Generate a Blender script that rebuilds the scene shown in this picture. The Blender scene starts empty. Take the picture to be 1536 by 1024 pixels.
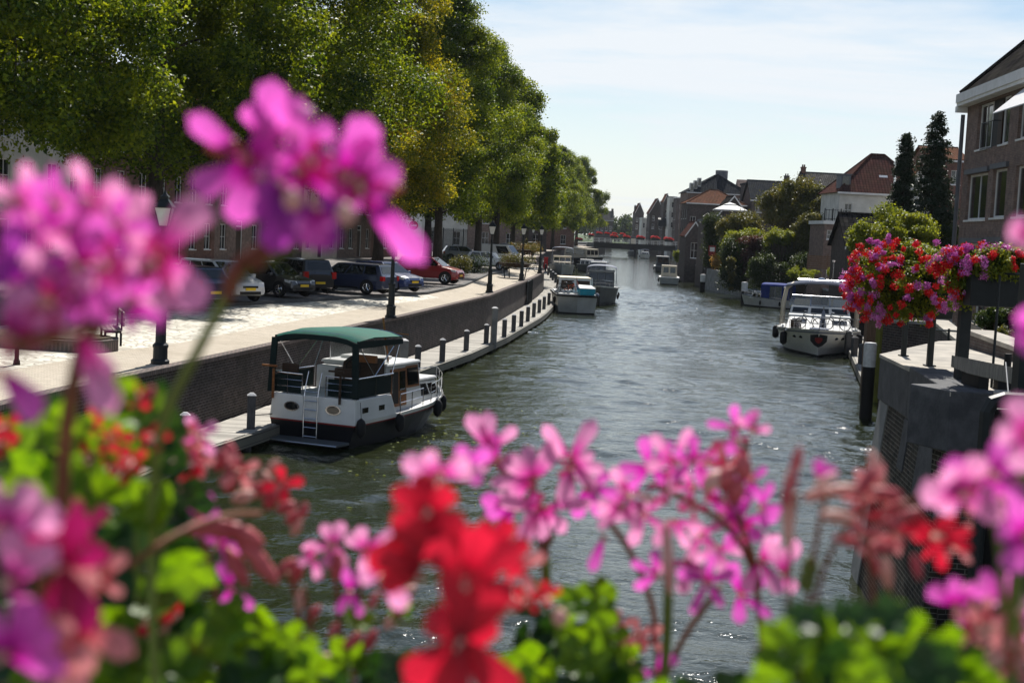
import bpy, math, random
import numpy as np
from mathutils import Vector, Matrix
R = math.radians
SC = bpy.context.scene
COL = SC.collection

# ------------------------------------------------------------------ camera
CAMZ = 6.2; FPX = 2133.0; ROLL = 0.05; PITCH = math.atan(168/2133)
_r0 = Vector((1,0,0)); _u0 = Vector((0, math.sin(PITCH), math.cos(PITCH))); _fw = Vector((0, math.cos(PITCH), -math.sin(PITCH)))
_r = _r0*math.cos(ROLL) + _u0*math.sin(ROLL); _u = -_r0*math.sin(ROLL) + _u0*math.cos(ROLL)
cam_d = bpy.data.cameras.new('camera'); cam = bpy.data.objects.new('camera', cam_d); COL.objects.link(cam)
m = Matrix.Identity(4)
for i in range(3):
    m[i][0] = _r[i]; m[i][1] = _u[i]; m[i][2] = -_fw[i]
m[2][3] = CAMZ
cam.matrix_world = m
cam_d.sensor_width = 36; cam_d.lens = FPX/1536*36
cam_d.clip_start = 0.05; cam_d.clip_end = 6000
cam_d.dof.use_dof = True; cam_d.dof.focus_distance = 60; cam_d.dof.aperture_fstop = 9.0; cam_d.dof.aperture_blades = 7
SC.camera = cam

def ray(x, y):
    d = _fw + _r*((x-768)/FPX) + _u*((512-y)/FPX)
    return d
def G(x, y, z=0.0):            # where a pixel of the photograph meets the height z
    d = ray(x, y); t = (z-CAMZ)/d.z
    return Vector((d.x*t, d.y*t, z))
def PD(x, y, D):               # the point of a pixel at the distance D
    d = ray(x, y); t = D/d.y
    return Vector((d.x*t, D, CAMZ+d.z*t))

# ------------------------------------------------------------------ light
SUN_EL = 50; SUN_AZ = 9        # azimuth to the right of straight ahead
w = bpy.data.worlds.new('World'); SC.world = w; w.use_nodes = True
nt = w.node_tree; nt.nodes.clear()
N = nt.nodes.new; Lk = nt.links.new
out = N('ShaderNodeOutputWorld'); bg = N('ShaderNodeBackground'); sky = N('ShaderNodeTexSky')
sky.sky_type = 'NISHITA'; sky.sun_disc = False; sky.sun_elevation = R(SUN_EL); sky.sun_rotation = R(SUN_AZ)
sky.air_density = 1.0; sky.dust_density = .15; sky.ozone_density = 1.0; sky.altitude = 0
tc = N('ShaderNodeTexCoord'); mp = N('ShaderNodeMapping'); mp.inputs['Scale'].default_value = (1.1, 1.6, 9.0); mp.inputs['Rotation'].default_value = (0, R(6), R(20))
ns = N('ShaderNodeTexNoise'); ns.inputs['Scale'].default_value = 2.2; ns.inputs['Detail'].default_value = 7; ns.inputs['Roughness'].default_value = .62; ns.inputs['Distortion'].default_value = .5
cr = N('ShaderNodeValToRGB'); cr.color_ramp.elements[0].position = .40; cr.color_ramp.elements[0].color = (.16,.16,.16,1); cr.color_ramp.elements[1].position = .60; cr.color_ramp.elements[1].color = (.97,.97,.97,1)
mx = N('ShaderNodeMix'); mx.data_type = 'RGBA'; mx.inputs['B'].default_value = (8.6, 9.1, 9.6, 1)
Lk(tc.outputs['Generated'], mp.inputs['Vector']); Lk(mp.outputs[0], ns.inputs['Vector']); Lk(ns.outputs['Fac'], cr.inputs[0])
sx = N('ShaderNodeSeparateXYZ'); Lk(tc.outputs['Generated'], sx.inputs[0])
er = N('ShaderNodeValToRGB'); er.color_ramp.elements[0].position = .26; er.color_ramp.elements[0].color = (1,1,1,1); er.color_ramp.elements[1].position = .62; er.color_ramp.elements[1].color = (.06,.06,.06,1)
Lk(sx.outputs[2], er.inputs[0]); hr_ = N('ShaderNodeMapRange'); hr_.inputs['From Max'].default_value = .16; hr_.inputs['To Min'].default_value = .75; hr_.inputs['To Max'].default_value = 0; Lk(sx.outputs[2], hr_.inputs[0]); mxm = N('ShaderNodeMath'); mxm.operation = 'MAXIMUM'; Lk(cr.outputs[0], mxm.inputs[0]); Lk(hr_.outputs[0], mxm.inputs[1]); ml = N('ShaderNodeMath'); ml.operation = 'MULTIPLY'; Lk(mxm.outputs[0], ml.inputs[0]); Lk(er.outputs[0], ml.inputs[1]); Lk(ml.outputs[0], mx.inputs['Factor']); Lk(sky.outputs[0], mx.inputs['A']); Lk(mx.outputs['Result'], bg.inputs['Color'])
bg.inputs['Strength'].default_value = 0.07
Lk(bg.outputs[0], out.inputs[0])
sd = bpy.data.lights.new('sun', 'SUN'); sd.energy = 5.0; sd.angle = R(.5); sd.color = (1, .955, .88)
so = bpy.data.objects.new('sun', sd); COL.objects.link(so); so.location = (0, 0, 60)
_sv = Vector((math.sin(R(SUN_AZ))*math.cos(R(SUN_EL)), math.cos(R(SUN_AZ))*math.cos(R(SUN_EL)), math.sin(R(SUN_EL))))
so.rotation_euler = _sv.to_track_quat('Z', 'Y').to_euler()
SC.view_settings.view_transform = 'Standard'; SC.view_settings.look = 'None'; SC.view_settings.gamma = 1; SC.view_settings.exposure = 0.55
cy = SC.cycles
cy.max_bounces = 7; cy.diffuse_bounces = 3; cy.glossy_bounces = 3; cy.transmission_bounces = 5; cy.transparent_max_bounces = 6
cy.caustics_reflective = False; cy.caustics_refractive = False; cy.use_denoising = True; cy.sample_clamp_indirect = 4; cy.sample_clamp_direct = 20
cy.volume_bounces = 0

# ------------------------------------------------------------------ materials
def newmat(name):
    mt = bpy.data.materials.new(name); mt.use_nodes = True
    t = mt.node_tree; b = t.nodes['Principled BSDF']
    return mt, t, b
def rgba(c): return (c[0], c[1], c[2], 1)
def coords(t, kind='Object', scale=(1,1,1), rot=(0,0,0)):
    a = t.nodes.new('ShaderNodeTexCoord'); b = t.nodes.new('ShaderNodeMapping')
    b.inputs['Scale'].default_value = scale; b.inputs['Rotation'].default_value = rot
    t.links.new(a.outputs[kind], b.inputs['Vector']); return b.outputs[0]
def noise(t, vec, scale, detail=5, rough=.6, dist=0):
    n = t.nodes.new('ShaderNodeTexNoise'); n.inputs['Scale'].default_value = scale; n.inputs['Detail'].default_value = detail
    n.inputs['Roughness'].default_value = rough; n.inputs['Distortion'].default_value = dist
    t.links.new(vec, n.inputs['Vector']); return n.outputs['Fac']
def ramp(t, fac, stops):
    r = t.nodes.new('ShaderNodeValToRGB'); e = r.color_ramp.elements
    while len(e) < len(stops): e.new(.5)
    for k, (p, c) in enumerate(stops): e[k].position = p; e[k].color = rgba(c)
    t.links.new(fac, r.inputs[0]); return r.outputs[0]
def mixc(t, fac, a, b, mode='MIX'):
    n = t.nodes.new('ShaderNodeMix'); n.data_type = 'RGBA'; n.blend_type = mode
    for s, v in (('Factor', fac), ('A', a), ('B', b)):
        if isinstance(v, (int, float)): n.inputs[s].default_value = v
        elif isinstance(v, tuple): n.inputs[s].default_value = rgba(v)
        else: t.links.new(v, n.inputs[s])
    return n.outputs['Result']
def bump(t, b, h, strength, dist=.02):
    n = t.nodes.new('ShaderNodeBump'); n.inputs['Strength'].default_value = strength; n.inputs['Distance'].default_value = dist
    t.links.new(h, n.inputs['Height']); t.links.new(n.outputs[0], b.inputs['Normal'])
def PM(name, c1, c2=None, scale=3, rough=.7, metal=0, bmp=0, stretch=(1,1,1), coat=0, lo=.35, hi=.68, coord='Object'):
    mt, t, b = newmat(name)
    if c2 is None: c2 = tuple(x*.78 for x in c1)
    v = coords(t, coord, stretch); n = noise(t, v, scale)
    t.links.new(ramp(t, n, [(lo, c2), (hi, c1)]), b.inputs['Base Color'])
    rr = t.nodes.new('ShaderNodeMapRange'); rr.inputs['To Min'].default_value = max(.02, rough-.1); rr.inputs['To Max'].default_value = min(1, rough+.1)
    t.links.new(n, rr.inputs[0]); t.links.new(rr.outputs[0], b.inputs['Roughness'])
    b.inputs['Metallic'].default_value = metal; b.inputs['Specular IOR Level'].default_value = .5 if (metal or coat or rough < .35) else .2; b.inputs['Coat Weight'].default_value = coat
    if bmp: bump(t, b, noise(t, v, scale*9, 4), bmp)
    return mt
def brick_mat(name, c1, c2, mortar, bw=.22, bh=.065, dirt=.5, rough=.85, dirtc=(.03,.03,.025), var=(.7,1.25)):
    mt, t, b = newmat(name)
    v = coords(t, 'UV')
    br = t.nodes.new('ShaderNodeTexBrick'); t.links.new(v, br.inputs['Vector'])
    br.inputs['Scale'].default_value = 1; br.inputs['Brick Width'].default_value = bw; br.inputs['Row Height'].default_value = bh
    br.inputs['Mortar Size'].default_value = bh*.12; br.inputs['Mortar Smooth'].default_value = .2; br.inputs['Bias'].default_value = 0
    br.inputs['Color1'].default_value = rgba(c1); br.inputs['Color2'].default_value = rgba(c2); br.inputs['Mortar'].default_value = rgba(mortar)
    n1 = noise(t, v, .45, 6, .65); n2 = noise(t, v, 3.2, 4)
    c = mixc(t, 1.0, br.outputs['Color'], ramp(t, n2, [(.3, (var[0],)*3), (.7, (var[1],)*3)]), 'MULTIPLY')
    f = t.nodes.new('ShaderNodeMath'); f.operation = 'MULTIPLY'; f.inputs[1].default_value = dirt
    t.links.new(ramp(t, n1, [(.42, (0,0,0)), (.68, (1,1,1))]), f.inputs[0])
    c = mixc(t, f.outputs[0], c, dirtc)
    t.links.new(c, b.inputs['Base Color']); b.inputs['Roughness'].default_value = rough
    b.inputs['Specular IOR Level'].default_value = .15
    mm = t.nodes.new('ShaderNodeMath'); mm.operation = 'SUBTRACT'; t.links.new(n2, mm.inputs[0]); t.links.new(br.outputs['Fac'], mm.inputs[1])
    bump(t, b, mm.outputs[0], .7, .015)
    return mt
def tile_mat(name, c1, c2, tw=.24, th=.32, rough=.6, moss=.3):
    mt, t, b = newmat(name)
    v = coords(t, 'UV')
    br = t.nodes.new('ShaderNodeTexBrick'); t.links.new(v, br.inputs['Vector']); br.offset = 0
    br.inputs['Scale'].default_value = 1; br.inputs['Brick Width'].default_value = tw; br.inputs['Row Height'].default_value = th
    br.inputs['Mortar Size'].default_value = .02; br.inputs['Mortar Smooth'].default_value = .8
    br.inputs['Color1'].default_value = rgba(c1); br.inputs['Color2'].default_value = rgba(c2); br.inputs['Mortar'].default_value = rgba(tuple(x*.35 for x in c2))
    n1 = noise(t, v, .8, 5)
    c = mixc(t, ramp(t, n1, [(.45, (0,0,0)), (.75, (moss,)*3)]), br.outputs['Color'], (.06,.06,.035))
    t.links.new(c, b.inputs['Base Color']); b.inputs['Roughness'].default_value = .9; b.inputs['Specular IOR Level'].default_value = 0
    sp = t.nodes.new('ShaderNodeSeparateXYZ'); t.links.new(v, sp.inputs[0])
    def frac(o, per, f):
        a = t.nodes.new('ShaderNodeMath'); a.operation = 'MULTIPLY'; a.inputs[1].default_value = per; t.links.new(o, a.inputs[0])
        q = t.nodes.new('ShaderNodeMath'); q.operation = f; t.links.new(a.outputs[0], q.inputs[0]); return q.outputs[0]
    s1 = frac(sp.outputs[0], 2*math.pi/tw, 'SINE'); s2 = frac(sp.outputs[1], 1/th, 'FRACT')
    h = t.nodes.new('ShaderNodeMath'); h.operation = 'MULTIPLY_ADD'; h.inputs[1].default_value = .35; t.links.new(s1, h.inputs[0])
    g = t.nodes.new('ShaderNodeMath'); g.operation = 'MULTIPLY'; g.inputs[1].default_value = -.9; t.links.new(s2, g.inputs[0]); t.links.new(g.outputs[0], h.inputs[2])
    bump(t, b, h.outputs[0], 1.0, .05)
    return mt
def plank_mat(name, c1, c2, pw=.14, pl=30, rough=.8, gap=(.02,.02,.018), rot=0, dirt=.3):
    mt, t, b = newmat(name)
    v = coords(t, 'UV', (1,1,1), (0,0,rot))
    br = t.nodes.new('ShaderNodeTexBrick'); t.links.new(v, br.inputs['Vector'])
    br.inputs['Scale'].default_value = 1; br.inputs['Brick Width'].default_value = pl; br.inputs['Row Height'].default_value = pw
    br.inputs['Mortar Size'].default_value = .007; br.inputs['Mortar Smooth'].default_value = .1
    br.inputs['Color1'].default_value = rgba(c1); br.inputs['Color2'].default_value = rgba(c2); br.inputs['Mortar'].default_value = rgba(gap)
    n1 = noise(t, v, 1.3, 6, .7)
    c = mixc(t, ramp(t, n1, [(.4, (0,0,0)), (.8, (dirt,)*3)]), br.outputs['Color'], (.05,.045,.035))
    t.links.new(c, b.inputs['Base Color']); b.inputs['Roughness'].default_value = rough
    mm = t.nodes.new('ShaderNodeMath'); mm.operation = 'SUBTRACT'; mm.inputs[0].default_value = 1; t.links.new(br.outputs['Fac'], mm.inputs[1])
    bump(t, b, mm.outputs[0], .6, .01)
    return mt
def cobble_mat(name, stops, scale=6.5, bmp=1.0, rough=.75, edge=(.05,.045,.035), ew=.07, stretch=(1,1,1)):
    mt, t, b = newmat(name)
    v = coords(t, 'UV', stretch)
    vo = t.nodes.new('ShaderNodeTexVoronoi'); vo.feature = 'DISTANCE_TO_EDGE'; vo.inputs['Scale'].default_value = scale; t.links.new(v, vo.inputs['Vector']); vo.inputs['Randomness'].default_value = .75
    vc = t.nodes.new('ShaderNodeTexVoronoi'); vc.feature = 'F1'; vc.inputs['Scale'].default_value = scale; t.links.new(v, vc.inputs['Vector']); vc.inputs['Randomness'].default_value = .75
    sep = t.nodes.new('ShaderNodeSeparateColor'); t.links.new(vc.outputs['Color'], sep.inputs[0])
    c = ramp(t, sep.outputs[0], stops)
    big = noise(t, v, .35, 5)
    c = mixc(t, ramp(t, big, [(.45, (0,0,0)), (.75, (.5,.5,.5))]), c, (.12,.115,.085))
    c = mixc(t, ramp(t, vo.outputs['Distance'], [(0, (1,1,1)), (ew, (0,0,0))]), c, edge)
    t.links.new(c, b.inputs['Base Color']); b.inputs['Roughness'].default_value = rough
    bump(t, b, ramp(t, vo.outputs['Distance'], [(0, (0,0,0)), (.35, (1,1,1))]), bmp, .03)
    return mt
def leaf_mat(name, stops, trans=.45, rough=.5):
    mt, t, b = newmat(name)
    g = t.nodes.new('ShaderNodeNewGeometry'); v = coords(t, 'Object'); n = noise(t, v, .45, 3)
    ad = t.nodes.new('ShaderNodeMath'); ad.operation = 'MULTIPLY_ADD'; ad.inputs[1].default_value = .45
    sb = t.nodes.new('ShaderNodeMath'); sb.operation = 'MULTIPLY_ADD'; sb.inputs[1].default_value = 1.5; sb.inputs[2].default_value = -.48
    t.links.new(n, sb.inputs[0]); t.links.new(g.outputs['Random Per Island'], ad.inputs[0]); t.links.new(sb.outputs[0], ad.inputs[2])
    c = ramp(t, ad.outputs[0], stops)
    t.links.new(c, b.inputs['Base Color']); b.inputs['Roughness'].default_value = rough; b.inputs['Specular IOR Level'].default_value = .22
    tr = t.nodes.new('ShaderNodeBsdfTranslucent'); ms = t.nodes.new('ShaderNodeMixShader'); ms.inputs[0].default_value = trans
    c2 = mixc(t, 1.0, c, (2.3, 1.75, .6), 'MULTIPLY')
    t.links.new(c2, tr.inputs['Color']); t.links.new(b.outputs[0], ms.inputs[1]); t.links.new(tr.outputs[0], ms.inputs[2])
    t.links.new(ms.outputs[0], t.nodes['Material Output'].inputs['Surface'])
    return mt
def petal_mat(name, base, tip, throat, trans=.5):
    mt, t, b = newmat(name)
    v = coords(t, 'UV'); sp = t.nodes.new('ShaderNodeSeparateXYZ'); t.links.new(v, sp.inputs[0])
    n = noise(t, coords(t, 'UV', (14, 1.2, 1)), 2.5, 4)
    ad = t.nodes.new('ShaderNodeMath'); ad.operation = 'MULTIPLY_ADD'; ad.inputs[1].default_value = .22; t.links.new(n, ad.inputs[0]); t.links.new(sp.outputs[1], ad.inputs[2])
    c = ramp(t, ad.outputs[0], [(.10, throat), (.34, base), (.72, tip), (1.0, tip)])
    vn = noise(t, coords(t, 'UV', (9, .5, 1)), 2.2, 5, .7); c = mixc(t, 1.0, c, ramp(t, vn, [(.38, (.62,.5,.6)), (.58, (1.12,1.12,1.12))]), 'MULTIPLY')
    t.links.new(c, b.inputs['Base Color']); b.inputs['Roughness'].default_value = .55
    tr = t.nodes.new('ShaderNodeBsdfTranslucent'); ms = t.nodes.new('ShaderNodeMixShader'); ms.inputs[0].default_value = trans
    t.links.new(c, tr.inputs['Color']); t.links.new(b.outputs[0], ms.inputs[1]); t.links.new(tr.outputs[0], ms.inputs[2])
    t.links.new(ms.outputs[0], t.nodes['Material Output'].inputs['Surface'])
    return mt

MAT = {}
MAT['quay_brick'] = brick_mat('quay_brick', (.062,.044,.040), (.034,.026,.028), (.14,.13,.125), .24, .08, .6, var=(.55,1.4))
MAT['coping'] = brick_mat('coping', (.22,.16,.14), (.17,.13,.12), (.12,.1,.09), .11, .3, .3)
MAT['path'] = brick_mat('path', (.52,.45,.36), (.44,.385,.31), (.34,.30,.24), .21, .105, .45, .8, (.33,.28,.21), (.88,1.1))
MAT['pave'] = brick_mat('pave', (.24,.21,.2), (.18,.165,.16), (.12,.11,.1), .21, .1, .5, .8)
MAT['cobble'] = cobble_mat('cobble', [(0, (.38,.35,.29)), (.5, (.58,.54,.45)), (1, (.72,.68,.58))], 3.6, 1.0, .75, (.22,.19,.14), .10, (.75,1,1))
MAT['street'] = brick_mat('street', (.3,.27,.25), (.24,.22,.21), (.15,.14,.13), .3, .2, .4, .8)
MAT['kerb'] = PM('kerb', (.11,.11,.11), (.06,.06,.06), 3, .8)
MAT['planks'] = plank_mat('planks', (.40,.37,.32), (.27,.25,.22), .16)
MAT['jetty_side'] = plank_mat('jetty_side', (.2,.19,.15), (.13,.12,.1), .2)
MAT['post'] = PM('post', (.10,.10,.105), (.06,.06,.065), 6, .8, bmp=.3, stretch=(4,4,1))
MAT['post_cap'] = PM('post_cap', (.6,.6,.6), (.45,.45,.45), 8, .6)
MAT['iron'] = PM('iron', (.02,.025,.028), (.012,.015,.016), 5, .45)
MAT['black'] = PM('black', (.012,.012,.013), None, 5, .6)
MAT['rubber'] = PM('rubber', (.018,.018,.02), None, 8, .6)
MAT['chrome'] = PM('chrome', (.75,.75,.77), (.6,.6,.62), 6, .2, 1.0)
MAT['white'] = PM('white', (.74,.74,.73), (.62,.62,.60), 2, .6)
MAT['cream'] = PM('cream', (.68,.60,.46), (.58,.5,.38), 2, .5)
MAT['offwhite'] = PM('offwhite', (.6,.6,.58), (.46,.46,.44), 1.3, .6)
MAT['gel_white'] = PM('gel_white', (.62,.62,.61), (.5,.51,.5), 2.5, .55)
MAT['hull_white_lifted'] = PM('hull_white_lifted', (.80,.80,.78), (.68,.68,.66), .9, .35)  # lighter copy of the gel white, brightening hull sides that lie in shade
MAT['grey_hull'] = PM('grey_hull', (.42,.43,.42), (.32,.33,.32), 1.2, .4)
MAT['dark_hull'] = PM('dark_hull', (.010,.011,.014), (.006,.007,.009), 2, .4)
MAT['slate_hull'] = PM('slate_hull', (.10,.11,.12), (.06,.07,.075), 1.4, .5)
MAT['stripe'] = PM('stripe', (.25,.02,.02), None, 4, .4)
MAT['green_canvas'] = PM('green_canvas', (.010,.12,.085), (.007,.085,.06), 3, .8, bmp=.2)
MAT['dgreen_canvas'] = PM('dgreen_canvas', (.005,.016,.016), (.004,.012,.012), 3, .8)
MAT['blue_canvas'] = PM('blue_canvas', (.01,.035,.22), (.008,.025,.15), 3, .8)
MAT['navy_canvas'] = PM('navy_canvas', (.02,.04,.10), (.012,.025,.06), 3, .8)
MAT['grey_canvas'] = PM('grey_canvas', (.2,.22,.28), (.13,.15,.2), 3, .7)
MAT['turquoise'] = PM('turquoise', (.03,.38,.52), (.03,.3,.42), 2, .5)
MAT['teak'] = PM('teak', (.30,.12,.04), (.16,.06,.02), 4, .45, stretch=(1,1,6))
MAT['darkwood'] = PM('darkwood', (.06,.035,.022), (.03,.018,.012), 4, .6, stretch=(1,1,6))
MAT['greywood'] = PM('greywood', (.27,.25,.22), (.15,.14,.12), 3, .85, stretch=(5,5,1), bmp=.3)
MAT['timber'] = PM('timber', (.21,.13,.09), (.12,.075,.05), 3, .85, stretch=(5,5,1), bmp=.3)
MAT['algae'] = PM('algae', (.16,.17,.03), (.09,.08,.02), 2, .8, stretch=(4,4,1), bmp=.3)
MAT['tan'] = PM('tan', (.42,.28,.16), None, 3, .6)
MAT['red'] = PM('red', (.5,.02,.02), (.38,.015,.02), 3, .4)
MAT['orange'] = PM('orange', (.7,.12,.02), None, 3, .5)
MAT['yellow'] = PM('yellow', (.75,.5,.03), None, 3, .5)
MAT['blue'] = PM('blue', (.02,.08,.4), None, 3, .5)
MAT['stone'] = PM('stone', (.10,.102,.108), (.048,.05,.056), 3.0, .75, bmp=.8, lo=.35, hi=.65)
MAT['stone_top'] = PM('stone_top', (.46,.42,.36), (.26,.24,.21), 1.6, .85, bmp=.5)
MAT['concrete'] = PM('concrete', (.3,.3,.29), (.17,.17,.165), 1.1, .85, bmp=.3)
MAT['abut_brick'] = brick_mat('abut_brick', (.06,.048,.036), (.02,.018,.018), (.17,.155,.13), .23, .075, .75, var=(.35,1.6))
MAT['earth'] = PM('earth', (.12,.09,.06), (.06,.05,.03), 6, .95, bmp=.4)
MAT['grass'] = PM('grass', (.07,.11,.03), (.04,.07,.02), 6, .95, bmp=.4)
MAT['bark'] = PM('bark', (.075,.06,.05), (.03,.025,.02), 5, .95, bmp=.8, stretch=(3,3,.6))
MAT['wall_red'] = brick_mat('wall_red', (.20,.085,.06), (.14,.06,.045), (.22,.2,.18), .22, .065, .3)
MAT['wall_brown'] = brick_mat('wall_brown', (.25,.165,.135), (.18,.12,.10), (.24,.22,.2), .22, .065, .22)
MAT['wall_dark'] = brick_mat('wall_dark', (.10,.075,.07), (.07,.055,.052), (.12,.115,.11), .22, .065, .3)
MAT['plaster'] = PM('plaster', (.66,.65,.6), (.48,.47,.43), .7, .8, bmp=.15)
MAT['plaster_warm'] = PM('plaster_warm', (.6,.53,.42), (.45,.4,.31), .7, .8, bmp=.15)
MAT['tile_red'] = tile_mat('tile_red', (.15,.075,.05), (.10,.055,.042))
MAT['tile_brown'] = tile_mat('tile_brown', (.085,.042,.036), (.055,.03,.028), .3, .36)
MAT['tile_black'] = tile_mat('tile_black', (.040,.037,.036), (.012,.012,.013), .34, .42, .45)
MAT['tile_grey'] = tile_mat('tile_grey', (.10,.095,.09), (.06,.057,.057), .28, .34)
MAT['slate'] = tile_mat('slate', (.040,.042,.048), (.026,.028,.032), .3, .2, .5)
MAT['lead'] = PM('lead', (.13,.14,.155), (.09,.095,.11), 2, .6)
MAT['curtain'] = PM('curtain', (.55,.52,.46), (.42,.4,.35), 3, .9, stretch=(12,12,.3))
def glass_mat(name, c=(.02,.025,.03), rough=.06):
    mt, t, b = newmat(name)
    v = coords(t, 'Object'); n = noise(t, v, .8, 3)
    t.links.new(ramp(t, n, [(.35, tuple(x*.4 for x in c)), (.7, c)]), b.inputs['Base Color'])
    b.inputs['Roughness'].default_value = rough; b.inputs['Specular IOR Level'].default_value = .7
    return mt
MAT['glass'] = glass_mat('glass'); MAT['car_glass'] = glass_mat('car_glass', (.012,.015,.018), .03)
def clear_mat(name, tint=(.8,.85,.85), alpha=.35):
    mt, t, b = newmat(name)
    b.inputs['Base Color'].default_value = rgba(tint); b.inputs['Roughness'].default_value = .08
    n = noise(t, coords(t, 'Object'), 3, 3)
    mr = t.nodes.new('ShaderNodeMapRange'); mr.inputs['To Min'].default_value = alpha*.7; mr.inputs['To Max'].default_value = alpha*1.3
    t.links.new(n, mr.inputs[0]); t.links.new(mr.outputs[0], b.inputs['Alpha'])
    return mt
MAT['clear'] = clear_mat('clear', (.35,.38,.38), .22)
MAT['lamp_glass'] = clear_mat('lamp_glass', (.75,.75,.72), .72)
def paint(name, c): 
    mt = PM(name, c, tuple(x*.9 for x in c), 1.5, .3, coat=.8); return mt
for nme, c in (('paint_silver', (.55,.55,.56)), ('paint_black', (.012,.013,.016)), ('paint_navy', (.012,.02,.06)), ('paint_blue', (.02,.04,.16)), ('paint_red', (.30,.012,.015)), ('paint_white', (.75,.75,.75)), ('paint_grey', (.2,.21,.22))):
    MAT[nme] = paint(nme, c)
MAT['head_glass'] = PM('head_glass', (.6,.62,.65), None, 6, .15, coat=.5)
MAT['tail_red'] = PM('tail_red', (.45,.01,.01), None, 6, .2, coat=.5)
MAT['leaf_linden'] = leaf_mat('leaf_linden', [(0, (.006,.020,.004)), (.32, (.036,.080,.007)), (.66, (.14,.205,.014)), (1, (.22,.28,.018))], .46)
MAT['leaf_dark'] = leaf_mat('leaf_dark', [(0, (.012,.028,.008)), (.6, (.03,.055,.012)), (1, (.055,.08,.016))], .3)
MAT['leaf_yellow'] = leaf_mat('leaf_yellow', [(0, (.010,.024,.004)), (.33, (.07,.11,.008)), (.7, (.24,.25,.016)), (1, (.42,.33,.02))], .48)
MAT['leaf_lime'] = leaf_mat('leaf_lime', [(0, (.06,.10,.012)), (.5, (.12,.17,.02)), (1, (.20,.24,.03))], .45)
MAT['leaf_olive'] = leaf_mat('leaf_olive', [(0, (.035,.045,.014)), (.5, (.07,.085,.02)), (1, (.13,.12,.03))], .35)
MAT['leaf_conifer'] = leaf_mat('leaf_conifer', [(0, (.010,.022,.014)), (.6, (.02,.04,.02)), (1, (.04,.06,.03))], .12)
MAT['leaf_purple'] = leaf_mat('leaf_purple', [(0, (.03,.014,.02)), (.6, (.07,.03,.035)), (1, (.12,.06,.06))], .3)
MAT['leaf_gold'] = leaf_mat('leaf_gold', [(0, (.12,.09,.02)), (.6, (.3,.19,.04)), (1, (.4,.26,.06))], .35)
MAT['bloom_red'] = leaf_mat('bloom_red', [(0, (.42,.006,.01)), (.6, (.7,.015,.02)), (1, (.85,.05,.05))], .25)
MAT['bloom_pink'] = leaf_mat('bloom_pink', [(0, (.4,.04,.28)), (.6, (.62,.14,.5)), (1, (.75,.4,.68))], .25)
for k in ('bloom_red', 'bloom_pink'):
    for n_ in MAT[k].node_tree.nodes:
        if n_.type == 'MIX' and n_.blend_type == 'MULTIPLY': n_.inputs['B'].default_value = (1.2, 1.1, 1.1, 1)
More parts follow.
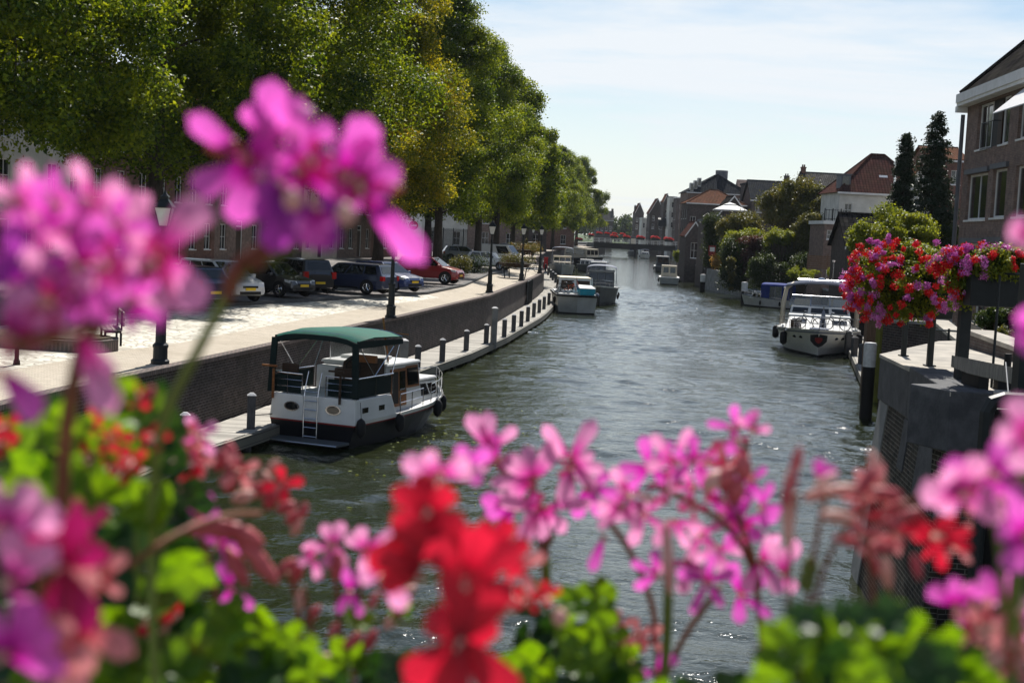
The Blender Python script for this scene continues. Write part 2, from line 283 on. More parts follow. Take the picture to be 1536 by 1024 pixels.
# ------------------------------------------------------------------ mesh helpers
class MB:
    def __init__(s): s.v = []; s.f = []; s.M = Matrix.Identity(4)
    def at(s, loc=(0,0,0), rz=0, rx=0, ry=0, sc=1):
        s.M = Matrix.Translation(loc) @ Matrix.Rotation(rz, 4, 'Z') @ Matrix.Rotation(ry, 4, 'Y') @ Matrix.Rotation(rx, 4, 'X') @ Matrix.Scale(sc, 4); return s
    def add(s, vs, fs):
        n = len(s.v)
        for p in vs: s.v.append(tuple(s.M @ Vector(p)))
        for f in fs: s.f.append(tuple(n+i for i in f))
        return s
    def box(s, x0, x1, y0, y1, z0, z1):
        return s.hexa([(x0,y0,z0),(x1,y0,z0),(x1,y1,z0),(x0,y1,z0),(x0,y0,z1),(x1,y0,z1),(x1,y1,z1),(x0,y1,z1)])
    def hexa(s, p):
        return s.add(p, [(3,2,1,0),(4,5,6,7),(0,1,5,4),(1,2,6,5),(2,3,7,6),(3,0,4,7)])
    def prism(s, poly, z0, z1):
        n = len(poly); a = sum(poly[i][0]*poly[(i+1)%n][1]-poly[(i+1)%n][0]*poly[i][1] for i in range(n))
        if a < 0: poly = poly[::-1]
        vs = [(x,y,z0) for x,y in poly]+[(x,y,z1) for x,y in poly]
        return s.add(vs, [tuple(range(n))[::-1], tuple(range(n,2*n))]+[(i,(i+1)%n,n+(i+1)%n,n+i) for i in range(n)])
    def side(s, poly, x0, x1):   # polygon given in (y,z), extruded along x
        n = len(poly)
        vs = [(x0,y,z) for y,z in poly]+[(x1,y,z) for y,z in poly]
        a = sum(poly[i][0]*poly[(i+1)%n][1]-poly[(i+1)%n][0]*poly[i][1] for i in range(n))
        fs = [tuple(range(n))[::-1], tuple(range(n,2*n))]+[(i,(i+1)%n,n+(i+1)%n,n+i) for i in range(n)]
        if a < 0: fs = [f[::-1] for f in fs]
        return s.add(vs, fs)
    def tube(s, pts, r, n=8, cap=True):
        pts = [Vector(p) for p in pts]; k = len(pts)
        if not isinstance(r, (list, tuple)): r = [r]*k
        up = Vector((0,0,1)); vs = []; prev = None
        for i, p in enumerate(pts):
            d = (pts[min(i+1,k-1)]-pts[max(i-1,0)])
            d = d.normalized() if d.length > 1e-9 else up
            if prev is None:
                a = d.cross(up) if abs(d.z) < .95 else d.cross(Vector((1,0,0)))
            else:
                a = prev - d*prev.dot(d)
                if a.length < 1e-6: a = d.cross(up)
            a.normalize(); prev = a; b = d.cross(a)
            for j in range(n):
                t = 2*math.pi*j/n; vs.append(tuple(p+(a*math.cos(t)+b*math.sin(t))*r[i]))
        fs = []
        for i in range(k-1):
            for j in range(n): fs.append((i*n+j, (i+1)*n+j, (i+1)*n+(j+1)%n, i*n+(j+1)%n))
        if cap: fs.append(tuple(range(n))); fs.append(tuple(range((k-1)*n, k*n))[::-1])
        return s.add(vs, fs)
    def lathe(s, prof, n=16, c=(0,0,0)):   # prof: (r,z)
        vs = []
        for r, z in prof:
            for j in range(n):
                t = 2*math.pi*j/n; vs.append((c[0]+r*math.cos(t), c[1]+r*math.sin(t), c[2]+z))
        k = len(prof); fs = []
        for i in range(k-1):
            for j in range(n): fs.append((i*n+j, i*n+(j+1)%n, (i+1)*n+(j+1)%n, (i+1)*n+j))
        if prof[0][0] > 1e-4: fs.append(tuple(range(n))[::-1])
        if prof[-1][0] > 1e-4: fs.append(tuple(range((k-1)*n, k*n)))
        return s.add(vs, fs)
    def sphere(s, c, r, n=10, k=6, sz=1):
        return s.lathe([(max(1e-5, r*math.sin(math.pi*i/k)), -r*sz*math.cos(math.pi*i/k)) for i in range(k+1)], n, c)
    def torus(s, c, R0, r0, n=20, k=8, axis='y'):
        vs = []
        for i in range(n):
            a = 2*math.pi*i/n
            for j in range(k):
                b = 2*math.pi*j/k; q = R0+r0*math.cos(b); u, v, w_ = q*math.cos(a), q*math.sin(a), r0*math.sin(b)
                p = {'y': (u, w_, v), 'x': (w_, u, v), 'z': (u, v, w_)}[axis]
                vs.append((c[0]+p[0], c[1]+p[1], c[2]+p[2]))
        return s.add(vs, [(i*k+j, i*k+(j+1)%k, ((i+1)%n)*k+(j+1)%k, ((i+1)%n)*k+j) for i in range(n) for j in range(k)])
    def panel(s, p00, p10, p11, p01, u0=0, u1=1, v0=0, v1=1, t=.02, back=0.0):  # slab proud of a quad
        P = [Vector(q) for q in (p00,p10,p11,p01)]
        def bl(u, v): return (P[0]*(1-u)+P[1]*u)*(1-v)+(P[3]*(1-u)+P[2]*u)*v
        n = (P[1]-P[0]).cross(P[3]-P[0]).normalized()
        a = [bl(u0,v0), bl(u1,v0), bl(u1,v1), bl(u0,v1)]
        return s.hexa([tuple(q-n*back) for q in a]+[tuple(q+n*t) for q in a])
    def loft(s, rings, closed=True, cap=True):
        n = len(rings[0]); vs = [p for r_ in rings for p in r_]; fs = []
        for i in range(len(rings)-1):
            for j in range(n if closed else n-1):
                fs.append((i*n+j, i*n+(j+1)%n, (i+1)*n+(j+1)%n, (i+1)*n+j))
        if cap and closed: fs.append(tuple(range(n))[::-1]); fs.append(tuple(range((len(rings)-1)*n, len(rings)*n)))
        return s.add(vs, fs)
    def build(s, name, mat, parent=None, smooth=False, bevel=0):
        me = bpy.data.meshes.new(name); me.from_pydata(s.v, [], s.f); me.update()
        uv = me.uv_layers.new(name='UVMap'); dat = np.zeros(len(me.loops)*2, 'f')
        Z = Vector((0,0,1)); V = me.vertices
        for p in me.polygons:
            n = p.normal
            if abs(n.z) > .985: t_ = Vector((1,0,0)); b_ = Vector((0,1,0))
            else: t_ = Z.cross(n).normalized(); b_ = n.cross(t_)
            for li in p.loop_indices:
                co = V[me.loops[li].vertex_index].co
                dat[2*li] = co.dot(t_); dat[2*li+1] = co.dot(b_)
        uv.data.foreach_set('uv', dat)
        me.materials.append(MAT[mat] if isinstance(mat, str) else mat)
        if smooth: me.polygons.foreach_set('use_smooth', [True]*len(me.polygons))
        o = bpy.data.objects.new(name, me); COL.objects.link(o)
        if parent: o.parent = parent
        if bevel:
            b = o.modifiers.new('bevel', 'BEVEL'); b.width = bevel; b.segments = 2; b.limit_method = 'ANGLE'; b.angle_limit = R(40)
        return o
def tag(o, label, cat, group=None, kind=None):
    if label: o['label'] = label
    if cat: o['category'] = cat
    if group: o['group'] = group
    if kind: o['kind'] = kind
    return o
def thing(name, label, cat, loc=(0,0,0), rz=0, group=None):
    o = bpy.data.objects.new(name, None); COL.objects.link(o); o.location = loc; o.rotation_euler = (0,0,rz); o.empty_display_size = .2
    return tag(o, label, cat, group)
def dup(o, loc, rz=0, label=None, group=None, sc=1):
    def cp(q, par):
        c = q.copy(); COL.objects.link(c)
        if par: c.parent = par
        for ch in list(q.children): cp(ch, c)
        return c
    c = cp(o, None); c.location = loc; c.rotation_euler = (0,0,rz); c.scale = (sc,)*3 if isinstance(sc, (int, float)) else sc
    if label: c['label'] = label
    if group: c['group'] = group
    return c
def struct(o): o['kind'] = 'structure'; return o
def np_mesh(name, co, nper, mat, parent=None, smooth=False):   # co (N*nper,3): separate n-gons
    n = len(co)//nper; me = bpy.data.meshes.new(name)
    me.vertices.add(len(co)); me.vertices.foreach_set('co', co.astype('f').ravel())
    me.loops.add(len(co)); me.loops.foreach_set('vertex_index', np.arange(len(co), dtype='i'))
    me.polygons.add(n); me.polygons.foreach_set('loop_start', np.arange(0, len(co), nper, dtype='i')); me.polygons.foreach_set('loop_total', np.full(n, nper, dtype='i'))
    me.update(calc_edges=True); me.materials.append(MAT[mat] if isinstance(mat, str) else mat)
    o = bpy.data.objects.new(name, me); COL.objects.link(o)
    if parent: o.parent = parent
    return o
def leaves(rng, P, out_, size, flat=.5, up=.35, aspect=.62):
    n = len(P); nr = out_*flat + np.array([0,0,up]) + rng.normal(0, .55, (n,3)); nr /= np.linalg.norm(nr, axis=1)[:,None]+1e-9
    a = rng.normal(0, 1, (n,3)); a -= nr*(a*nr).sum(1)[:,None]; a /= np.linalg.norm(a, axis=1)[:,None]+1e-9
    b = np.cross(nr, a); s_ = size*rng.uniform(.65, 1.3, (n,1)); droop = nr*s_*.18
    q = np.stack([P-a*s_*.5-droop, P-b*s_*.5*aspect, P+a*s_*.5-droop, P+b*s_*.5*aspect], 1)
    return q.reshape(-1, 3)
def clump_leaves(rng, C, rad, per, size, sq=.8, low=.45):
    n = len(C)*per; d = rng.normal(0, 1, (n,3)); d /= np.linalg.norm(d, axis=1)[:,None]
    r = rng.uniform(low**3, 1.0, n)**(1/3)*(1+rng.normal(0, .2, n))
    an = np.repeat(rng.uniform(.65, 1.35, (len(C),3)), per, 0)
    P = np.repeat(C, per, 0)+d*an*np.array([1,1,sq])*(np.repeat(rad, per)*r)[:,None]
    return P, d

# ------------------------------------------------------------------ trees
def tree_proto(seed, H=23, zb=6.5, Rr=6.0, ncl=120, per=900, size=.17, leaf='leaf_linden', tr=.42, label='', group=None, name='linden_tree', prof=None, cl=(1.1,2.0)):
    rng = np.random.default_rng(seed); rnd = random.Random(seed)
    t = thing(name, label, 'tree', (0,0,0), 0, group)
    C = []; rad = []
    while len(C) < ncl:
        u = rng.uniform(0.0, 1); z = zb+(H-zb)*u
        rr = (prof(u) if prof else math.sqrt(max(0, 1-((u-.34)/.68)**2))*(1-.38*max(0,u-.35)/.65))*Rr
        q = rr*(rng.uniform(.68, 1.0) if rng.uniform() < .78 else rng.uniform(.15, .7)); a = rng.uniform(0, 2*math.pi)
        q *= 1+.12*math.sin(3*a+seed)+.08*math.sin(7*a+z)
        c = np.array([q*math.cos(a), q*math.sin(a), z+rng.normal(0,.2)])
        r = rng.uniform(*cl)*(1-.3*u)
        if any(np.linalg.norm(c-k) < .55*r for k in C): 
            if rng.uniform() < .6: continue
        C.append(c); rad.append(r)
    C = np.array(C); rad = np.array(rad)
    P, d = clump_leaves(rng, C, rad, per, size)
    np_mesh('crown', leaves(rng, P, d, size), 4, leaf, t)
    mb = MB(); pts = []; rs = []
    for i in range(9):
        f = i/8; pts.append(Vector((math.sin(f*5+seed)*.35*f, math.cos(f*4+seed)*.3*f, f*H*.86))); rs.append(tr*(1-f)**.8*.95+.03)
    rs[0] *= 1.35
    mb.tube(pts, rs, 10)
    sk = [(p, r) for p, r in zip(pts, rs) if p.z > 2.6*(zb/6.5)]
    order = sorted(range(len(C)), key=lambda i: C[i][0]**2+C[i][1]**2)
    for i in order:
        c = Vector(C[i]); best = None
        for p, r in sk:
            dd = (c-p).length + max(0, p.z-c.z+1.2)*1.4
            if best is None or dd < best[0]: best = (dd, p, r)
        _, p, r = best; L_ = (c-p).length
        mid = (p+c)/2+Vector((rnd.uniform(-.1,.1), rnd.uniform(-.1,.1), .12))*L_*.6
        r0 = min(r*.6, .03+L_*.02); mb.tube([p, mid, c], [r0, r0*.7, .018], 5, False)
        sk.append((mid, r0*.7)); sk.append((c, .04 if r0 < .06 else r0*.45))
    mb.build('trunk', 'bark', t, smooth=True)
    return t
def shrub(name, label, cat, C, rad, per, size, leaf, group=None, stem=True, loc=None, sq=.85, seed=1, parts='foliage', low=.45):
    rng = np.random.default_rng(seed); C = np.array([tuple(c) for c in C], float); rad = np.array(rad, float)
    base = Vector(loc) if loc is not None else Vector((C[:,0].mean(), C[:,1].mean(), (C[:,2]-rad).min()))
    t = thing(name, label, cat, base, 0, group)
    P, d = clump_leaves(rng, C-np.array(base), rad, per, size, sq, low)
    np_mesh(parts, leaves(rng, P, d, size), 4, leaf, t)
    if stem:
        mb = MB()
        for c in C:
            q = Vector(c)-base; mb.tube([(q.x*.2, q.y*.2, 0), (q.x*.6, q.y*.6, q.z*.55), tuple(q)], [.07*min(1.5,rad.mean()), .045, .015], 5, False)
        mb.build('stem', 'bark', t)
    return t

# ------------------------------------------------------------------ facades with real openings
def facade(mb, w, h, ops, x0=0, y=0, z0=0, rev=.16):
    # wall in the plane y, facing -y; ops (x,z,w,h) in the same frame
    xs = sorted({x0, x0+w, *[o[0] for o in ops], *[o[0]+o[2] for o in ops]}); zs = sorted({z0, z0+h, *[o[1] for o in ops], *[o[1]+o[3] for o in ops]})
    for i in range(len(xs)-1):
        for j in range(len(zs)-1):
            cx, cz = (xs[i]+xs[i+1])/2, (zs[j]+zs[j+1])/2
            if any(o[0] < cx < o[0]+o[2] and o[1] < cz < o[1]+o[3] for o in ops): continue
            mb.add([(xs[i],y,zs[j]),(xs[i+1],y,zs[j]),(xs[i+1],y,zs[j+1]),(xs[i],y,zs[j+1])], [(0,1,2,3)])
    for x, z, a, b in ops:
        v = [(x,y,z),(x+a,y,z),(x+a,y,z+b),(x,y,z+b),(x,y+rev,z),(x+a,y+rev,z),(x+a,y+rev,z+b),(x,y+rev,z+b)]
        mb.add(v, [(1,0,4,5),(2,1,5,6),(3,2,6,7),(0,3,7,4)])
def window(par, M_, x, z, w, h, y=0, rev=.16, mull=1, bars=0, frame='white', pane='glass', name='window', sill=True, fw=.06):
    mb = MB(); mb.M = M_; y0 = y+rev-.07; y1 = y+rev
    mb.box(x, x+fw, y0, y1, z, z+h); mb.box(x+w-fw, x+w, y0, y1, z, z+h); mb.box(x+fw, x+w-fw, y0, y1, z, z+fw); mb.box(x+fw, x+w-fw, y0, y1, z+h-fw, z+h)
    for k in range(1, mull+1):
        cx = x+w*k/(mull+1); mb.box(cx-.022, cx+.022, y0+.008, y1-.002, z+fw, z+h-fw)
    for k in range(1, bars+1):
        cz = z+h*k/(bars+1); mb.box(x+fw, x+w-fw, y0+.014, y1-.004, cz-.018, cz+.018)
    if sill: mb.box(x-.05, x+w+.05, y-.06, y+rev-.075, z-.07, z+.004)
    f = mb.build(name, frame, par)
    g = MB(); g.M = M_; g.box(x+.01, x+w-.01, y1-.03, y1-.012, z+.01, z+h-.01); g.build('pane', pane, f)
    return f
def house(name, label, loc, rz, w, d, h, roof='gable_x', rh=3, wall='wall_brown', tile='tile_red', ops=(), side_ops=(), frame='white', over=.3, chim=(), trim='white', door=None, bars=1, mull=1, group=None, hipf=.9, stepped=False, z0=-1, left_ops=()):
    t = thing(name, label, 'house', loc, rz, group)
    mb = MB(); allops = list(ops)+([door] if door else [])
    facade(mb, w, h-z0, allops, 0, 0, z0)
    M1 = Matrix.Identity(4)
    Mr = Matrix.Translation((w,0,0)) @ Matrix.Rotation(R(90), 4, 'Z'); Ml = Matrix.Translation((0,d,0)) @ Matrix.Rotation(R(-90), 4, 'Z'); Mbk = Matrix.Translation((w,d,0)) @ Matrix.Rotation(R(180), 4, 'Z')
    mb.M = Mr; facade(mb, d, h-z0, list(side_ops), 0, 0, z0)
    mb.M = Ml; facade(mb, d, h-z0, list(left_ops), 0, 0, z0)
    mb.M = Mbk; facade(mb, w, h-z0, [], 0, 0, z0); mb.M = M1
    rf = MB(); e = over; th = .12
    if roof == 'gable_x':       # ridge parallel to the front
        mb.add([(0,0,h),(0,d,h),(0,d/2,h+rh)], [(2,1,0)]); mb.add([(w,0,h),(w,d,h),(w,d/2,h+rh)], [(0,1,2)])
        s = rh/(d/2)
        rf.hexa([(-e,-e,h-e*s+.02),(w+e,-e,h-e*s+.02),(w+e,d/2,h+rh+.02),(-e,d/2,h+rh+.02),(-e,-e,h-e*s+th+.02),(w+e,-e,h-e*s+th+.02),(w+e,d/2,h+rh+th+.02),(-e,d/2,h+rh+th+.02)])
        rf.hexa([(-e,d/2,h+rh+.02),(w+e,d/2,h+rh+.02),(w+e,d+e,h-e*s+.02),(-e,d+e,h-e*s+.02),(-e,d/2,h+rh+th+.02),(w+e,d/2,h+rh+th+.02),(w+e,d+e,h-e*s+th+.02),(-e,d+e,h-e*s+th+.02)])
        rf.tube([(-e,d/2,h+rh+th),(w+e,d/2,h+rh+th)], .12, 6)
    elif roof == 'gable_y':     # gable on the front
        mb.add([(0,0,h),(w,0,h),(w/2,0,h+rh)], [(0,1,2)]); mb.add([(0,d,h),(w,d,h),(w/2,d,h+rh)], [(2,1,0)])
        s = rh/(w/2)
        for sg in (0,1):
            xa, xb = (-e, w/2) if sg == 0 else (w+e, w/2)
            q = [(xa,-e*.5,h-e*s+.02),(xb,-e*.5,h+rh+.02),(xb,d+e,h+rh+.02),(xa,d+e,h-e*s+.02)]
            q2 = [(x,y,z+th) for x,y,z in q]
            rf.hexa((q if sg == 0 else [q[1],q[0],q[3],q[2]])+(q2 if sg == 0 else [q2[1],q2[0],q2[3],q2[2]]))
        rf.tube([(w/2,-e*.5,h+rh+th),(w/2,d+e,h+rh+th)], .12, 6)
    elif roof == 'hip':
        a = min(w, d)*.5*hipf
        if w >= d: r1, r2 = (a, d/2), (w-a, d/2)
        else: r1, r2 = (w/2, a), (w/2, d-a)
        z1 = h+rh; b4 = [(-e,-e,h),(w+e,-e,h),(w+e,d+e,h),(-e,d+e,h)]; P1 = (*r1, z1); P2 = (*r2, z1)
        if w >= d: rf.add(b4+[P1,P2], [(0,1,5,4),(1,2,5),(2,3,4,5),(3,0,4),(3,2,1,0)])
        else: rf.add(b4+[P1,P2], [(0,1,4),(1,2,5,4),(2,3,5),(3,0,4,5),(3,2,1,0)])
        rf.tube([P1,P2], .13, 6)
        for q, p_ in ((b4[0],P1),(b4[3],P1 if w >= d else P2),(b4[1],P2 if w >= d else P1),(b4[2],P2)): rf.tube([q,p_], .11, 5)
    elif roof == 'flat':
        rf.box(-e*.5, w+e*.5, -e*.5, d+e*.5, h+.003, h+.3)
    wl = mb.build('wall', wall, t); ro = rf.build('roof', tile, t)
    if roof in ('gable_x', 'hip'):
        gt = MB(); gt.box(-e, w+e, -e-.12, -e, h-.16-(e*rh/(d/2) if roof == 'gable_x' else 0), h+.02-(e*rh/(d/2) if roof == 'gable_x' else 0)); gt.build('gutter', trim, t)
    if roof == 'gable_y':
        vb = MB()
        for sg in (1,-1):
            cx = w/2; x1 = cx-sg*(w/2+e)
            vb.add([(x1,-e*.5-.05,h-e*s-.1),(cx,-e*.5-.05,h+rh-.1),(cx,-e*.5-.05,h+rh+.18),(x1,-e*.5-.05,h-e*s+.18),(x1,-e*.5-.005,h-e*s-.1),(cx,-e*.5-.005,h+rh-.1),(cx,-e*.5-.005,h+rh+.18),(x1,-e*.5-.005,h-e*s+.18)], [(0,1,2,3),(7,6,5,4),(3,2,6,7),(0,4,5,1)])
        vb.build('verge_board', trim, t)
    for (x,z,a,b) in ops: window(t, M1, x, z, a, b, bars=bars, mull=mull if a > .7 else 0, frame=frame)
    for (x,z,a,b) in side_ops: window(t, Mr, x, z, a, b, bars=bars, mull=mull if a > .7 else 0, frame=frame)
    for (x,z,a,b) in left_ops: window(t, Ml, x, z, a, b, bars=bars, mull=mull if a > .7 else 0, frame=frame)
    if door:
        x,z,a,b = door; dm = MB(); dm.box(x,x+.09,.05,.14,z,z+b); dm.box(x+a-.09,x+a,.05,.14,z,z+b); dm.box(x+.09,x+a-.09,.05,.14,z+b-.5,z+b-.42); dm.box(x+.09,x+a-.09,.05,.14,z+b-.09,z+b)
        f = dm.build('door', frame, t); dd = MB(); dd.box(x+.09,x+a-.09,.09,.13,z,z+b-.5); dd.build('door_leaf', 'darkwood', f)
        pn = MB(); pn.box(x+.09,x+a-.09,.1,.12,z+b-.42,z+b-.09); pn.build('pane', 'glass', f)
    for (x,y,zt,cw) in chim:
        c = MB(); c.box(x-cw/2,x+cw/2,y-.35,y+.35,h,zt); c.box(x-cw/2-.06,x+cw/2+.06,y-.41,y+.41,zt,zt+.14)
        for k in (-1,1): c.lathe([(.12,0),(.1,.35)], 8, (x+k*cw*.22,y,zt+.14))
        c.build('chimney', 'wall_red' if wall != 'wall_dark' else 'wall_dark', ro)
    return t
# ------------------------------------------------------------------ the setting
ZQ, ZJ, ZS, ZR = 2.3, .45, 2.7, 2.4
def interp(tab):
    tab = sorted(tab)
    xs = [a for a, _ in tab]; ys = [b for _, b in tab]
    return lambda d: float(np.interp(d, xs, ys))
def tab(px, z): return [(G(x, y, z).y, G(x, y, z).x) for x, y in px]
Ex = interp([(-8,-15), (12,-11.8)] + tab([(109,582),(400,519),(556,484),(601,475),(734,443.5),(785.6,423),(806,414),(818,406),(802,389),(820,377),(863,372)], ZQ) + [(440,27.5), (600,55)])
Kx = interp([(-8,-30), (20,-24), (35,-17.5)] + tab([(248,465),(349,459),(518,450),(586,445),(638,442.5),(697,430),(736,412)], 2.5) + [(122,-.3)] + [(d_, Ex(d_)-3.4) for d_ in (132,141,165,195,215,240,280,330,370,440,600)])
Cx = interp([(-8,-18), (15,-14.2)] + tab([(153,530),(248,518),(400,489),(569,458)], 2.36) + [(76,-4.0), (92,-2.2), (110,-1.3)] + [(d_, Ex(d_)-2.6) for d_ in (122,132,141,150,165,180,195,215,240,280,330,370,440,600)])
Jx = interp([(10,-10.6)] + tab([(300,672),(400,642),(634,553),(700,531),(758,505),(814,473),(833,453),(839,430),(818,401)], ZJ) + [(300,8)])
Ds = [-8,0,8,14,20,25,30,34,38,42,46,50,55,60,65,70,76,82,88,94,100,106,112,118,124,130,136,142,150,160,170,180,195,215,240,266,300,350,400,438]
def strip(name, fa, fb, za, zb, mat, ds=Ds, sub=1):
    mb = MB(); vs = []; fs = []
    for d in ds:
        for k in range(sub+1):
            f = k/sub; vs.append((fa(d)*(1-f)+fb(d)*f, d, za*(1-f)+zb*f))
    n = sub+1
    for i in range(len(ds)-1):
        for k in range(sub): fs.append((i*n+k+1, i*n+k, (i+1)*n+k, (i+1)*n+k+1))
    mb.add(vs, fs); o = mb.build(name, mat); 
    # keep every strip facing up
    if o.data.polygons[0].normal.z < 0: o.data.flip_normals()
    return struct(o)
strip('path', Cx, lambda d: Ex(d)-.3, 2.36, ZQ, 'path')
CK = lambda d: Kx(d) if Kx(d) < Cx(d) else Cx(d)-.01
strip('cobbled_strip', lambda d: min(Kx(d), Cx(d)-.02), Cx, 2.5, 2.36, 'cobble', [d for d in Ds if d <= 76], 2)
strip('promenade', lambda d: min(Kx(d), Cx(d)-.02), Cx, 2.5, 2.36, 'path', [d for d in Ds if d >= 76], 2)
mb = MB(); vs = []; fs = []
for d in Ds: 
    k = min(Kx(d), Cx(d)-.02); vs += [(k,d,2.45),(k,d,2.64),(k-.25,d,2.645),(k-.25,d,2.5)]
for i in range(len(Ds)-1):
    for j in range(3): fs.append((i*4+j, (i+1)*4+j, (i+1)*4+j+1, i*4+j+1))
mb.add(vs, fs); struct(mb.build('kerb', 'kerb'))
strip('parking_ground', lambda d: min(Kx(d), Cx(d)-.02)-14, lambda d: min(Kx(d), Cx(d)-.02)-.24, 2.7, 2.62, 'pave')
strip('street', lambda d: -700, lambda d: min(Kx(d), Cx(d)-.02)-13.99, 2.72, 2.7, 'street')
# far bank beyond the end of the canal, and the land behind
mb = MB(); mb.prism([(-1500,470),(10,470),(10,640),(1500,640),(1500,3500),(-1500,3500)], 1.6, 2.3); struct(mb.build('far_bank', 'grass'))
# quay wall, coping
qw = thing('quay_wall', 'long dark brick quay wall below the sunlit path on the left bank', 'wall', (0,0,0))
mb = MB(); cp = MB()
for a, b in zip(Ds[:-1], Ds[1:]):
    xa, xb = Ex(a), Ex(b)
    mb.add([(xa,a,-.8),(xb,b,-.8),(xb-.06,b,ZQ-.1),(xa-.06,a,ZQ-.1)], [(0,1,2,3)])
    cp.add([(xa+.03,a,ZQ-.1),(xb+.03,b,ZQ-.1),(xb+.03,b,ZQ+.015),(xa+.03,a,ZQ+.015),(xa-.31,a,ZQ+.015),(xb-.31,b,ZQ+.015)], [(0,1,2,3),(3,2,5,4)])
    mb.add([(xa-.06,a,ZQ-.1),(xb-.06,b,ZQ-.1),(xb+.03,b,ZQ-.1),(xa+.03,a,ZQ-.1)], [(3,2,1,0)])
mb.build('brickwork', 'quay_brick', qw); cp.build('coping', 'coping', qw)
# jetty
JD = [d for d in Ds if 14 <= d <= 240]
jt = thing('jetty', 'long grey timber mooring jetty running at the foot of the left quay wall', 'jetty', (0,0,0))
dk = MB(); eb = MB()
for a, b in zip(JD[:-1], JD[1:]):
    A0, A1, B0, B1 = Vector((Ex(a)+.04,a,0)), Vector((Jx(a),a,0)), Vector((Ex(b)+.04,b,0)), Vector((Jx(b),b,0))
    n = max(1, int(round((B1-A1).length/.165)))
    for k in range(n):
        f0, f1 = (k+.05)/n, (k+.95)/n; dz = ((k*7919) % 13)*.0012
        p = [A0.lerp(B0,f0), A1.lerp(B1,f0), A1.lerp(B1,f1), A0.lerp(B0,f1)]
        dk.hexa([(q.x,q.y,ZJ-.04) for q in p]+[(q.x,q.y,ZJ+dz) for q in p])
    for (off, w_, z0, z1) in ((0.012,.11,.13,.44),):
        eb.hexa([(A1.x+off,a,z0),(A1.x+off+w_,a,z0),(B1.x+off+w_,b,z0),(B1.x+off,b,z0),(A1.x+off,a,z1),(A1.x+off+w_,a,z1),(B1.x+off+w_,b,z1),(B1.x+off,b,z1)])
mt_, t_, b_ = newmat('deck_boards'); g_ = t_.nodes.new('ShaderNodeNewGeometry')
v_ = coords(t_, 'Object'); n_ = noise(t_, v_, .6, 6, .7)
c_ = ramp(t_, g_.outputs['Random Per Island'], [(0,(.27,.25,.22)),(.5,(.40,.375,.33)),(1,(.52,.49,.43))])
t_.links.new(mixc(t_, ramp(t_, n_, [(.45,(0,0,0)),(.75,(.5,.5,.5))]), c_, (.14,.13,.11)), b_.inputs['Base Color']); b_.inputs['Roughness'].default_value = .85
MAT['deck_boards'] = mt_
dk.build('deck', 'deck_boards', jt); eb.build('edge_beam', 'jetty_side', jt)
pl = MB()
d = 16
while d < 235:
    pl = MB(); pl.tube([(Jx(d)-.15,d,-1.2),(Jx(d)-.15,d,.36)], .13, 8); pl.build('pile', 'post', jt); d += 3.1
def jetty_post(x, y, r, h, cap=True, mat='post', label='', group='grey posts along the left jetty', z=ZJ, name='mooring_post'):
    p = G(x, y, z); t = thing(name, label, 'post', (p.x, p.y, z-.3), 0, group)
    mb = MB().at((0,0,0), R(12)); mb.box(-r, r, -r, r, 0, h+.3); mb.build('shaft', mat, t, bevel=.015)
    c = MB().at((0,0,0), R(12)); c.hexa([(-r-.015,-r-.015,h+.3),(r+.015,-r-.015,h+.3),(r+.015,r+.015,h+.3),(-r-.015,r+.015,h+.3),(-r*.4,-r*.4,h+.37),(r*.4,-r*.4,h+.37),(r*.4,r*.4,h+.37),(-r*.4,r*.4,h+.37)])
    c.build('cap', 'post_cap' if cap else mat, t)
    return t
JP = [(277,679,'grey jetty post half hidden by pink petals, nearest of its row'),(377,643,'grey jetty post just behind the stern of the green topped cabin cruiser'),(627,554,'thin grey jetty post beyond the bow of the green topped cruiser'),(664,542,'third grey jetty post beyond the green topped cruiser, before the wall bend'),(700,526,'fourth grey jetty post beyond the green topped cruiser'),(730,515,'dark jetty post directly left of the tall pale mooring post'),(757,505,'first grey jetty post right of the tall pale mooring post'),(771,497,'second grey jetty post right of the tall pale mooring post'),(782.6,489.4,'third grey jetty post right of the tall pale mooring post'),(792.4,482,'fourth grey jetty post right of the tall pale mooring post'),(801.4,475.3,'fifth grey jetty post right of the tall pale mooring post'),(809.6,469,'sixth grey jetty post right of the tall pale mooring post'),(816.8,463.6,'seventh post right of the tall pale post, near the blue decked boat'),(824,457,'post on the jetty beside the bow of the blue decked boat'),(830.5,450,'last jetty post hidden partly by the bow of the blue decked boat')]
for x, y, l in JP: jetty_post(x-1, y, .11, .92, label=l)
jetty_post(604, 556, .17, 1.2, mat='concrete', label='thick pale grey post behind the wheelhouse of the green topped cruiser')
jetty_post(740, 514, .14, 1.75, mat='concrete', label='tall pale grey mooring post standing above its neighbours on the jetty')
for i, (x, y) in enumerate([(837,428),(833,424),(829,420.5),(826,417),(822,412.5),(818,407),(815,402)]):
    jetty_post(x, y, .12, 1.0, label='%s dark post in the receding line beside the white canopied cruiser' % ['nearest','second','third','fourth','fifth','sixth','farthest'][i])

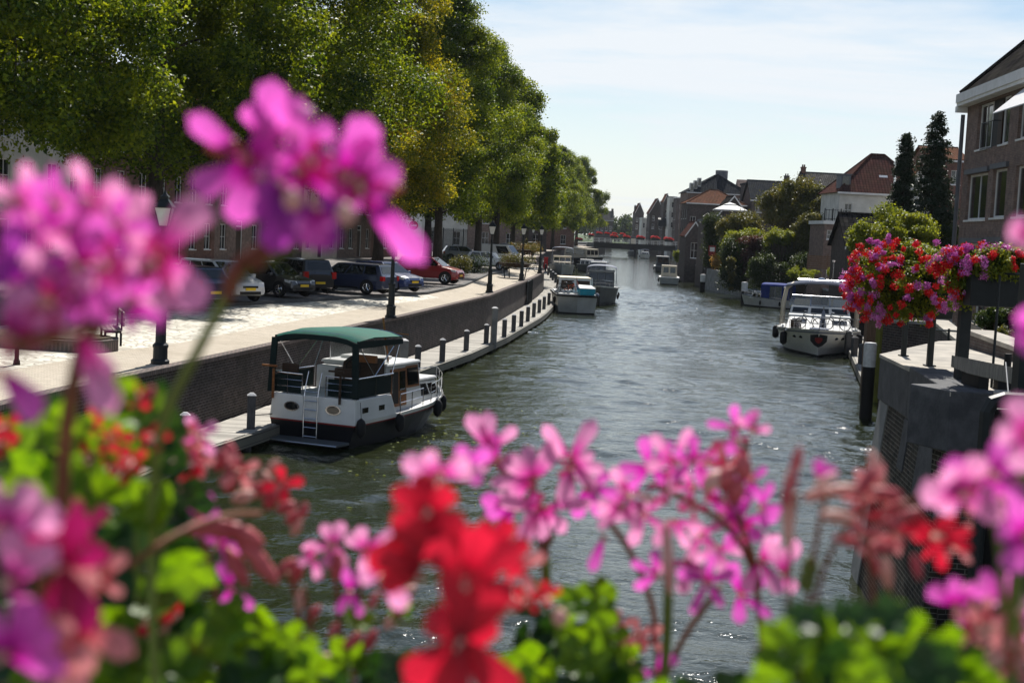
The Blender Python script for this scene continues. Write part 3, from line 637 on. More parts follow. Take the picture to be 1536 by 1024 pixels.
# canal water: a rippled sheet near the camera, a flat one beyond
def water_material(name='water', bs=.34, ro=.05):
    mt, t, b = newmat(name)
    v = coords(t, 'Object')
    n = noise(t, v, .05, 3)
    t.links.new(ramp(t, n, [(.3, (.012,.017,.006)), (.7, (.022,.026,.009))]), b.inputs['Base Color'])
    b.inputs['Roughness'].default_value = ro; b.inputs['IOR'].default_value = 1.48; b.inputs['Specular IOR Level'].default_value = .9
    v1 = coords(t, 'Object', (1,1.35,1)); n1 = noise(t, v1, 2.6, 3, .5, .4)
    v2 = coords(t, 'Object', (.8,1.0,1)); n2 = noise(t, v2, .55, 3, .5, .3)
    ad = t.nodes.new('ShaderNodeMath'); ad.operation = 'MULTIPLY_ADD'; ad.inputs[1].default_value = 2.4; t.links.new(n2, ad.inputs[0]); t.links.new(n1, ad.inputs[2])
    v3 = coords(t, 'Object', (1,1.8,1)); n3 = noise(t, v3, 6.5, 3, .55, .5)
    a3 = t.nodes.new('ShaderNodeMath'); a3.operation = 'MULTIPLY_ADD'; a3.inputs[1].default_value = .28; t.links.new(n3, a3.inputs[0]); t.links.new(ad.outputs[0], a3.inputs[2])
    bump(t, b, a3.outputs[0], bs, .12)
    return mt
MAT['water'] = water_material(); MAT['far_water'] = water_material('far_water', .22, .08)
def water_height(X, Y, seed=4, n=64):
    rng = np.random.default_rng(seed); h = np.zeros_like(X)
    warp = .5*np.sin(X*.31+Y*.17)+.4*np.sin(Y*.23-X*.41+2)
    for _ in range(n):
        L_ = rng.uniform(.38, 2.6); a = rng.normal(R(80), .75); k = 2*math.pi/L_; amp = .0102*L_**.8*rng.uniform(.4,1.1)
        ph = (X*math.cos(a)+Y*math.sin(a))*k+rng.uniform(0,6.3)+warp*rng.uniform(-1,1)
        h += amp*(np.sin(ph)+.25*np.sin(2*ph))
    m_ = .62+.38*np.sin(X*.22+1.5*np.sin(Y*.09))*np.sin(Y*.15+1.2*np.sin(X*.13))
    return h*m_*.42
def grid_sheet(name, ys, x0f, x1f, nx, hf, mat):
    me = bpy.data.meshes.new(name); ys = np.array(ys); ny = len(ys)
    xa = np.array([x0f(y) for y in ys]); xb = np.array([x1f(y) for y in ys]); f = np.linspace(0,1,nx)
    X = xa[:,None]*(1-f)+xb[:,None]*f; Y = np.repeat(ys[:,None], nx, 1); Z = hf(X, Y)
    co = np.stack([X,Y,Z],-1).reshape(-1,3).astype('f'); idx = np.arange(ny*nx, dtype='i').reshape(ny,nx)
    q = np.stack([idx[:-1,:-1], idx[:-1,1:], idx[1:,1:], idx[1:,:-1]],-1).reshape(-1)
    me.vertices.add(len(co)); me.vertices.foreach_set('co', co.ravel()); me.loops.add(len(q)); me.loops.foreach_set('vertex_index', q)
    nf = len(q)//4; me.polygons.add(nf); me.polygons.foreach_set('loop_start', np.arange(0,len(q),4,dtype='i')); me.polygons.foreach_set('loop_total', np.full(nf,4,dtype='i'))
    me.polygons.foreach_set('use_smooth', np.ones(nf, dtype=bool)); me.update(calc_edges=True); me.materials.append(MAT[mat])
    o = bpy.data.objects.new(name, me); COL.objects.link(o); return o
ys = []; y = 8.0
while y < 175: ys.append(y); y += .075+max(0,(y-20))*.0010
fade = lambda Y: np.clip((178-Y)/25, 0, 1)
struct(grid_sheet('water', ys, lambda y: -12, lambda y: max(20, min(32, 14+y*.16)), 330, lambda X, Y: water_height(X, Y)*fade(Y), 'water'))
mb = MB(); mb.add([(-700,ys[-1],0),(700,ys[-1],0),(700,3400,0),(-700,3400,0)], [(0,1,2,3)]); mb.add([(-700,-300,-.6),(700,-300,-.6),(700,ys[-1],-.6),(-700,ys[-1],-.6)], [(0,1,2,3)])
struct(mb.build('canal_water', 'far_water'))
# floating leaves near the green topped cruiser
rng = np.random.default_rng(9); P = []
while len(P) < 260:
    x = rng.uniform(440, 900); yy = rng.uniform(600, 760)
    if rng.uniform() > math.exp(-((yy-640)/70)**2)*math.exp(-((x-640)/130)**2): continue
    P.append(tuple(G(x, yy, .035)))
P = np.array(P); P[:,2] += water_height(P[:,0], P[:,1])-.025
a = rng.uniform(0,6.28,len(P)); s_ = rng.uniform(.03,.085,len(P)); e1 = np.stack([np.cos(a)*s_, np.sin(a)*s_, a*0],1); e2 = np.stack([-np.sin(a)*s_*.6, np.cos(a)*s_*.6, a*0+.004],1)
q = np.stack([P-e1, P-e2, P+e1, P+e2],1).reshape(-1,3)
tag(np_mesh('floating_leaves', q, 4, 'leaf_lime'), 'scattered yellow green leaves floating on the dark water by the cruiser', 'leaves', kind='stuff')

# ------------------------------------------------------------------ street lamps
def street_lamp(label, loc=(0,0,0)):
    t = thing('street_lamp', label, 'street lamp', loc, 0, 'black lantern posts along the left quay')
    mb = MB(); mb.lathe([(.24,0),(.24,.1),(.19,.14),(.185,.42),(.205,.45),(.205,.5),(.14,.56),(.125,1.3),(.15,1.34),(.15,1.42),(.10,1.48),(.085,1.5),(.06,3.1),(.075,3.13),(.075,3.2),(.05,3.24),(.045,3.5)], 12)
    mb.box(-.3,.3,-.02,.02,3.02,3.06); mb.build('pole', 'iron', t, smooth=False)
    f = MB(); f.lathe([(.16,3.5),(.17,3.54)], 4)
    for a in range(4):
        an = math.pi/4+a*math.pi/2; f.tube([(.16*math.cos(an),.16*math.sin(an),3.54),(.31*math.cos(an),.31*math.sin(an),4.0)], .016, 4)
    fr = f.build('lantern_frame', 'iron', t)
    c = MB(); c.lathe([(.34,4.0),(.34,4.03),(.13,4.22),(.13,4.27),(.16,4.28),(.05,4.36),(.02,4.46)], 4, (0,0,0)); c.M = Matrix.Identity(4)
    co = c.build('lantern_roof', 'iron', t); co.rotation_euler = (0,0,math.pi/4)
    fr.rotation_euler = (0,0,0)
    g = MB(); g.lathe([(.145,3.545),(.285,3.995)], 4); go = g.build('lantern_glass', 'lamp_glass', t); go.rotation_euler = (0,0,math.pi/4)
    b = MB(); b.lathe([(.03,3.54),(.035,3.7),(.06,3.76),(.06,3.88),(.02,3.93)], 8); b.build('bulb', 'white', t)
    return t
LP = [(240,546,'black iron lantern post behind pink petals, nearest to the camera'),(586,477,'black lantern post on the quay behind the green topped cruiser'),(734,439,'black lantern post with bright lantern in front of the white van'),(782,421,'black lantern post beside the brown flower planter and parked bicycle'),(809.5,410,'black lantern post at the tip of the curved brick promontory'),(798,387.5,'distant lantern post beyond the promontory, right of the silver car'),(818,378,'small distant lantern post above the white canopied cruiser'),(786,384,'slim dark lantern post far along the quay under the trees')]
l0 = None
for x, y, l in LP:
    p = G(x, y, ZQ); 
    if l0 is None: l0 = street_lamp(l, p)
    else: dup(l0, p, 0, l)

# ------------------------------------------------------------------ the avenue of lindens
TG = 'big lindens along the left quay'
ta = tree_proto(1, 24, 6.3, 6.2, 150, 1000, .19, label='', group=TG)
tb = tree_proto(2, 24, 6.0, 6.0, 150, 1000, .19, label='', group=TG)
tcn = tree_proto(3, 24, 6.1, 6.1, 150, 1000, .19, leaf='leaf_yellow', label='', group=TG)
td = tree_proto(5, 23, 5.7, 7.2, 145, 640, .28, label='', group=TG)
TREES = [ # px of the trunk, distance, proto, scale, rotation, label
 (-60, 50, ta, .96, 0.4, 'dense leafy linden filling the top left corner, nearest of the avenue'),
 (226, 63, tb, 1.0, 2.1, 'tall linden with dark trunk just right of the nearest corner crown'),
 (425, 76, ta, 1.0, 3.7, 'tall linden behind the large magenta flower head'),
 (565, 89, tcn, .82, 0.9, 'linden with yellowing leaves beside the magenta flowers'),
 (655, 106, tb, .85, 4.4, 'high linden whose trunk rises behind the red car'),
 (714, 128, ta, .82, 5.2, 'linden whose trunk stands in front of the white van'),
 (742, 152, td, .88, 1.2, 'linden in the avenue just beyond the white van'),
 (766, 178, td, .80, 2.6, 'mid distance linden above the third lantern post'),
 (786, 205, td, .79, 4.0, 'mid distance linden above the promontory lantern'),
 (806, 240, td, .80, 5.1, 'far linden above the white canopied cruiser'),
 (826, 280, td, .86, .3, 'far linden, third from the end of the avenue'),
 (842, 330, td, .92, 1.9, 'far linden, second from the end of the avenue'),
 (861, 385, td, 1.0, 3.3, 'last linden of the avenue, nearest the far bridge')]
seen = set()
for x, D, pr, sc, rz, l in TREES:
    p = PD(x, 420, D); p.z = ZS-.05
    if pr.name in seen: dup(pr, p, rz, l, TG, sc)
    else: seen.add(pr.name); pr.location = p; pr.rotation_euler = (0,0,rz); pr.scale = (sc,)*3; pr['label'] = l
p = PD(700, 420, 140); dup(td, (p.x-4, p.y, ZS), 2.2, 'linden standing behind the avenue between red car and white van', TG, .9)
p = PD(600, 420, 150); dup(td, (p.x-8, p.y, ZS), 2.2, 'linden at the back by the pale house with the no entry sign', TG, .8)

# ------------------------------------------------------------------ houses behind the avenue
th = R(77.5); HR = Vector((math.cos(th), math.sin(th), 0))
def hop(w, n, h, door=None, zs=((.9,1.9),(4.2,1.8),(7.2,1.5)), ww=1.1):
    ops = []; 
    for z, b in zs:
        if z+b > h-.2: continue
        for k in range(n):
            x = w*(k+.5)/n-ww/2
            if door is not None and z < 2 and k == door: continue
            ops.append((x, z, ww, b))
    return ops
s = Vector((-37.5, 39, ZS)); 
HL = [('wall_brown',8,9,'gable_x','tile_brown','wide brown brick house at the far left behind the nearest linden',2,None,.9),
 ('wall_red',7,9.5,'gable_y','tile_red','red brick gabled house between two rendered houses on the left',2,0,.9),
 ('plaster_warm',8,10,'gable_x','tile_red','tall warm cream house left of the white doorway house',3,1,.9),
 ('wall_brown',8,9,'gable_x','tile_brown','brown brick house left of the white doorway house',3,2,.9),
 ('wall_dark',9,8.5,'gable_y','tile_red','dark brick house just left of the white doorway house',3,1,.9),
 ('plaster',10,10.5,'gable_x','slate','white house with pilastered doorway behind the silver car',4,0,.9),
 ('wall_red',9,9,'gable_y','tile_red','red brick house with white sash windows behind the black cars',3,2,.9),
 ('wall_red',10,10,'gable_x','tile_brown','red brick house with many sash windows behind the navy estate',4,1,.9),
 ('wall_brown',9,9.5,'gable_y','tile_red','brown gabled house with iron fence left of the pale end house',3,1,.9),
 ('wall_dark',9,8.5,'gable_x','slate','dark brick house left of the pale end house by the red car',3,0,.9),
 ('plaster_warm',9,9,'gable_y','tile_brown','cream gabled house seen through the trunks above the blue cars',3,1,.9),
 ('wall_brown',10,9.5,'gable_x','tile_red','last brown brick house of the left row, above the roof of the navy estate',4,2,.9),
 ('wall_red',9,9,'gable_x','tile_brown','farthest red brick house of the left row beside the pale end house',3,0,.9)]
for wl, wd, hh, rf, tl, lb, n, dr, _ in HL:
    house('row_house', lb, tuple(s), th, wd-.02, 9, hh, rf, 3.2, wl, tl, hop(wd, n, hh, dr), frame='white', bars=1, door=((wd*(dr+.5)/n-.6, .12, 1.2, 3.0) if dr is not None else None), chim=((wd*.8, 4.5, hh+3.2, .7),), z0=-.3, group='houses behind the avenue on the left')
    s = s+HR*wd
for k, (x, D, wd, hh, wl, lb) in enumerate([(604,200,9,8,'plaster','pale white rendered house end with the no entry sign'),(672,232,12,10,'wall_brown','brown house seen under the crowns behind the iron fence'),(722,262,12,9,'wall_dark','dark distant house behind the white van'),(762,300,14,7,'wall_red','red distant house behind the silver car on the left')]):
    p = PD(x, 372, D); house('house', lb, (p.x, p.y, ZS), R(8), wd, 9, hh, 'gable_x', 3.5, wl, 'tile_red', hop(wd, 3, hh, None), z0=-.3, left_ops=[], side_ops=[(1,1,1,1.8),(4,1,1,1.8)])
p = PD(619, 372, 197)
t = thing('road_sign', 'round red no entry sign with white bar on the pale house end', 'sign', (p.x, p.y, ZS))
z0 = PD(619,338,197).z-ZS
mb = MB(); mb.box(-1.1,1.1,.05,.1,z0-1.6,z0+1.6); mb.build('board', 'white', t)
mb = MB(); mb.M = Matrix.Translation((0,0,z0)) @ Matrix.Rotation(R(90),4,'X'); mb.lathe([(.0001,-.04),(.62,-.04),(.62,0)][::-1], 20); mb.M = Matrix.Translation((0,.0,z0)) @ Matrix.Rotation(R(90),4,'X'); mb.lathe([(.6,-.02),(.6,.02)],20); mb.build('disc', 'red', t)
mb = MB(); mb.box(-.42,.42,-.045,-.03,z0-.1,z0+.1); mb.build('bar', 'white', t)
mb = MB(); mb.box(-.05,.05,.11,.2,0,z0+1.6); mb.build('pole', 'iron', t)
# iron fence behind the trunks
def fence(name, label, A, B, h, mat='iron', step=.28, post=2.5, r=.02, group=None):
    A = Vector(A); B = Vector(B); L_ = (B-A).length; rz = math.atan2(B.y-A.y, B.x-A.x)
    t = thing(name, label, 'fence', tuple(A), rz, group); mb = MB()
    for z in (h*.15, h*.92): mb.box(0, L_, -.02, .02, z, z+.04)
    x = step/2
    while x < L_: mb.box(x-r/2*1.2, x+r/2*1.2, -r/2, r/2, .05, h); x += step
    mb.build('railing', mat, t); x = 0
    while x <= L_+.01: q = MB(); q.box(x-.04, x+.04, -.04, .04, 0, h+.08); q.build('post', mat, t); x += post
    return t
a, b = PD(636,372,190), PD(700,372,176); fence('iron_fence', 'tall black iron fence behind the trunk by the red car', (a.x,a.y,ZS), (b.x,b.y,ZS), 3.2, step=.35, post=3.5, r=.05)
a, b = PD(676,398,112), PD(700,398,118); fence('tree_guard', 'low iron guard between two linden trunks right of the red car', (a.x,a.y,ZS), (b.x,b.y,ZS), 1.1, step=.45, post=.9, r=.04)
for (x, y, D, r, sz, lf, lb) in [(712,404,112,1.1,.12,'leaf_dark','low dark shrub at the foot of the linden right of the red car'),(690,406,108,.8,.12,'leaf_olive','small olive shrub beside the bonnet of the red car'),(660,402,118,.7,.12,'leaf_dark','small dark shrub behind the roof of the red car')]:
    c = PD(x, y, D); shrub('shrub', lb, 'shrub', [(c.x-.5,c.y,ZS+.5),(c.x+.5,c.y,ZS+.6),(c.x,c.y,ZS+.9)], [r*.8]*3, 500, sz, lf, loc=(c.x,c.y,ZS-.1), seed=int(x))
# ------------------------------------------------------------------ cars
def car(label, loc, rz, kind='hatch', pt='paint_black', cat='car', name='parked_car', group='cars parked under the lindens'):
    K = {'hatch': dict(L=4.0,W=1.74,H=1.48,g=(-1.85,-1.55,.25,1.05),belt=.92,hood=.88,tail=.95),
         'mpv': dict(L=4.2,W=1.76,H=1.62,g=(-2.0,-1.75,.45,1.35),belt=.98,hood=.92,tail=1.0),
         'estate': dict(L=4.6,W=1.78,H=1.46,g=(-2.2,-1.95,.35,1.1),belt=.90,hood=.84,tail=.95),
         'suv': dict(L=4.12,W=1.78,H=1.57,g=(-1.95,-1.6,.35,1.15),belt=1.02,hood=.98,tail=1.05),
         'van': dict(L=4.9,W=1.9,H=1.97,g=(-2.42,-2.38,1.15,1.85),belt=1.05,hood=1.0,tail=1.05)}[kind]
    L_, W_, H_ = K['L'], K['W'], K['H']; t = thing(name, label, cat, loc, rz, group); w = W_/2
    mb = MB(); rings = []
    xs = [-L_/2, -L_/2+.08, -L_/2+.35, -L_*.2, 0, K['g'][3]-.1, K['g'][3]+.25, L_/2-.35, L_/2-.08, L_/2]
    for i, x in enumerate(xs):
        e = min(1, (L_/2-abs(x))/.4); ww = w*(.86+.14*math.sqrt(max(0,e)))
        zt = K['belt'] if x < K['g'][3] else K['hood']-.22*max(0,(x-K['g'][3])/(L_/2-K['g'][3]))**2
        if i == 0: zt = K['tail']-.12
        if i == len(xs)-1: zt -= .12
        zl = .22 if e > .5 else .30
        rings.append([(x,-ww*.94,zl),(x,-ww,.42),(x,-ww,zt*.72),(x,-ww*.94,zt),(x,-ww*.5,zt+.035),(x,ww*.5,zt+.035),(x,ww*.94,zt),(x,ww,zt*.72),(x,ww,.42),(x,ww*.94,zl)])
    mb.loft([r[::-1] for r in rings]); b_ = mb.build('body', pt, t, smooth=False, bevel=.03)
    g0, g1, g2, g3 = K['g']; zb, zt = K['belt']-.01, H_; tw = w*.76
    B = [(g0,-w*.92,zb),(g3,-w*.9,zb-.01),(g3,w*.9,zb-.01),(g0,w*.92,zb)]; T = [(g1,-tw,zt-.04),(g2,-tw,zt-.02),(g2,tw,zt-.02),(g1,tw,zt-.04)]
    r = MB(); r.hexa(B+T); r.hexa([(g1,-tw,zt-.035),(g2-.05,-tw,zt-.015),(g2-.05,tw,zt-.015),(g1,tw,zt-.035),(g1+.25,-tw*.8,zt),(g2-.4,-tw*.8,zt+.01),(g2-.4,tw*.8,zt+.01),(g1+.25,tw*.8,zt)])
    r.build('roof', pt, t, bevel=.04)
    def gl(nm, q, rngs):
        for (u0,u1,v0,v1) in rngs: m_ = MB(); m_.panel(*q, u0=u0,u1=u1,v0=v0,v1=v1,t=.012,back=.01); m_.build(nm, 'car_glass', t)
    sw = [(.63,.93,.1,.88)] if kind == 'van' else [(.08,.30,.14,.88),(.33,.62,.1,.9),(.65,.95,.1,.9)] if kind in ('estate','mpv') else [(.12,.48,.12,.88),(.52,.94,.1,.9)]
    gl('side_window', (B[0],B[1],T[1],T[0]), sw); gl('side_window', (B[2],B[3],T[3],T[2]), [(1-b,1-a,c,d) for a,b,c,d in sw])
    gl('windscreen', (B[1],B[2],T[2],T[1]), [(.05,.95,.08,.93)]); gl('rear_window', (B[3],B[0],T[0],T[3]), [(.1,.9,.25 if kind != 'van' else .45,.88)])
    wr = .32 if kind in ('hatch','mpv','estate') else .35
    for x in (-L_*.31, L_*.315):
        for sg in (-1,1):
            a = MB(); a.M = Matrix.Translation((x,sg*(w-.09),wr)) @ Matrix.Rotation(R(90),4,'X')
            a.lathe([(wr*.62,-.105),(wr*.95,-.105),(wr,-.07),(wr,.07),(wr*.95,.105),(wr*.62,.105)], 20); ty = a.build('tyre', 'rubber', t)
            a = MB(); a.M = Matrix.Translation((x,sg*(w-.09),wr)) @ Matrix.Rotation(R(90),4,'X'); a.lathe([(.05,-.09),(wr*.64,-.085),(wr*.64,.085),(.05,.09)], 20); 
            for k in range(5):
                an = 2*math.pi*k/5; a.obox if False else None
            rm = a.build('rim', 'black', ty); a = MB(); a.M = Matrix.Translation((x,sg*(w+.005),wr))
            for k in range(5):
                an = 2*math.pi*k/5+.3; a.tube([(0,0,0),(math.cos(an)*wr*.6,0,math.sin(an)*wr*.6)], [.04,.03], 5)
            a.torus((0,0,0), wr*.6, .02, 16, 5); a.build('spokes', 'chrome', ty)
            a = MB(); a.M = Matrix.Translation((x,sg*(w-.008),wr+.01)) @ Matrix.Rotation(R(90),4,'X'); a.lathe([(wr*1.16,-.02),(wr*1.16,.02)], 20); a.build('wheel_arch', 'black', t)
    for sg in (-1,1):
        zf = K['hood']-.16; a = MB(); a.hexa([(L_/2-.32,sg*w*.62,zf-.1),(L_/2-.015,sg*w*.5,zf-.12),(L_/2-.13,sg*w*.93,zf-.1),(L_/2-.4,sg*w*.985,zf-.04),(L_/2-.34,sg*w*.62,zf+.05),(L_/2-.06,sg*w*.5,zf+.0),(L_/2-.16,sg*w*.94,zf+.03),(L_/2-.42,sg*w*.985,zf+.07)]); a.build('headlight', 'head_glass', t)
        zr = K['tail']-.1; a = MB(); zz = .45 if kind in ('mpv','hatch') else .12
        a.box(-L_/2-.012,-L_/2+.16,min(sg*w*.72,sg*w*.99),max(sg*w*.72,sg*w*.99),zr-.18,zr+zz*.3); a.build('tail_light', 'tail_red', t)
        a = MB(); a.box(K['g'][3]-.35,K['g'][3]-.2,min(sg*w*.98,sg*(w+.17)),max(sg*w*.98,sg*(w+.17)),K['belt']-.02,K['belt']+.13); a.build('mirror', pt, t, bevel=.03)
    a = MB(); a.box(L_/2-.03,L_/2+.012,-w*.62,w*.62,.3,.42); a.box(L_/2-.03,L_/2+.012,-w*.45,w*.45,K['hood']-.36,K['hood']-.27); a.build('grille', 'black', t)
    for x in (L_/2+.014, -L_/2-.03): a = MB(); a.box(x-.012,x+.012,-.26,.26,.46,.57); a.build('number_plate', 'yellow', t)
    a = MB(); a.box(-L_*.2,L_*.22,-w-.008,w+.008,.24,.31); a.build('sill_trim', 'chrome' if kind == 'suv' else 'black', t)
    return t
def carat(x, y, back, rz, **k):
    p = G(x, y, ZS); return car(loc=(p.x, p.y, ZS-.01), rz=R(rz), **k)
carat(327, 447, 0, -40, label='silver people carrier parked nose out in front of the white doorway house', kind='mpv', pt='paint_silver')
carat(408, 441, 0, -35, label='black hatchback parked nose out right beside the silver people carrier', kind='hatch', pt='paint_black')
carat(447, 436, 0, 128, label='black hatchback with its tall red tail light toward the canal, left of the navy estate', kind='mpv', pt='paint_black')
carat(524, 437, 0, 158, label='long navy estate car parked with its rear toward the lantern post', kind='estate', pt='paint_navy')
carat(578, 434, 0, -35, label='blue car nose out, mostly behind the navy estate and magenta petals', kind='hatch', pt='paint_blue')
carat(643, 423, 0, -14, label='dark red compact off-roader parked under the linden trunk', kind='suv', pt='paint_red')
carat(275, 453, 0, 140, label='dark blue car showing a red tail light left of the silver people carrier', kind='hatch', pt='paint_navy')
carat(733, 403, 0, -18, label='white hatchback in front of the white van behind the lantern post', kind='hatch', pt='paint_white')
carat(748, 397, 0, -22, label='white delivery van parked behind the linden trunk', kind='van', pt='paint_white', cat='van', name='delivery_van')
carat(693, 392, 0, 10, label='grey car in shade between the trunk of the red car and the white van', kind='suv', pt='paint_grey')
carat(756, 380, 0, 160, label='black car in shade just behind the roof of the white van', kind='estate', pt='paint_black')
carat(790, 375, 0, 172, label='silver car far along the quay behind the flower planter', kind='estate', pt='paint_silver')
carat(800, 372, 0, 170, label='blue car far along the quay right of the distant silver car', kind='hatch', pt='paint_blue')

# ------------------------------------------------------------------ bicycles, benches, planters on the quay
def bicycle(label, loc, rz, s=1, color='black', group=None, tilt=0):
    t = thing('bicycle', label, 'bicycle', loc, rz, group); t.scale = (s,)*3; t.rotation_euler = (tilt,0,rz)
    for x in (-.52,.52):
        m_ = MB(); m_.torus((x,0,.34), .32, .026, 22, 6); wl = m_.build('wheel', 'rubber', t)
        q = MB()
        for k in range(10): a = math.pi*k/10; q.tube([(x-math.cos(a)*.31,0,.34-math.sin(a)*.31),(x+math.cos(a)*.31,0,.34+math.sin(a)*.31)], .004, 3, False)
        q.build('spokes', 'chrome', wl)
    f = MB()
    for a, b in (((-.52,0,.34),(-.08,0,.33)),((-.08,0,.33),(-.2,0,.82)),((-.52,0,.34),(-.17,0,.72)),((-.08,0,.33),(.36,0,.78)),((-.16,0,.68),(.34,0,.84)),((.52,0,.34),(.33,0,.98))): f.tube([a,b], .024, 6)
    f.build('frame', color, t)
    h = MB(); h.tube([(.33,0,.98),(.31,0,1.05)], .015, 6); h.tube([(.18,-.28,1.03),(.3,-.15,1.06),(.31,0,1.05),(.3,.15,1.06),(.18,.28,1.03)], .014, 6); h.build('handlebar', 'chrome', t)
    sd_ = MB(); sd_.hexa([(-.36,-.09,.86),(-.08,-.03,.87),(-.08,.03,.87),(-.36,.09,.86),(-.36,-.08,.92),(-.08,-.02,.91),(-.08,.02,.91),(-.36,.08,.92)]); sd_.tube([(-.2,0,.8),(-.21,0,.87)], .014, 6); sd_.build('saddle', 'black', t, bevel=.015)
    m_ = MB(); m_.torus((-.08,0,.33), .09, .008, 14, 5); m_.tube([(-.08,-.07,.33),(-.02,-.09,.2)], .012, 5); m_.tube([(-.08,.07,.33),(-.14,.09,.46)], .012, 5); m_.build('crank', 'chrome', t)
    return t
p = G(797,408,ZQ); bicycle('dark bicycle standing on the sunlit path beside the planter and lantern', (p.x,p.y,ZQ), R(20))
p = G(763,402,ZQ); bicycle('dark bicycle leaning beside the white hatchback near the brown planter', (p.x,p.y,ZQ+.03), R(60))
def bench(label, loc, rz, cat='bench'):
    t = thing('bench', label, cat, loc, rz, None)
    m_ = MB(); [m_.box(-.9,.9,-.25+k*.13,-.14+k*.13,.42,.46) for k in range(4)]; m_.build('seat', 'greywood', t)
    m_ = MB(); [m_.box(-.9,.9,.27,.31,.55+k*.14,.66+k*.14) for k in range(3)]; m_.build('backrest', 'greywood', t)
    for sg in (-.75,.75): m_ = MB(); m_.box(sg-.03,sg+.03,-.22,.24,.36,.42); m_.box(sg-.03,sg+.03,-.22,-.16,0,.36); m_.box(sg-.03,sg+.03,.2,.26,0,.36); m_.box(sg-.03,sg+.03,.22,.265,.42,.98); m_.build('leg', 'iron', t)
    return t
p = G(165,515,2.45); bench('weathered bench at the left edge of the cobbles behind the pink petals', (p.x,p.y,2.45), R(-70))
# raised brick kerb bed by the bench, with bollard posts
p = G(150,523,2.4); t = thing('raised_bed', 'rounded raised brick bed edge left of the first lantern', 'flower bed', (p.x,p.y,2.36))
m_ = MB(); m_.prism([(-3.2,-1.2),(-.4,-1.1),(.3,-.7),(.5,0),(.3,.7),(-.4,1.1),(-3.2,1.2)], 0, .32); m_.build('brick_edge', 'coping', t); m_ = MB(); m_.prism([(-3.1,-1.0),(-.45,-.9),(.12,-.55),(.3,0),(.12,.55),(-.45,.9),(-3.1,1.0)], .32, .36); m_.build('soil', 'earth', t)
for k, (x, y, lb) in enumerate([(25,545,'short brown iron bollard at the far left behind the pink petals'),(140,497,'short brown iron bollard beside the bench')]):
    p = G(x, y, 2.4); t = thing('bollard', lb, 'bollard', (p.x,p.y,2.36), 0, 'iron bollards at the far left'); m_ = MB(); m_.lathe([(.09,0),(.08,.1),(.055,.15),(.05,.75)], 10); m_.build('shaft', 'darkwood', t); m_ = MB(); m_.lathe([(.08,.75),(.09,.8),(.05,.88),(.001,.9)],10); m_.build('cap', 'darkwood', t)
def planter(label, x, y, z, r, h, leafm, D=None, bl='leaf_purple'):
    p = G(x, y, z) if D is None else PD(x, y, D); t = thing('flower_planter', label, 'planter', (p.x,p.y,z), 0, 'raised flower planters on the quay')
    m_ = MB()
    for a in range(4): an = a*math.pi/2+.5; m_.tube([(r*.6*math.cos(an), r*.6*math.sin(an),0),(r*.7*math.cos(an), r*.7*math.sin(an),h)], .05, 6)
    m_.build('stand', 'iron', t); m_ = MB(); m_.lathe([(r*.7,h-.02),(r*.85,h+.3),(r*.8,h+.3)], 12); m_.build('bowl', 'darkwood', t)
    rng = np.random.default_rng(int(x)); C = np.array([[rng.uniform(-r,r)*.8, rng.uniform(-r,r)*.8, h+.35+rng.uniform(0,.25)] for _ in range(9)]); P, d = clump_leaves(rng, C, np.full(9,r*.42), 260, .1)
    np_mesh('foliage', leaves(rng, P, d, .11), 4, leafm, t); P, d = clump_leaves(rng, C+[0,0,.06], np.full(9,r*.42), 70, .1); np_mesh('blossoms', leaves(rng, P, d, .09), 4, bl, t)
planter('brown and green flower planter beside the fourth lantern post', 772, 418, ZQ, 1.5, .95, 'leaf_olive', bl='leaf_purple')
planter('yellow green flower planter in front of the distant silver car', 786, 392, ZS, 1.7, 1.0, 'leaf_olive', bl='leaf_gold')
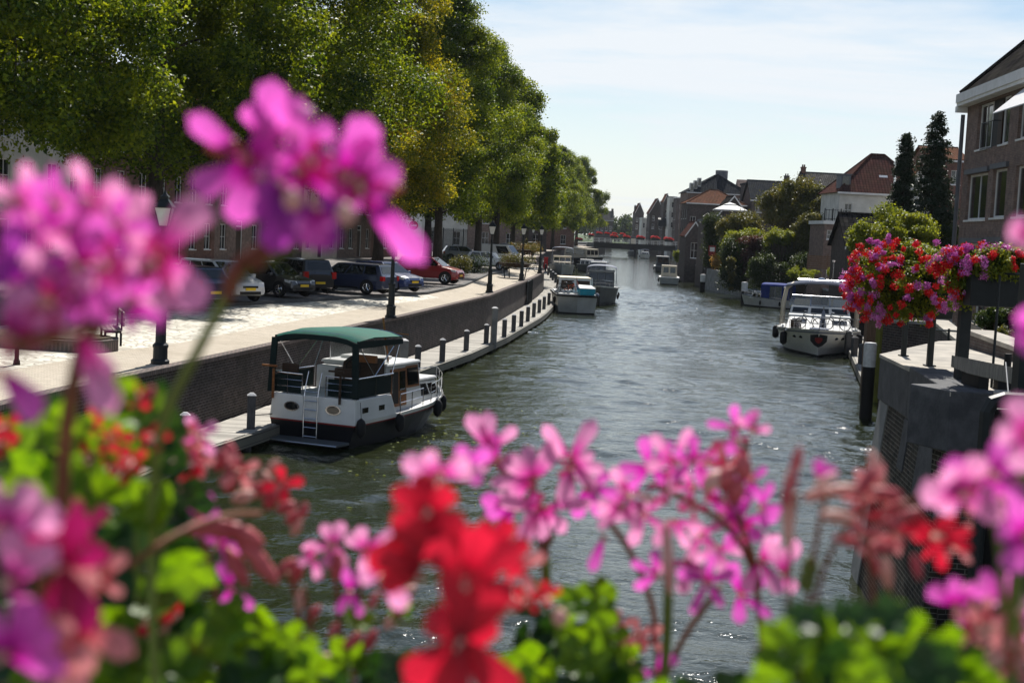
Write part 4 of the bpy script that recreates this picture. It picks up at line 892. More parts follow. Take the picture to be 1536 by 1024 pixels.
# person sitting by the planter
def person(label, loc, rz, shirt, s=1.0, seated=True):
    t = thing('person', label, 'person', loc, rz)
    bm = bpy.data.meshes.new('body')
    if seated: J = {'pel':(0,0,.5,.15),'sp':(0,.02,.75,.14),'ch':(0,0,1.0,.16),'nk':(0,-.02,1.17,.06),'hd':(0,-.04,1.27,.095),'ht':(0,-.03,1.38,.085),'sl':(-.17,0,1.08,.065),'el':(-.24,-.1,.82,.048),'wl':(-.14,-.32,.72,.035),'sr':(.17,0,1.08,.065),'er':(.24,-.1,.82,.048),'wr':(.14,-.32,.72,.035),'hl':(-.1,-.05,.48,.1),'kl':(-.12,-.45,.5,.075),'al':(-.12,-.45,.08,.05),'fl':(-.13,-.62,.04,.04),'hr':(.1,-.05,.48,.1),'kr':(.12,-.45,.5,.075),'ar':(.12,-.42,.08,.05),'fr':(.13,-.6,.04,.04),'hnl':(-.1,-.39,.7,.03),'hnr':(.1,-.39,.7,.03)}
    E = [('pel','sp'),('sp','ch'),('ch','nk'),('nk','hd'),('hd','ht'),('ch','sl'),('sl','el'),('el','wl'),('wl','hnl'),('ch','sr'),('sr','er'),('er','wr'),('wr','hnr'),('pel','hl'),('hl','kl'),('kl','al'),('al','fl'),('pel','hr'),('hr','kr'),('kr','ar'),('ar','fr')]
    ks = list(J); bm.from_pydata([J[k][:3] for k in ks], [(ks.index(a), ks.index(b)) for a,b in E], [])
    o = bpy.data.objects.new('body', bm); COL.objects.link(o); o.parent = t
    sk = o.modifiers.new('skin', 'SKIN'); 
    for i, k in enumerate(ks): bm.skin_vertices[0].data[i].radius = (J[k][3],)*2
    bm.skin_vertices[0].data[0].use_root = True
    o.modifiers.new('sub', 'SUBSURF').levels = 1; bm.materials.append(MAT['skin'])
    m_ = MB(); m_.lathe([(.18,.52),(.17,.75),(.19,1.0),(.12,1.12),(.07,1.15)], 12); m_.build('shirt', shirt, t, smooth=True)
    m_ = MB(); m_.sphere((0,.0,1.36), .115, 12, 7); m_.build('hair', 'black', t, smooth=True)
    return t
MAT['skin'] = PM('skin', (.45,.27,.2), (.4,.23,.16), 4, .6)
MAT['denim'] = PM('denim', (.18,.24,.36), None, 4, .8)
p = G(757,404,ZQ); b = bench('small bench with a seated person left of the brown planter', (p.x,p.y,ZQ+.03), R(80)); person('dark haired person in pale blue top sitting beside the planter', (p.x+.02,p.y,ZQ+.03), R(80), 'denim')
p = G(819.5,405,ZJ+.0); t = thing('lifebuoy_stand', 'red box standing on the jetty at the tip of the promontory', 'box', (p.x,p.y+6,ZJ)); m_ = MB(); m_.box(-.3,.3,-.2,.2,.0,1.7); m_.build('case', 'red', t, bevel=.03); m_ = MB(); m_.box(-.34,.34,-.24,.24,1.7,1.78); m_.build('lid', 'red', t)
# blue grey panel added in place of the dark stair notch in the wall
a = G(790,455,ZJ); t = thing('notch_panel', 'blue grey panel standing in for the dark stair notch in the quay wall', 'gate', (Ex(112)+.1,112,ZJ), R(86)); m_ = MB(); m_.box(-2.2,2.2,-.05,.05,0,1.8); m_.build('panel', 'slate_hull', t); m_ = MB(); [m_.box(-2.2+k*1.1-.05,-2.2+k*1.1+.05,-.12,-.05,0,1.85) for k in range(5)]; m_.build('frame', 'iron', t)

# ------------------------------------------------------------------ boats
def hp(s, h, L, W, zs, zb, tr=.86, full=2.4, over=.06, wl=.84):
    b = W/2*(tr+(1-tr)*min(1, s/.3)) if s < .45 else W/2*max(0, 1-((s-.45)/.55)**full)
    bw = b*wl*(1 if s < .4 else max(0.0, 1-((s-.4)/.6)**2*.55))
    x = bw+(b-bw)*h if h >= 0 else bw*(1+h*.5); return x, s*L*(1-over+over*max(0,h)), h*(zs+(zb-zs)*s*s) if h >= 0 else h*1.0
SS = [0,.08,.2,.32,.45,.56,.66,.75,.83,.9,.95,.985,1.0]
def band(t, nm, mat, h0, h1, P, off=0, n=3, par=None):
    mb = MB(); rows = []
    for i in range(n+1):
        h = h0+(h1-h0)*i/n; rows.append(([(hp(s,h,*P)[0]+off, hp(s,h,*P)[1], hp(s,h,*P)[2]) for s in SS]))
    full_ = [[(-x,y,z) for x,y,z in r] [::-1]+[(x,y,z) for x,y,z in r] for r in rows]
    m_ = len(full_[0]); vs = [p for r in full_ for p in r]; fs = []
    for i in range(n):
        for j in range(m_-1): fs.append((i*m_+j, (i+1)*m_+j, (i+1)*m_+j+1, i*m_+j+1))
        fs.append((i*m_+m_-1, (i+1)*m_+m_-1, (i+1)*m_, i*m_))
    # orientation: stern left ... bow ... stern right
    fs = [f for f in fs]; mb.add(vs, fs); o = mb.build(nm, mat, par or t, smooth=False)
    return o
def deck(t, mat, h, P, inset=.02, nm='deck', z=0):
    pts = [hp(s,h,*P) for s in SS]; mb = MB(); n = len(pts)
    vs = [(-max(0,x-inset),y,zz+z) for x,y,zz in pts]+[(max(0,x-inset),y,zz+z) for x,y,zz in pts]
    mb.add(vs, [(i, n+i, n+i+1, i+1) for i in range(n-1)]); return mb.build(nm, mat, t)
def rail(t, P, s0, s1, h=.55, n=7, hh=1.0, inset=.06, mat='chrome', both=True, nm='railing', mid=True):
    mb = MB(); S = [s0+(s1-s0)*i/n for i in range(n+1)]
    def pt(s, sg, dz): x,y,z = hp(s,hh,*P); return (sg*max(0,x-inset), y-(.0), z+dz)
    if s1 >= .99:
        top = [pt(s,-1,h) for s in S]+[pt(s,1,h) for s in S[::-1]][1:]; mb.tube(top, .016, 6)
        if mid: mb.tube([(a,b,c-h*.48) for a,b,c in top], .01, 5)
    else:
        for sg in (-1,1): mb.tube([pt(s,sg,h) for s in S], .016, 6); mid and mb.tube([pt(s,sg,h*.52) for s in S], .01, 5)
    for s in S:
        for sg in (-1,1): mb.tube([pt(s,sg,0),pt(s,sg,h)], .013, 5)
    return mb.build(nm, mat, t)
def fender(t, x, y, z, r=.11, l=.5, mat='rubber'):
    mb = MB(); mb.lathe([(.02,-l/2-.03),(r*.7,-l/2+.03),(r,-l/2+.12),(r,l/2-.12),(r*.7,l/2-.03),(.02,l/2+.03)], 10, (x,y,z)); mb.tube([(x,y,z+l/2),(x*.97,y,z+l/2+.45)], .008, 4); return mb.build('fender', mat, t, smooth=True)
def cabin(t, nm, x0, x1, y0, y1, z0, z1, tx=.88, rf=.2, rb=.1, mat='gel_white', side=(), front=(), back=(), glass='car_glass', roof=True, roofmat=None, bev=.03, frame=None):
    # y1 is the bow side; tx: top width factor; rf, rb: rake of the front and back
    cx = (x0+x1)/2; hw = (x1-x0)/2
    B = [(x0,y0,z0),(x1,y0,z0),(x1,y1,z0),(x0,y1,z0)]; T = [(cx-hw*tx,y0+rb,z1),(cx+hw*tx,y0+rb,z1),(cx+hw*tx,y1-rf,z1),(cx-hw*tx,y1-rf,z1)]
    mb = MB(); mb.hexa(B+T); c = mb.build(nm, mat, t, bevel=bev)
    for faces, q in ((side,(B[1],B[2],T[2],T[1])),(side,(B[3],B[0],T[0],T[3])),(front,(B[2],B[3],T[3],T[2])),(back,(B[0],B[1],T[1],T[0]))):
        for k, (u0,u1,v0,v1) in enumerate(faces):
            if q[0] == B[3] and faces is side: u0, u1 = 1-u1, 1-u0
            if frame: fm = MB(); fm.panel(*q, u0=u0-.025,u1=u1+.025,v0=v0-.05,v1=v1+.05,t=.012,back=.01); fm.build('window_frame', frame, c)
            g = MB(); g.panel(*q, u0=u0,u1=u1,v0=v0,v1=v1,t=.02,back=.01); g.build('window', glass, c)
    if roof: r = MB(); e = .07; r.hexa([(T[0][0]-e,T[0][1]-e,z1-.01),(T[1][0]+e,T[1][1]-e,z1-.01),(T[2][0]+e,T[2][1]+e,z1-.01),(T[3][0]-e,T[3][1]+e,z1-.01),(T[0][0]-e*.5,T[0][1],z1+.07),(T[1][0]+e*.5,T[1][1],z1+.07),(T[2][0]+e*.5,T[2][1],z1+.07),(T[3][0]-e*.5,T[3][1],z1+.07)]); r.build('cabin_roof', roofmat or mat, t, bevel=.025)
    return c
def canopy(t, W, y0, y1, z0, z1, top='navy_canvas', side=None, arch=.14, n=9, clear=True, open_back=False, nm='canopy'):
    # arched canvas on hoops
    def prof(y, wf=1, dz=0): return [(W/2*wf*math.copysign(abs(math.sin(a))**.75, math.sin(a)), y, z1-arch+arch*math.cos(a)*1.0+dz) for a in [(-math.pi/2)+math.pi*i/n for i in range(n+1)]]
    mb = MB(); ym = (y0+y1)/2
    r = [prof(y0,.97,-.03), prof(y0+.06,1,0), prof(ym,1,.03), prof(y1-.06,1,0), prof(y1,.97,-.03)]; vs = [p for q in r for p in q]; m_ = n+1
    vs2 = [(x*.985,y,z-.02) for x,y,z in vs]; N_ = len(vs)
    fs = [(i*m_+j, i*m_+j+1, (i+1)*m_+j+1, (i+1)*m_+j) for i in range(len(r)-1) for j in range(n)]
    mb.add(vs+vs2, fs+[tuple(N_+k for k in f[::-1]) for f in fs]); mb.build(nm, top, t, smooth=True)
    h = MB()
    for y, q in ((y0+.05,0),(ym,0),(y1-.05,0)):
        h.tube([(-W/2*1.0,y,z0),(-W/2*.99,y,z1-arch)]+[(x*.97,yy,z-.02) for x,yy,z in prof(y)]+[(W/2*.99,y,z1-arch),(W/2*1.0,y,z0)], .018, 6)
    h.build('canopy_frame', 'chrome', t)
    if side:
        for sg in (-1,1):
            for (a, b) in ((y0,y0+.28),(y1-.28,y1)):
                s_ = MB(); s_.box(min(sg*W/2*.99,sg*W/2*.965),max(sg*W/2*.99,sg*W/2*.965),a,b,z0,z1-arch); s_.build('side_curtain', side, t)
    if clear:
        for sg in (-1,1): s_ = MB(); s_.box(min(sg*W/2*.975,sg*W/2*.97),max(sg*W/2*.975,sg*W/2*.97),y0+.28,y1-.28,z0+.05,z1-arch); s_.build('clear_panel', 'clear', t)
def dutch_flag(t, x, y, z, s=1, rz=0.4):
    p_ = MB(); p_.tube([(x,y,z),(x,y-.25*s,z+1.3*s)], .015*s, 5); p_.build('flagstaff', 'teak', t)
    for k, c in enumerate(('red','white','blue')):
        f = MB(); vs = []; 
        for i in range(6): 
            u = i/5*.55*s; yy = y-.22*s+.05*s*math.sin(i*1.6); vs += [(x+u*.35, yy-u*.2, z+(1.22-.16*k)*s-u*.9), (x+u*.35, yy-u*.2, z+(1.22-.16*(k+1))*s-u*.9)]
        f.add(vs, [(2*i, 2*i+1, 2*i+3, 2*i+2) for i in range(5)]); f.build('flag_stripe', c, t)

# --- green topped cabin cruiser, left foreground
A = Vector((-5.42,39.0)); Bp = Vector((-2.42,46.4)); dv = (Bp-A); L1 = dv.length; rz1 = -math.atan2(dv.x, dv.y)
t = thing('cabin_cruiser', 'cabin cruiser with green canvas top, white upper hull and transom ladder at the left jetty', 'boat', (A.x, A.y, 0), rz1); t.scale = (1.06,1,1.03)
P1 = (L1, 2.75, .72, 1.0, .93, 2.6, .09, .88)
band(t, 'hull', 'dark_hull', -.4, .80, P1); band(t, 'stripe', 'stripe', .80, .86, P1, .006, 1); band(t, 'gunwale', 'hull_white_lifted', .86, 1.0, P1, .012, 1)
deck(t, 'gel_white', .97, P1); deck(t, 'dark_hull', -.38, P1, nm='keel_plate')
def hexcab(nm, y0, y1, z0, z1, h, mat, par):
    a = hp(y0/L1, 1, *P1)[0]; b = hp(y1/L1, 1, *P1)[0]; m_ = MB(); m_.hexa([(-a,y0,z0),(a,y0,z0),(b,y1,z0),(-b,y1,z0),(-a*.97,y0+h,z1),(a*.97,y0+h,z1),(b*.97,y1-.35,z1),(-b*.97,y1-.35,z1)]); return m_.build(nm, mat, par, bevel=.02)
ac = hexcab('aft_cabin', .0, 2.35, .66, 1.30, .04, 'hull_white_lifted', t)
for x in (-.62,.62):
    o_ = MB(); o_.M = Matrix.Translation((x,-.0,.98)) @ Matrix.Rotation(R(90),4,'X') @ Matrix.Scale(1.75,4,(1,0,0)); o_.lathe([(.13,-.02),(.13,.012)], 18); po = o_.build('porthole', 'chrome', ac)
    o_ = MB(); o_.M = Matrix.Translation((x,-.0,.98)) @ Matrix.Rotation(R(90),4,'X') @ Matrix.Scale(1.75,4,(1,0,0)); o_.lathe([(.105,-.02),(.105,.02)], 18); o_.build('pane', 'car_glass', po)
for yy in (.55,1.45):
    for sg in (-1,1): o_ = MB(); x = sg*(hp(yy/L1,1,*P1)[0]*.985); o_.box(x-.015,x+.015,yy-.16,yy+.16,.92,1.06); o_.build('side_port', 'car_glass', ac)
sp = MB(); sp.box(-1.15,1.15,-.75,-.02,.1,.17); sp.build('swim_platform', 'slate_hull', t, bevel=.02); sp = MB(); sp.tube([(-1.15,-.76,.14),(1.15,-.76,.14)], .02, 6); sp.build('platform_edge', 'chrome', t)
ld = MB()
for x in (-.2,.2): ld.tube([(x,-.09,.12),(x,-.09,1.30),(x,-.02,1.62),(x,.1,1.95)], .016, 6)
for k in range(6): ld.tube([(-.2,-.09,.22+k*.24),(.2,-.09,.22+k*.24)], .013, 5)
ld.build('ladder', 'chrome', t)
# cockpit: rail with dark canvas, seats, helm
rl = MB(); top = 1.86
pts = [(-1.22,2.3,top),(-1.25,.08,top),(-.35,.05,top)]; rl.tube(pts, .018, 6); rl.tube([(.35,.05,top),(1.25,.08,top),(1.22,2.3,top)], .018, 6)
for x, y in ((-1.25,.08),(-.8,.06),(-.35,.05),(.35,.05),(.8,.06),(1.25,.08),(-1.24,1.2),(1.24,1.2),(1.22,2.3),(-1.22,2.3)): rl.tube([(x,y,1.3),(x,y,top)], .014, 5)
for z in (1.5,1.68): rl.tube([(-1.25,.08,z),(-.35,.05,z)], .009, 4); rl.tube([(1.25,.08,z),(.35,.05,z)], .009, 4)
rl.build('cockpit_rail', 'chrome', t)
for q_ in ((-1.2,-.4,.075,.085,1.33,1.80),(.4,1.2,.075,.085,1.33,1.80),(1.2,1.215,.2,2.2,1.33,1.82),(-1.215,-1.2,.2,2.2,1.33,1.82)): wc = MB(); wc.box(*q_); wc.build('weather_cloth', 'dgreen_canvas', t)
for x, y in ((-.85,.5),(.75,.45)):
    s_ = MB(); s_.box(x-.24,x+.24,y-.22,y+.22,1.55,1.65); s_.box(x-.24,x+.24,y-.26,y-.18,1.6,2.1); s_.lathe([(.05,1.31),(.04,1.55)], 8, (x,y,0)); s_.build('seat', 'darkwood', t, bevel=.03)
hc = MB(); hc.hexa([(-.1,1.7,1.3),(.95,1.7,1.3),(.95,2.3,1.3),(-.1,2.3,1.3),(-.1,1.85,2.12),(.95,1.85,2.12),(.95,2.3,2.25),(-.1,2.3,2.25)]); hc.build('helm_console', 'darkwood', t, bevel=.02)
hw_ = MB(); hw_.torus((.3,1.68,1.98), .22, .016, 20, 6); [hw_.tube([(.3,1.68,1.98),(.3+.22*math.cos(a),1.68,1.98+.22*math.sin(a))], .01, 4) for a in (0,1.05,2.1,3.14,4.2,5.2)]; hw_.build('steering_wheel', 'black', t)
bb = MB(); bb.box(-.95,-.3,1.9,2.28,1.3,1.95); bb.build('locker', 'gel_white', t, bevel=.03); bb = MB(); bb.box(.25,.95,1.7,1.83,2.15,2.35); bb.build('teak_box', 'teak', t)
for x in (-1.18,.82): d_ = MB(); d_.tube([(x,-.04,1.15),(x,-.04,1.95)], .035, 6); d_.box(x-.35,x+.1,-.07,0,2.0,2.05); d_.build('davit', 'teak' if x < 0 else 'darkwood', t)
# canvas top on frame
def gcan():
    y0, y1 = .05, 2.85; Wc = 2.5; n = 8
    def prof(y, k, dz): return [(Wc/2*u*k, y, 2.90+.15*(1-abs(u)**3.5)+dz) for u in [-1+2*i/n for i in range(n+1)]]
    r = [prof(y0,.98,-.16), prof(y0+.1,1,-.04), prof(1.0,1,.03), prof(2.0,1,.0), prof(2.55,1,-.02), prof(y1,.97,-.1)]; vs = [p for q in r for p in q]; m_ = n+1; N_ = len(vs)
    fs = [(i*m_+j, i*m_+j+1, (i+1)*m_+j+1, (i+1)*m_+j) for i in range(len(r)-1) for j in range(n)]
    mb = MB(); mb.add(vs+[(x*.98,y,z-.03) for x,y,z in vs], fs+[tuple(N_+k for k in f[::-1]) for f in fs]); mb.build('canopy', 'green_canvas', t, smooth=True)
    f = MB()
    for i in range(n):
        a, b = r[0][i], r[0][i+1]; f.hexa([(a[0],a[1]-.012,a[2]-.08),(b[0],b[1]-.012,b[2]-.08),(b[0],b[1]+.012,b[2]-.08),(a[0],a[1]+.012,a[2]-.08),(a[0],a[1]-.012,a[2]+.06),(b[0],b[1]-.012,b[2]+.06),(b[0],b[1]+.012,b[2]+.06),(a[0],a[1]+.012,a[2]+.06)])
    for sg in (-1,1): x = sg*1.225; f.hexa([(x-.015,.06,2.66),(x+.015,.06,2.66),(x+.015,2.8,2.66),(x-.015,2.8,2.66),(x-.015,.06,2.86),(x+.015,.06,2.86),(x+.015,2.8,2.8),(x-.015,2.8,2.8)])
    f.build('valance', 'dgreen_canvas', t)
    for sg in (-1,1):
        c = MB(); c.hexa([(sg*1.27-.11,.0,1.32),(sg*1.27+.06,.0,1.32),(sg*1.27+.06,.06,1.32),(sg*1.27-.11,.06,1.32),(sg*1.2-.11,.02,2.8),(sg*1.2+.06,.02,2.8),(sg*1.2+.06,.08,2.8),(sg*1.2-.11,.08,2.8)]); c.build('corner_curtain', 'dgreen_canvas', t)
    h = MB()
    for sg in (-1,1): h.tube([(sg*1.2,1.2,1.86),(sg*1.18,.15,2.8)], .014, 5); h.tube([(sg*1.2,1.2,1.86),(sg*1.18,2.6,2.8)], .014, 5); h.tube([(sg*1.2,2.25,1.86),(sg*1.18,2.75,2.78)], .014, 5)
    for y in (.2,1.1,2.0,2.75): h.tube([(x*.985,y,z-.04) for x,_,z in prof(y,1,0)], .014, 5)
    h.build('canopy_frame', 'chrome', t)
gcan()
ws = cabin(t, 'wheelhouse', -1.05, 1.05, 2.35, 4.7, .7, 2.02, .93, .25, .0, side=((.60,.93,.52,.9),), front=((.05,.33,.5,.9),(.36,.64,.5,.9),(.67,.95,.5,.9)), frame='teak')
for sg in (-1,1):
    d_ = MB(); q = [(sg*1.055,2.55,.85),(sg*1.055,3.55,.85),(sg*1.0,3.55,1.92),(sg*1.0,2.55,1.92)]
    if sg < 0: q = [q[1],q[0],q[3],q[2]]
    d_.panel(*q, t=.02); dr = d_.build('door_frame', 'teak', t)
    for a, b in ((.08,.45),(.55,.92)): e_ = MB(); e_.panel(*q, u0=a,u1=b,v0=.4 if a > .3 else .08,v1=.92,t=.03); e_.build('door_pane' if a > .3 else 'door_opening', 'car_glass' if a > .3 else 'black', dr)
wsx = MB()
for (a, b, c, d_) in (((-.85,2.5,2.1),(.1,2.7,2.1),(.1,2.55,2.6),(-.8,2.35,2.6)),((.1,2.7,2.1),(.95,2.5,2.1),(.9,2.35,2.6),(.1,2.55,2.6))): wsx.panel(a,b,c,d_,t=.006)
wf = wsx.build('windscreen', 'clear', t); fm = MB(); fm.tube([(-.85,2.5,2.1),(-.8,2.35,2.6),(.1,2.55,2.6),(.9,2.35,2.6),(.95,2.5,2.1)], .02, 6); fm.tube([(.1,2.7,2.1),(.1,2.55,2.6)], .018, 6); fm.build('windscreen_frame', 'chrome', wf)
hd_ = MB(); hd_.box(-.8,.4,3.0,3.9,2.1,2.18); hd_.build('roof_hatch', 'offwhite', t, bevel=.02)
cabin(t, 'fore_cabin', -.92, .92, 4.5, 6.5, .8, 1.42, .86, .45, .0, side=((.12,.52,.28,.82),(.58,.88,.28,.80)), front=((.1,.45,.25,.8),(.55,.9,.25,.8)), frame='chrome')
rail(t, P1, .60, 1.0, .55, 6); rail(t, P1, .33, .52, .5, 2, nm='side_rail')
m_ = MB(); m_.tube([(.7,3.0,2.1),(.62,2.75,3.35)], [.035,.03], 6); m_.tube([(.63,2.85,2.95),(1.35,2.9,2.92)], .015, 5); m_.build('boat_mast', 'teak', t)
for (s_, sg, z, r) in ((.02,1,.55,.13),(.30,1,.5,.13),(.66,1,.62,.13),(.82,1,.62,.12),(.1,-1,.5,.13),(.5,-1,.5,.13),(.8,-1,.5,.13)):
    x, y, _ = hp(s_, .8, *P1); fender(t, sg*(x+r*.9), y, z, r, .48)
rp = MB(); q = G(377,641,ZJ); 
from mathutils import Matrix as _M
inv = (_M.Translation((A.x,A.y,0)) @ _M.Rotation(rz1,4,'Z')).inverted(); q1 = inv @ Vector((q.x,q.y,.9)); q2 = inv @ Vector((q.x,q.y,.75)); rp.tube([(-1.2,.1,1.25),tuple((Vector((-1.2,.1,1.25))+q1)/2-Vector((0,0,.12))),tuple(q1)], .012, 4); rp.tube([(-1.2,.1,.7),tuple(q2)], .012, 4); rp.build('mooring_line', 'black', t)

# --- white motor yacht with two bicycles, right
t = thing('motor_yacht', 'large white motor yacht with blue canvas and bicycles on its foredeck, bow toward us', 'boat', (19.25, 89.6, 0), R(168.2)); Y = t; t.scale = (1.17,1,1)
PY = (12.4, 4.15, 1.15, 1.55, .92, 2.1, .07, .82)
band(t, 'hull', 'hull_white_lifted', .06, .90, PY, 0, 5); band(t, 'waterline_band', 'dark_hull', -.4, .08, PY, .01, 2); band(t, 'rubbing_strake', 'grey_canvas', .88, .93, PY, .05, 1); band(t, 'gunwale', 'gel_white', .93, 1.02, PY, .0, 1)
deck(t, 'gel_white', .98, PY)
for s_, sg in ((.86,1),(.80,1),(.86,-1),(.80,-1)):
    x, y, z = hp(s_, .70, *PY); o_ = MB(); o_.sphere((sg*(x-.02),y,z), .12, 10, 6, .7); o_.build('porthole', 'car_glass', t)
x, y, z = hp(1.0, .62, *PY)
for k, (sc_, mt_k) in enumerate(((.95,'dark_hull'),(.42,'stripe'))):
    o_ = MB(); o_.M = Matrix.Translation((0,y+.06+.03*k,z+.02)) @ Matrix.Rotation(R(-6),4,'X')
    o_.add([(u*sc_,vv-0*abs(u),w_*sc_) for vv in (0,.03) for u, w_ in ((-.42,.3),(0,.36),(.42,.3),(.4,-.05),(.2,-.3),(0,-.42),(-.2,-.3),(-.4,-.05))], [(7,6,5,4,3,2,1,0),(8,9,10,11,12,13,14,15)]+[(i,(i+1)%8,8+(i+1)%8,8+i) for i in range(8)]); o_.build('bow_shield', mt_k, t)
rail(t, PY, .56, 1.0, .72, 9); 
cabin(t, 'coachroof', -1.62, 1.62, 3.6, 9.2, 1.25, 2.05, .9, 1.5, .0, side=((.08,.3,.3,.8),(.34,.56,.3,.8),(.6,.8,.3,.8)), front=((.06,.3,.52,.8),(.7,.94,.52,.8)), roofmat='gel_white')
cabin(t, 'upper_coaming', -1.5, 1.5, 3.2, 6.6, 2.1, 2.55, .94, .35, .0, side=((.1,.9,.2,.85),), front=((.04,.3,.2,.8),(.35,.65,.2,.8),(.7,.96,.2,.8)), roof=False)
for k, (x0_, x1_) in enumerate(((-1.45,-.5),(-.46,.46),(.5,1.45))):
    g = MB(); g.panel((x1_,6.2,2.55),(x0_,6.2,2.55),(x0_*.96,5.75,3.15),(x1_*.96,5.75,3.15), t=.01); g.build('windscreen_pane', 'clear', t)
fr_ = MB(); fr_.tube([(-1.5,6.2,2.55),(-1.42,5.75,3.17),(1.42,5.75,3.17),(1.5,6.2,2.55)], .025, 6); fr_.tube([(-.48,6.2,2.55),(-.46,5.75,3.15)], .02, 5); fr_.tube([(.48,6.2,2.55),(.46,5.75,3.15)], .02, 5); fr_.build('windscreen_frame', 'chrome', t)
for sg in (-1,1):
    a = MB(); a.tube([(sg*1.85,4.9,1.4),(sg*1.84,4.7,2.6),(sg*1.72,4.5,3.5),(sg*1.35,4.4,3.86)], [.13,.12,.1,.08], 8); a.build('arch', 'cream', t, smooth=True)
    a = MB(); a.box(min(sg*1.9,sg*1.84),max(sg*1.9,sg*1.84),1.0,4.2,1.6,3.5); a.build('side_curtain', 'navy_canvas', t)
ht = MB(); hw2 = 1.75
for k in range(10):
    u0, u1 = -1+2*k/10, -1+2*(k+1)/10; za, zb_ = 3.62+.26*(1-abs(u0)**2.5), 3.62+.26*(1-abs(u1)**2.5)
    ht.hexa([(u0*hw2,.9,za),(u1*hw2,.9,zb_),(u1*hw2,5.0,zb_),(u0*hw2,5.0,za),(u0*hw2,.9,za+.1),(u1*hw2,.9,zb_+.1),(u1*hw2,5.0,zb_+.1),(u0*hw2,5.0,za+.1)])
ht.build('canopy_roof', 'navy_canvas', t)
ed = MB(); ed.tube([(u*hw2*1.01,5.03,3.64+.26*(1-abs(u)**2.5)) for u in [-1+k/6 for k in range(13)]], .06, 6); ed.build('canopy_edge', 'grey_canvas', t, smooth=True)
rb_ = MB(); rb_.tube([(-1.2,4.2,4.05),(-1.2,2.0,4.05),(1.2,2.0,4.05),(1.2,4.2,4.05),(-1.2,4.2,4.05)], .025, 5); rb_.lathe([(.18,0),(.2,.08),(.12,.2),(.01,.22)], 12, (0,3.4,4.0)); rb_.build('roof_rack', 'chrome', t)
mm = MB(); mm.tube([(-.55,3.6,3.9),(-.55,3.6,5.2)], .025, 5); mm.lathe([(.1,0),(.1,.1)], 8, (-.55,3.6,5.2)); mm.tube([(-.2,3.5,3.9),(-.2,3.45,4.7)], .015, 5); mm.build('mast', 'chrome', t)
sb_ = MB(); sb_.box(-1.3,-.4,3.7,4.3,2.1,3.0); sb_.box(.5,1.3,3.7,4.3,2.1,2.9); sb_.build('helm_seat', 'cream', t, bevel=.06); sb_ = MB(); sb_.box(-1.35,-.65,4.9,5.3,2.55,2.98); sb_.build('instrument_pod', 'gel_white', t, bevel=.04)
dk_ = MB(); dk_.box(-.45,.45,9.6,10.5,1.44,1.54); dk_.build('deck_hatch', 'grey_canvas', t, bevel=.03)
for (s_, sg) in ((.72,1),(.62,-1),(.75,-1),(.3,1)):
    x, y, _ = hp(s_, .8, *PY); fender(t, sg*(x+.16), y, .8, .17, .75)
Myt = Matrix.Translation((19.45,89.6,0)) @ Matrix.Rotation(R(168.2),4,'Z')
for k, (x, y, rz, lb) in enumerate(((.75,9.5,8,'left folding bicycle lashed on the foredeck of the white yacht'),(-.75,9.4,-8,'right folding bicycle lashed on the foredeck of the white yacht'))):
    q = Myt @ Vector((x,y,1.42)); bicycle(lb, tuple(q), R(168.2+rz), .95, 'iron', 'bicycles on the yacht')
q = Myt @ Vector((0,9.0,1.45)); t = thing('folded_parasol', 'folded violet parasol standing between the two bicycles on the white yacht', 'parasol', tuple(q)); m_ = MB(); m_.lathe([(.22,0),(.16,.4),(.1,.9),(.02,1.1)], 10); m_.build('cloth', 'grey_canvas', t); m_ = MB(); m_.lathe([(.025,-.02),(.025,1.25)], 6); m_.build('pole', 'chrome', t)
q = Myt @ Vector((1.5,9.0,1.47)); t = thing('storage_box', 'dark box on the left foredeck edge of the white yacht', 'box', tuple(q), R(168)); m_ = MB(); m_.box(-.3,.3,-.2,.2,0,.35); m_.build('case', 'darkwood', t, bevel=.02); m_ = MB(); m_.box(-.32,.32,-.22,.22,.35,.4); m_.build('lid', 'black', t)

# --- boat with blue deck cover and flag, stern toward us
q = G(866, 471, 0); hd = R(6)
t = thing('motor_cruiser', 'steel cruiser with grey angular stern, turquoise cover and red white blue flag', 'boat', (q.x-.05, q.y, 0), R(2)); t.scale = (.87,1,1); Mt = Matrix.Translation((q.x-.05,q.y,0)) @ Matrix.Rotation(R(2),4,'Z')
def ring(y, w, z0, z1, w0=None): return None
mb = MB(); mb.hexa([(-1.55,0.35,-.4),(0,-.1,-.4),(0,10,-.4),(-1.5,9,-.4),(-1.76,.2,1.38),(0,-.28,1.38),(0,10.8,1.5),(-1.7,9.2,1.45)]); mb.hexa([(0,-.1,-.4),(1.55,.35,-.4),(1.5,9,-.4),(0,10,-.4),(0,-.28,1.38),(1.76,.2,1.38),(1.7,9.2,1.45),(0,10.8,1.5)]); mb.build('hull', 'grey_hull', t)
mb = MB()
for sg in (-1,1): 
    a, b = ((-1.82,.16),(0,-.34)) if sg < 0 else ((0,-.34),(1.82,.16)); mb.hexa([(a[0],a[1],1.3),(b[0],b[1],1.3),(b[0],b[1]+.12,1.3),(a[0],a[1]+.12,1.3),(a[0],a[1],1.42),(b[0],b[1],1.42),(b[0],b[1]+.12,1.42),(a[0],a[1]+.12,1.42)])
    mb.box(min(sg*1.7,sg*1.82),max(sg*1.7,sg*1.82),.28,9.2,1.3,1.42)
mb.build('rubbing_strake', 'dark_hull', t); mb = MB()
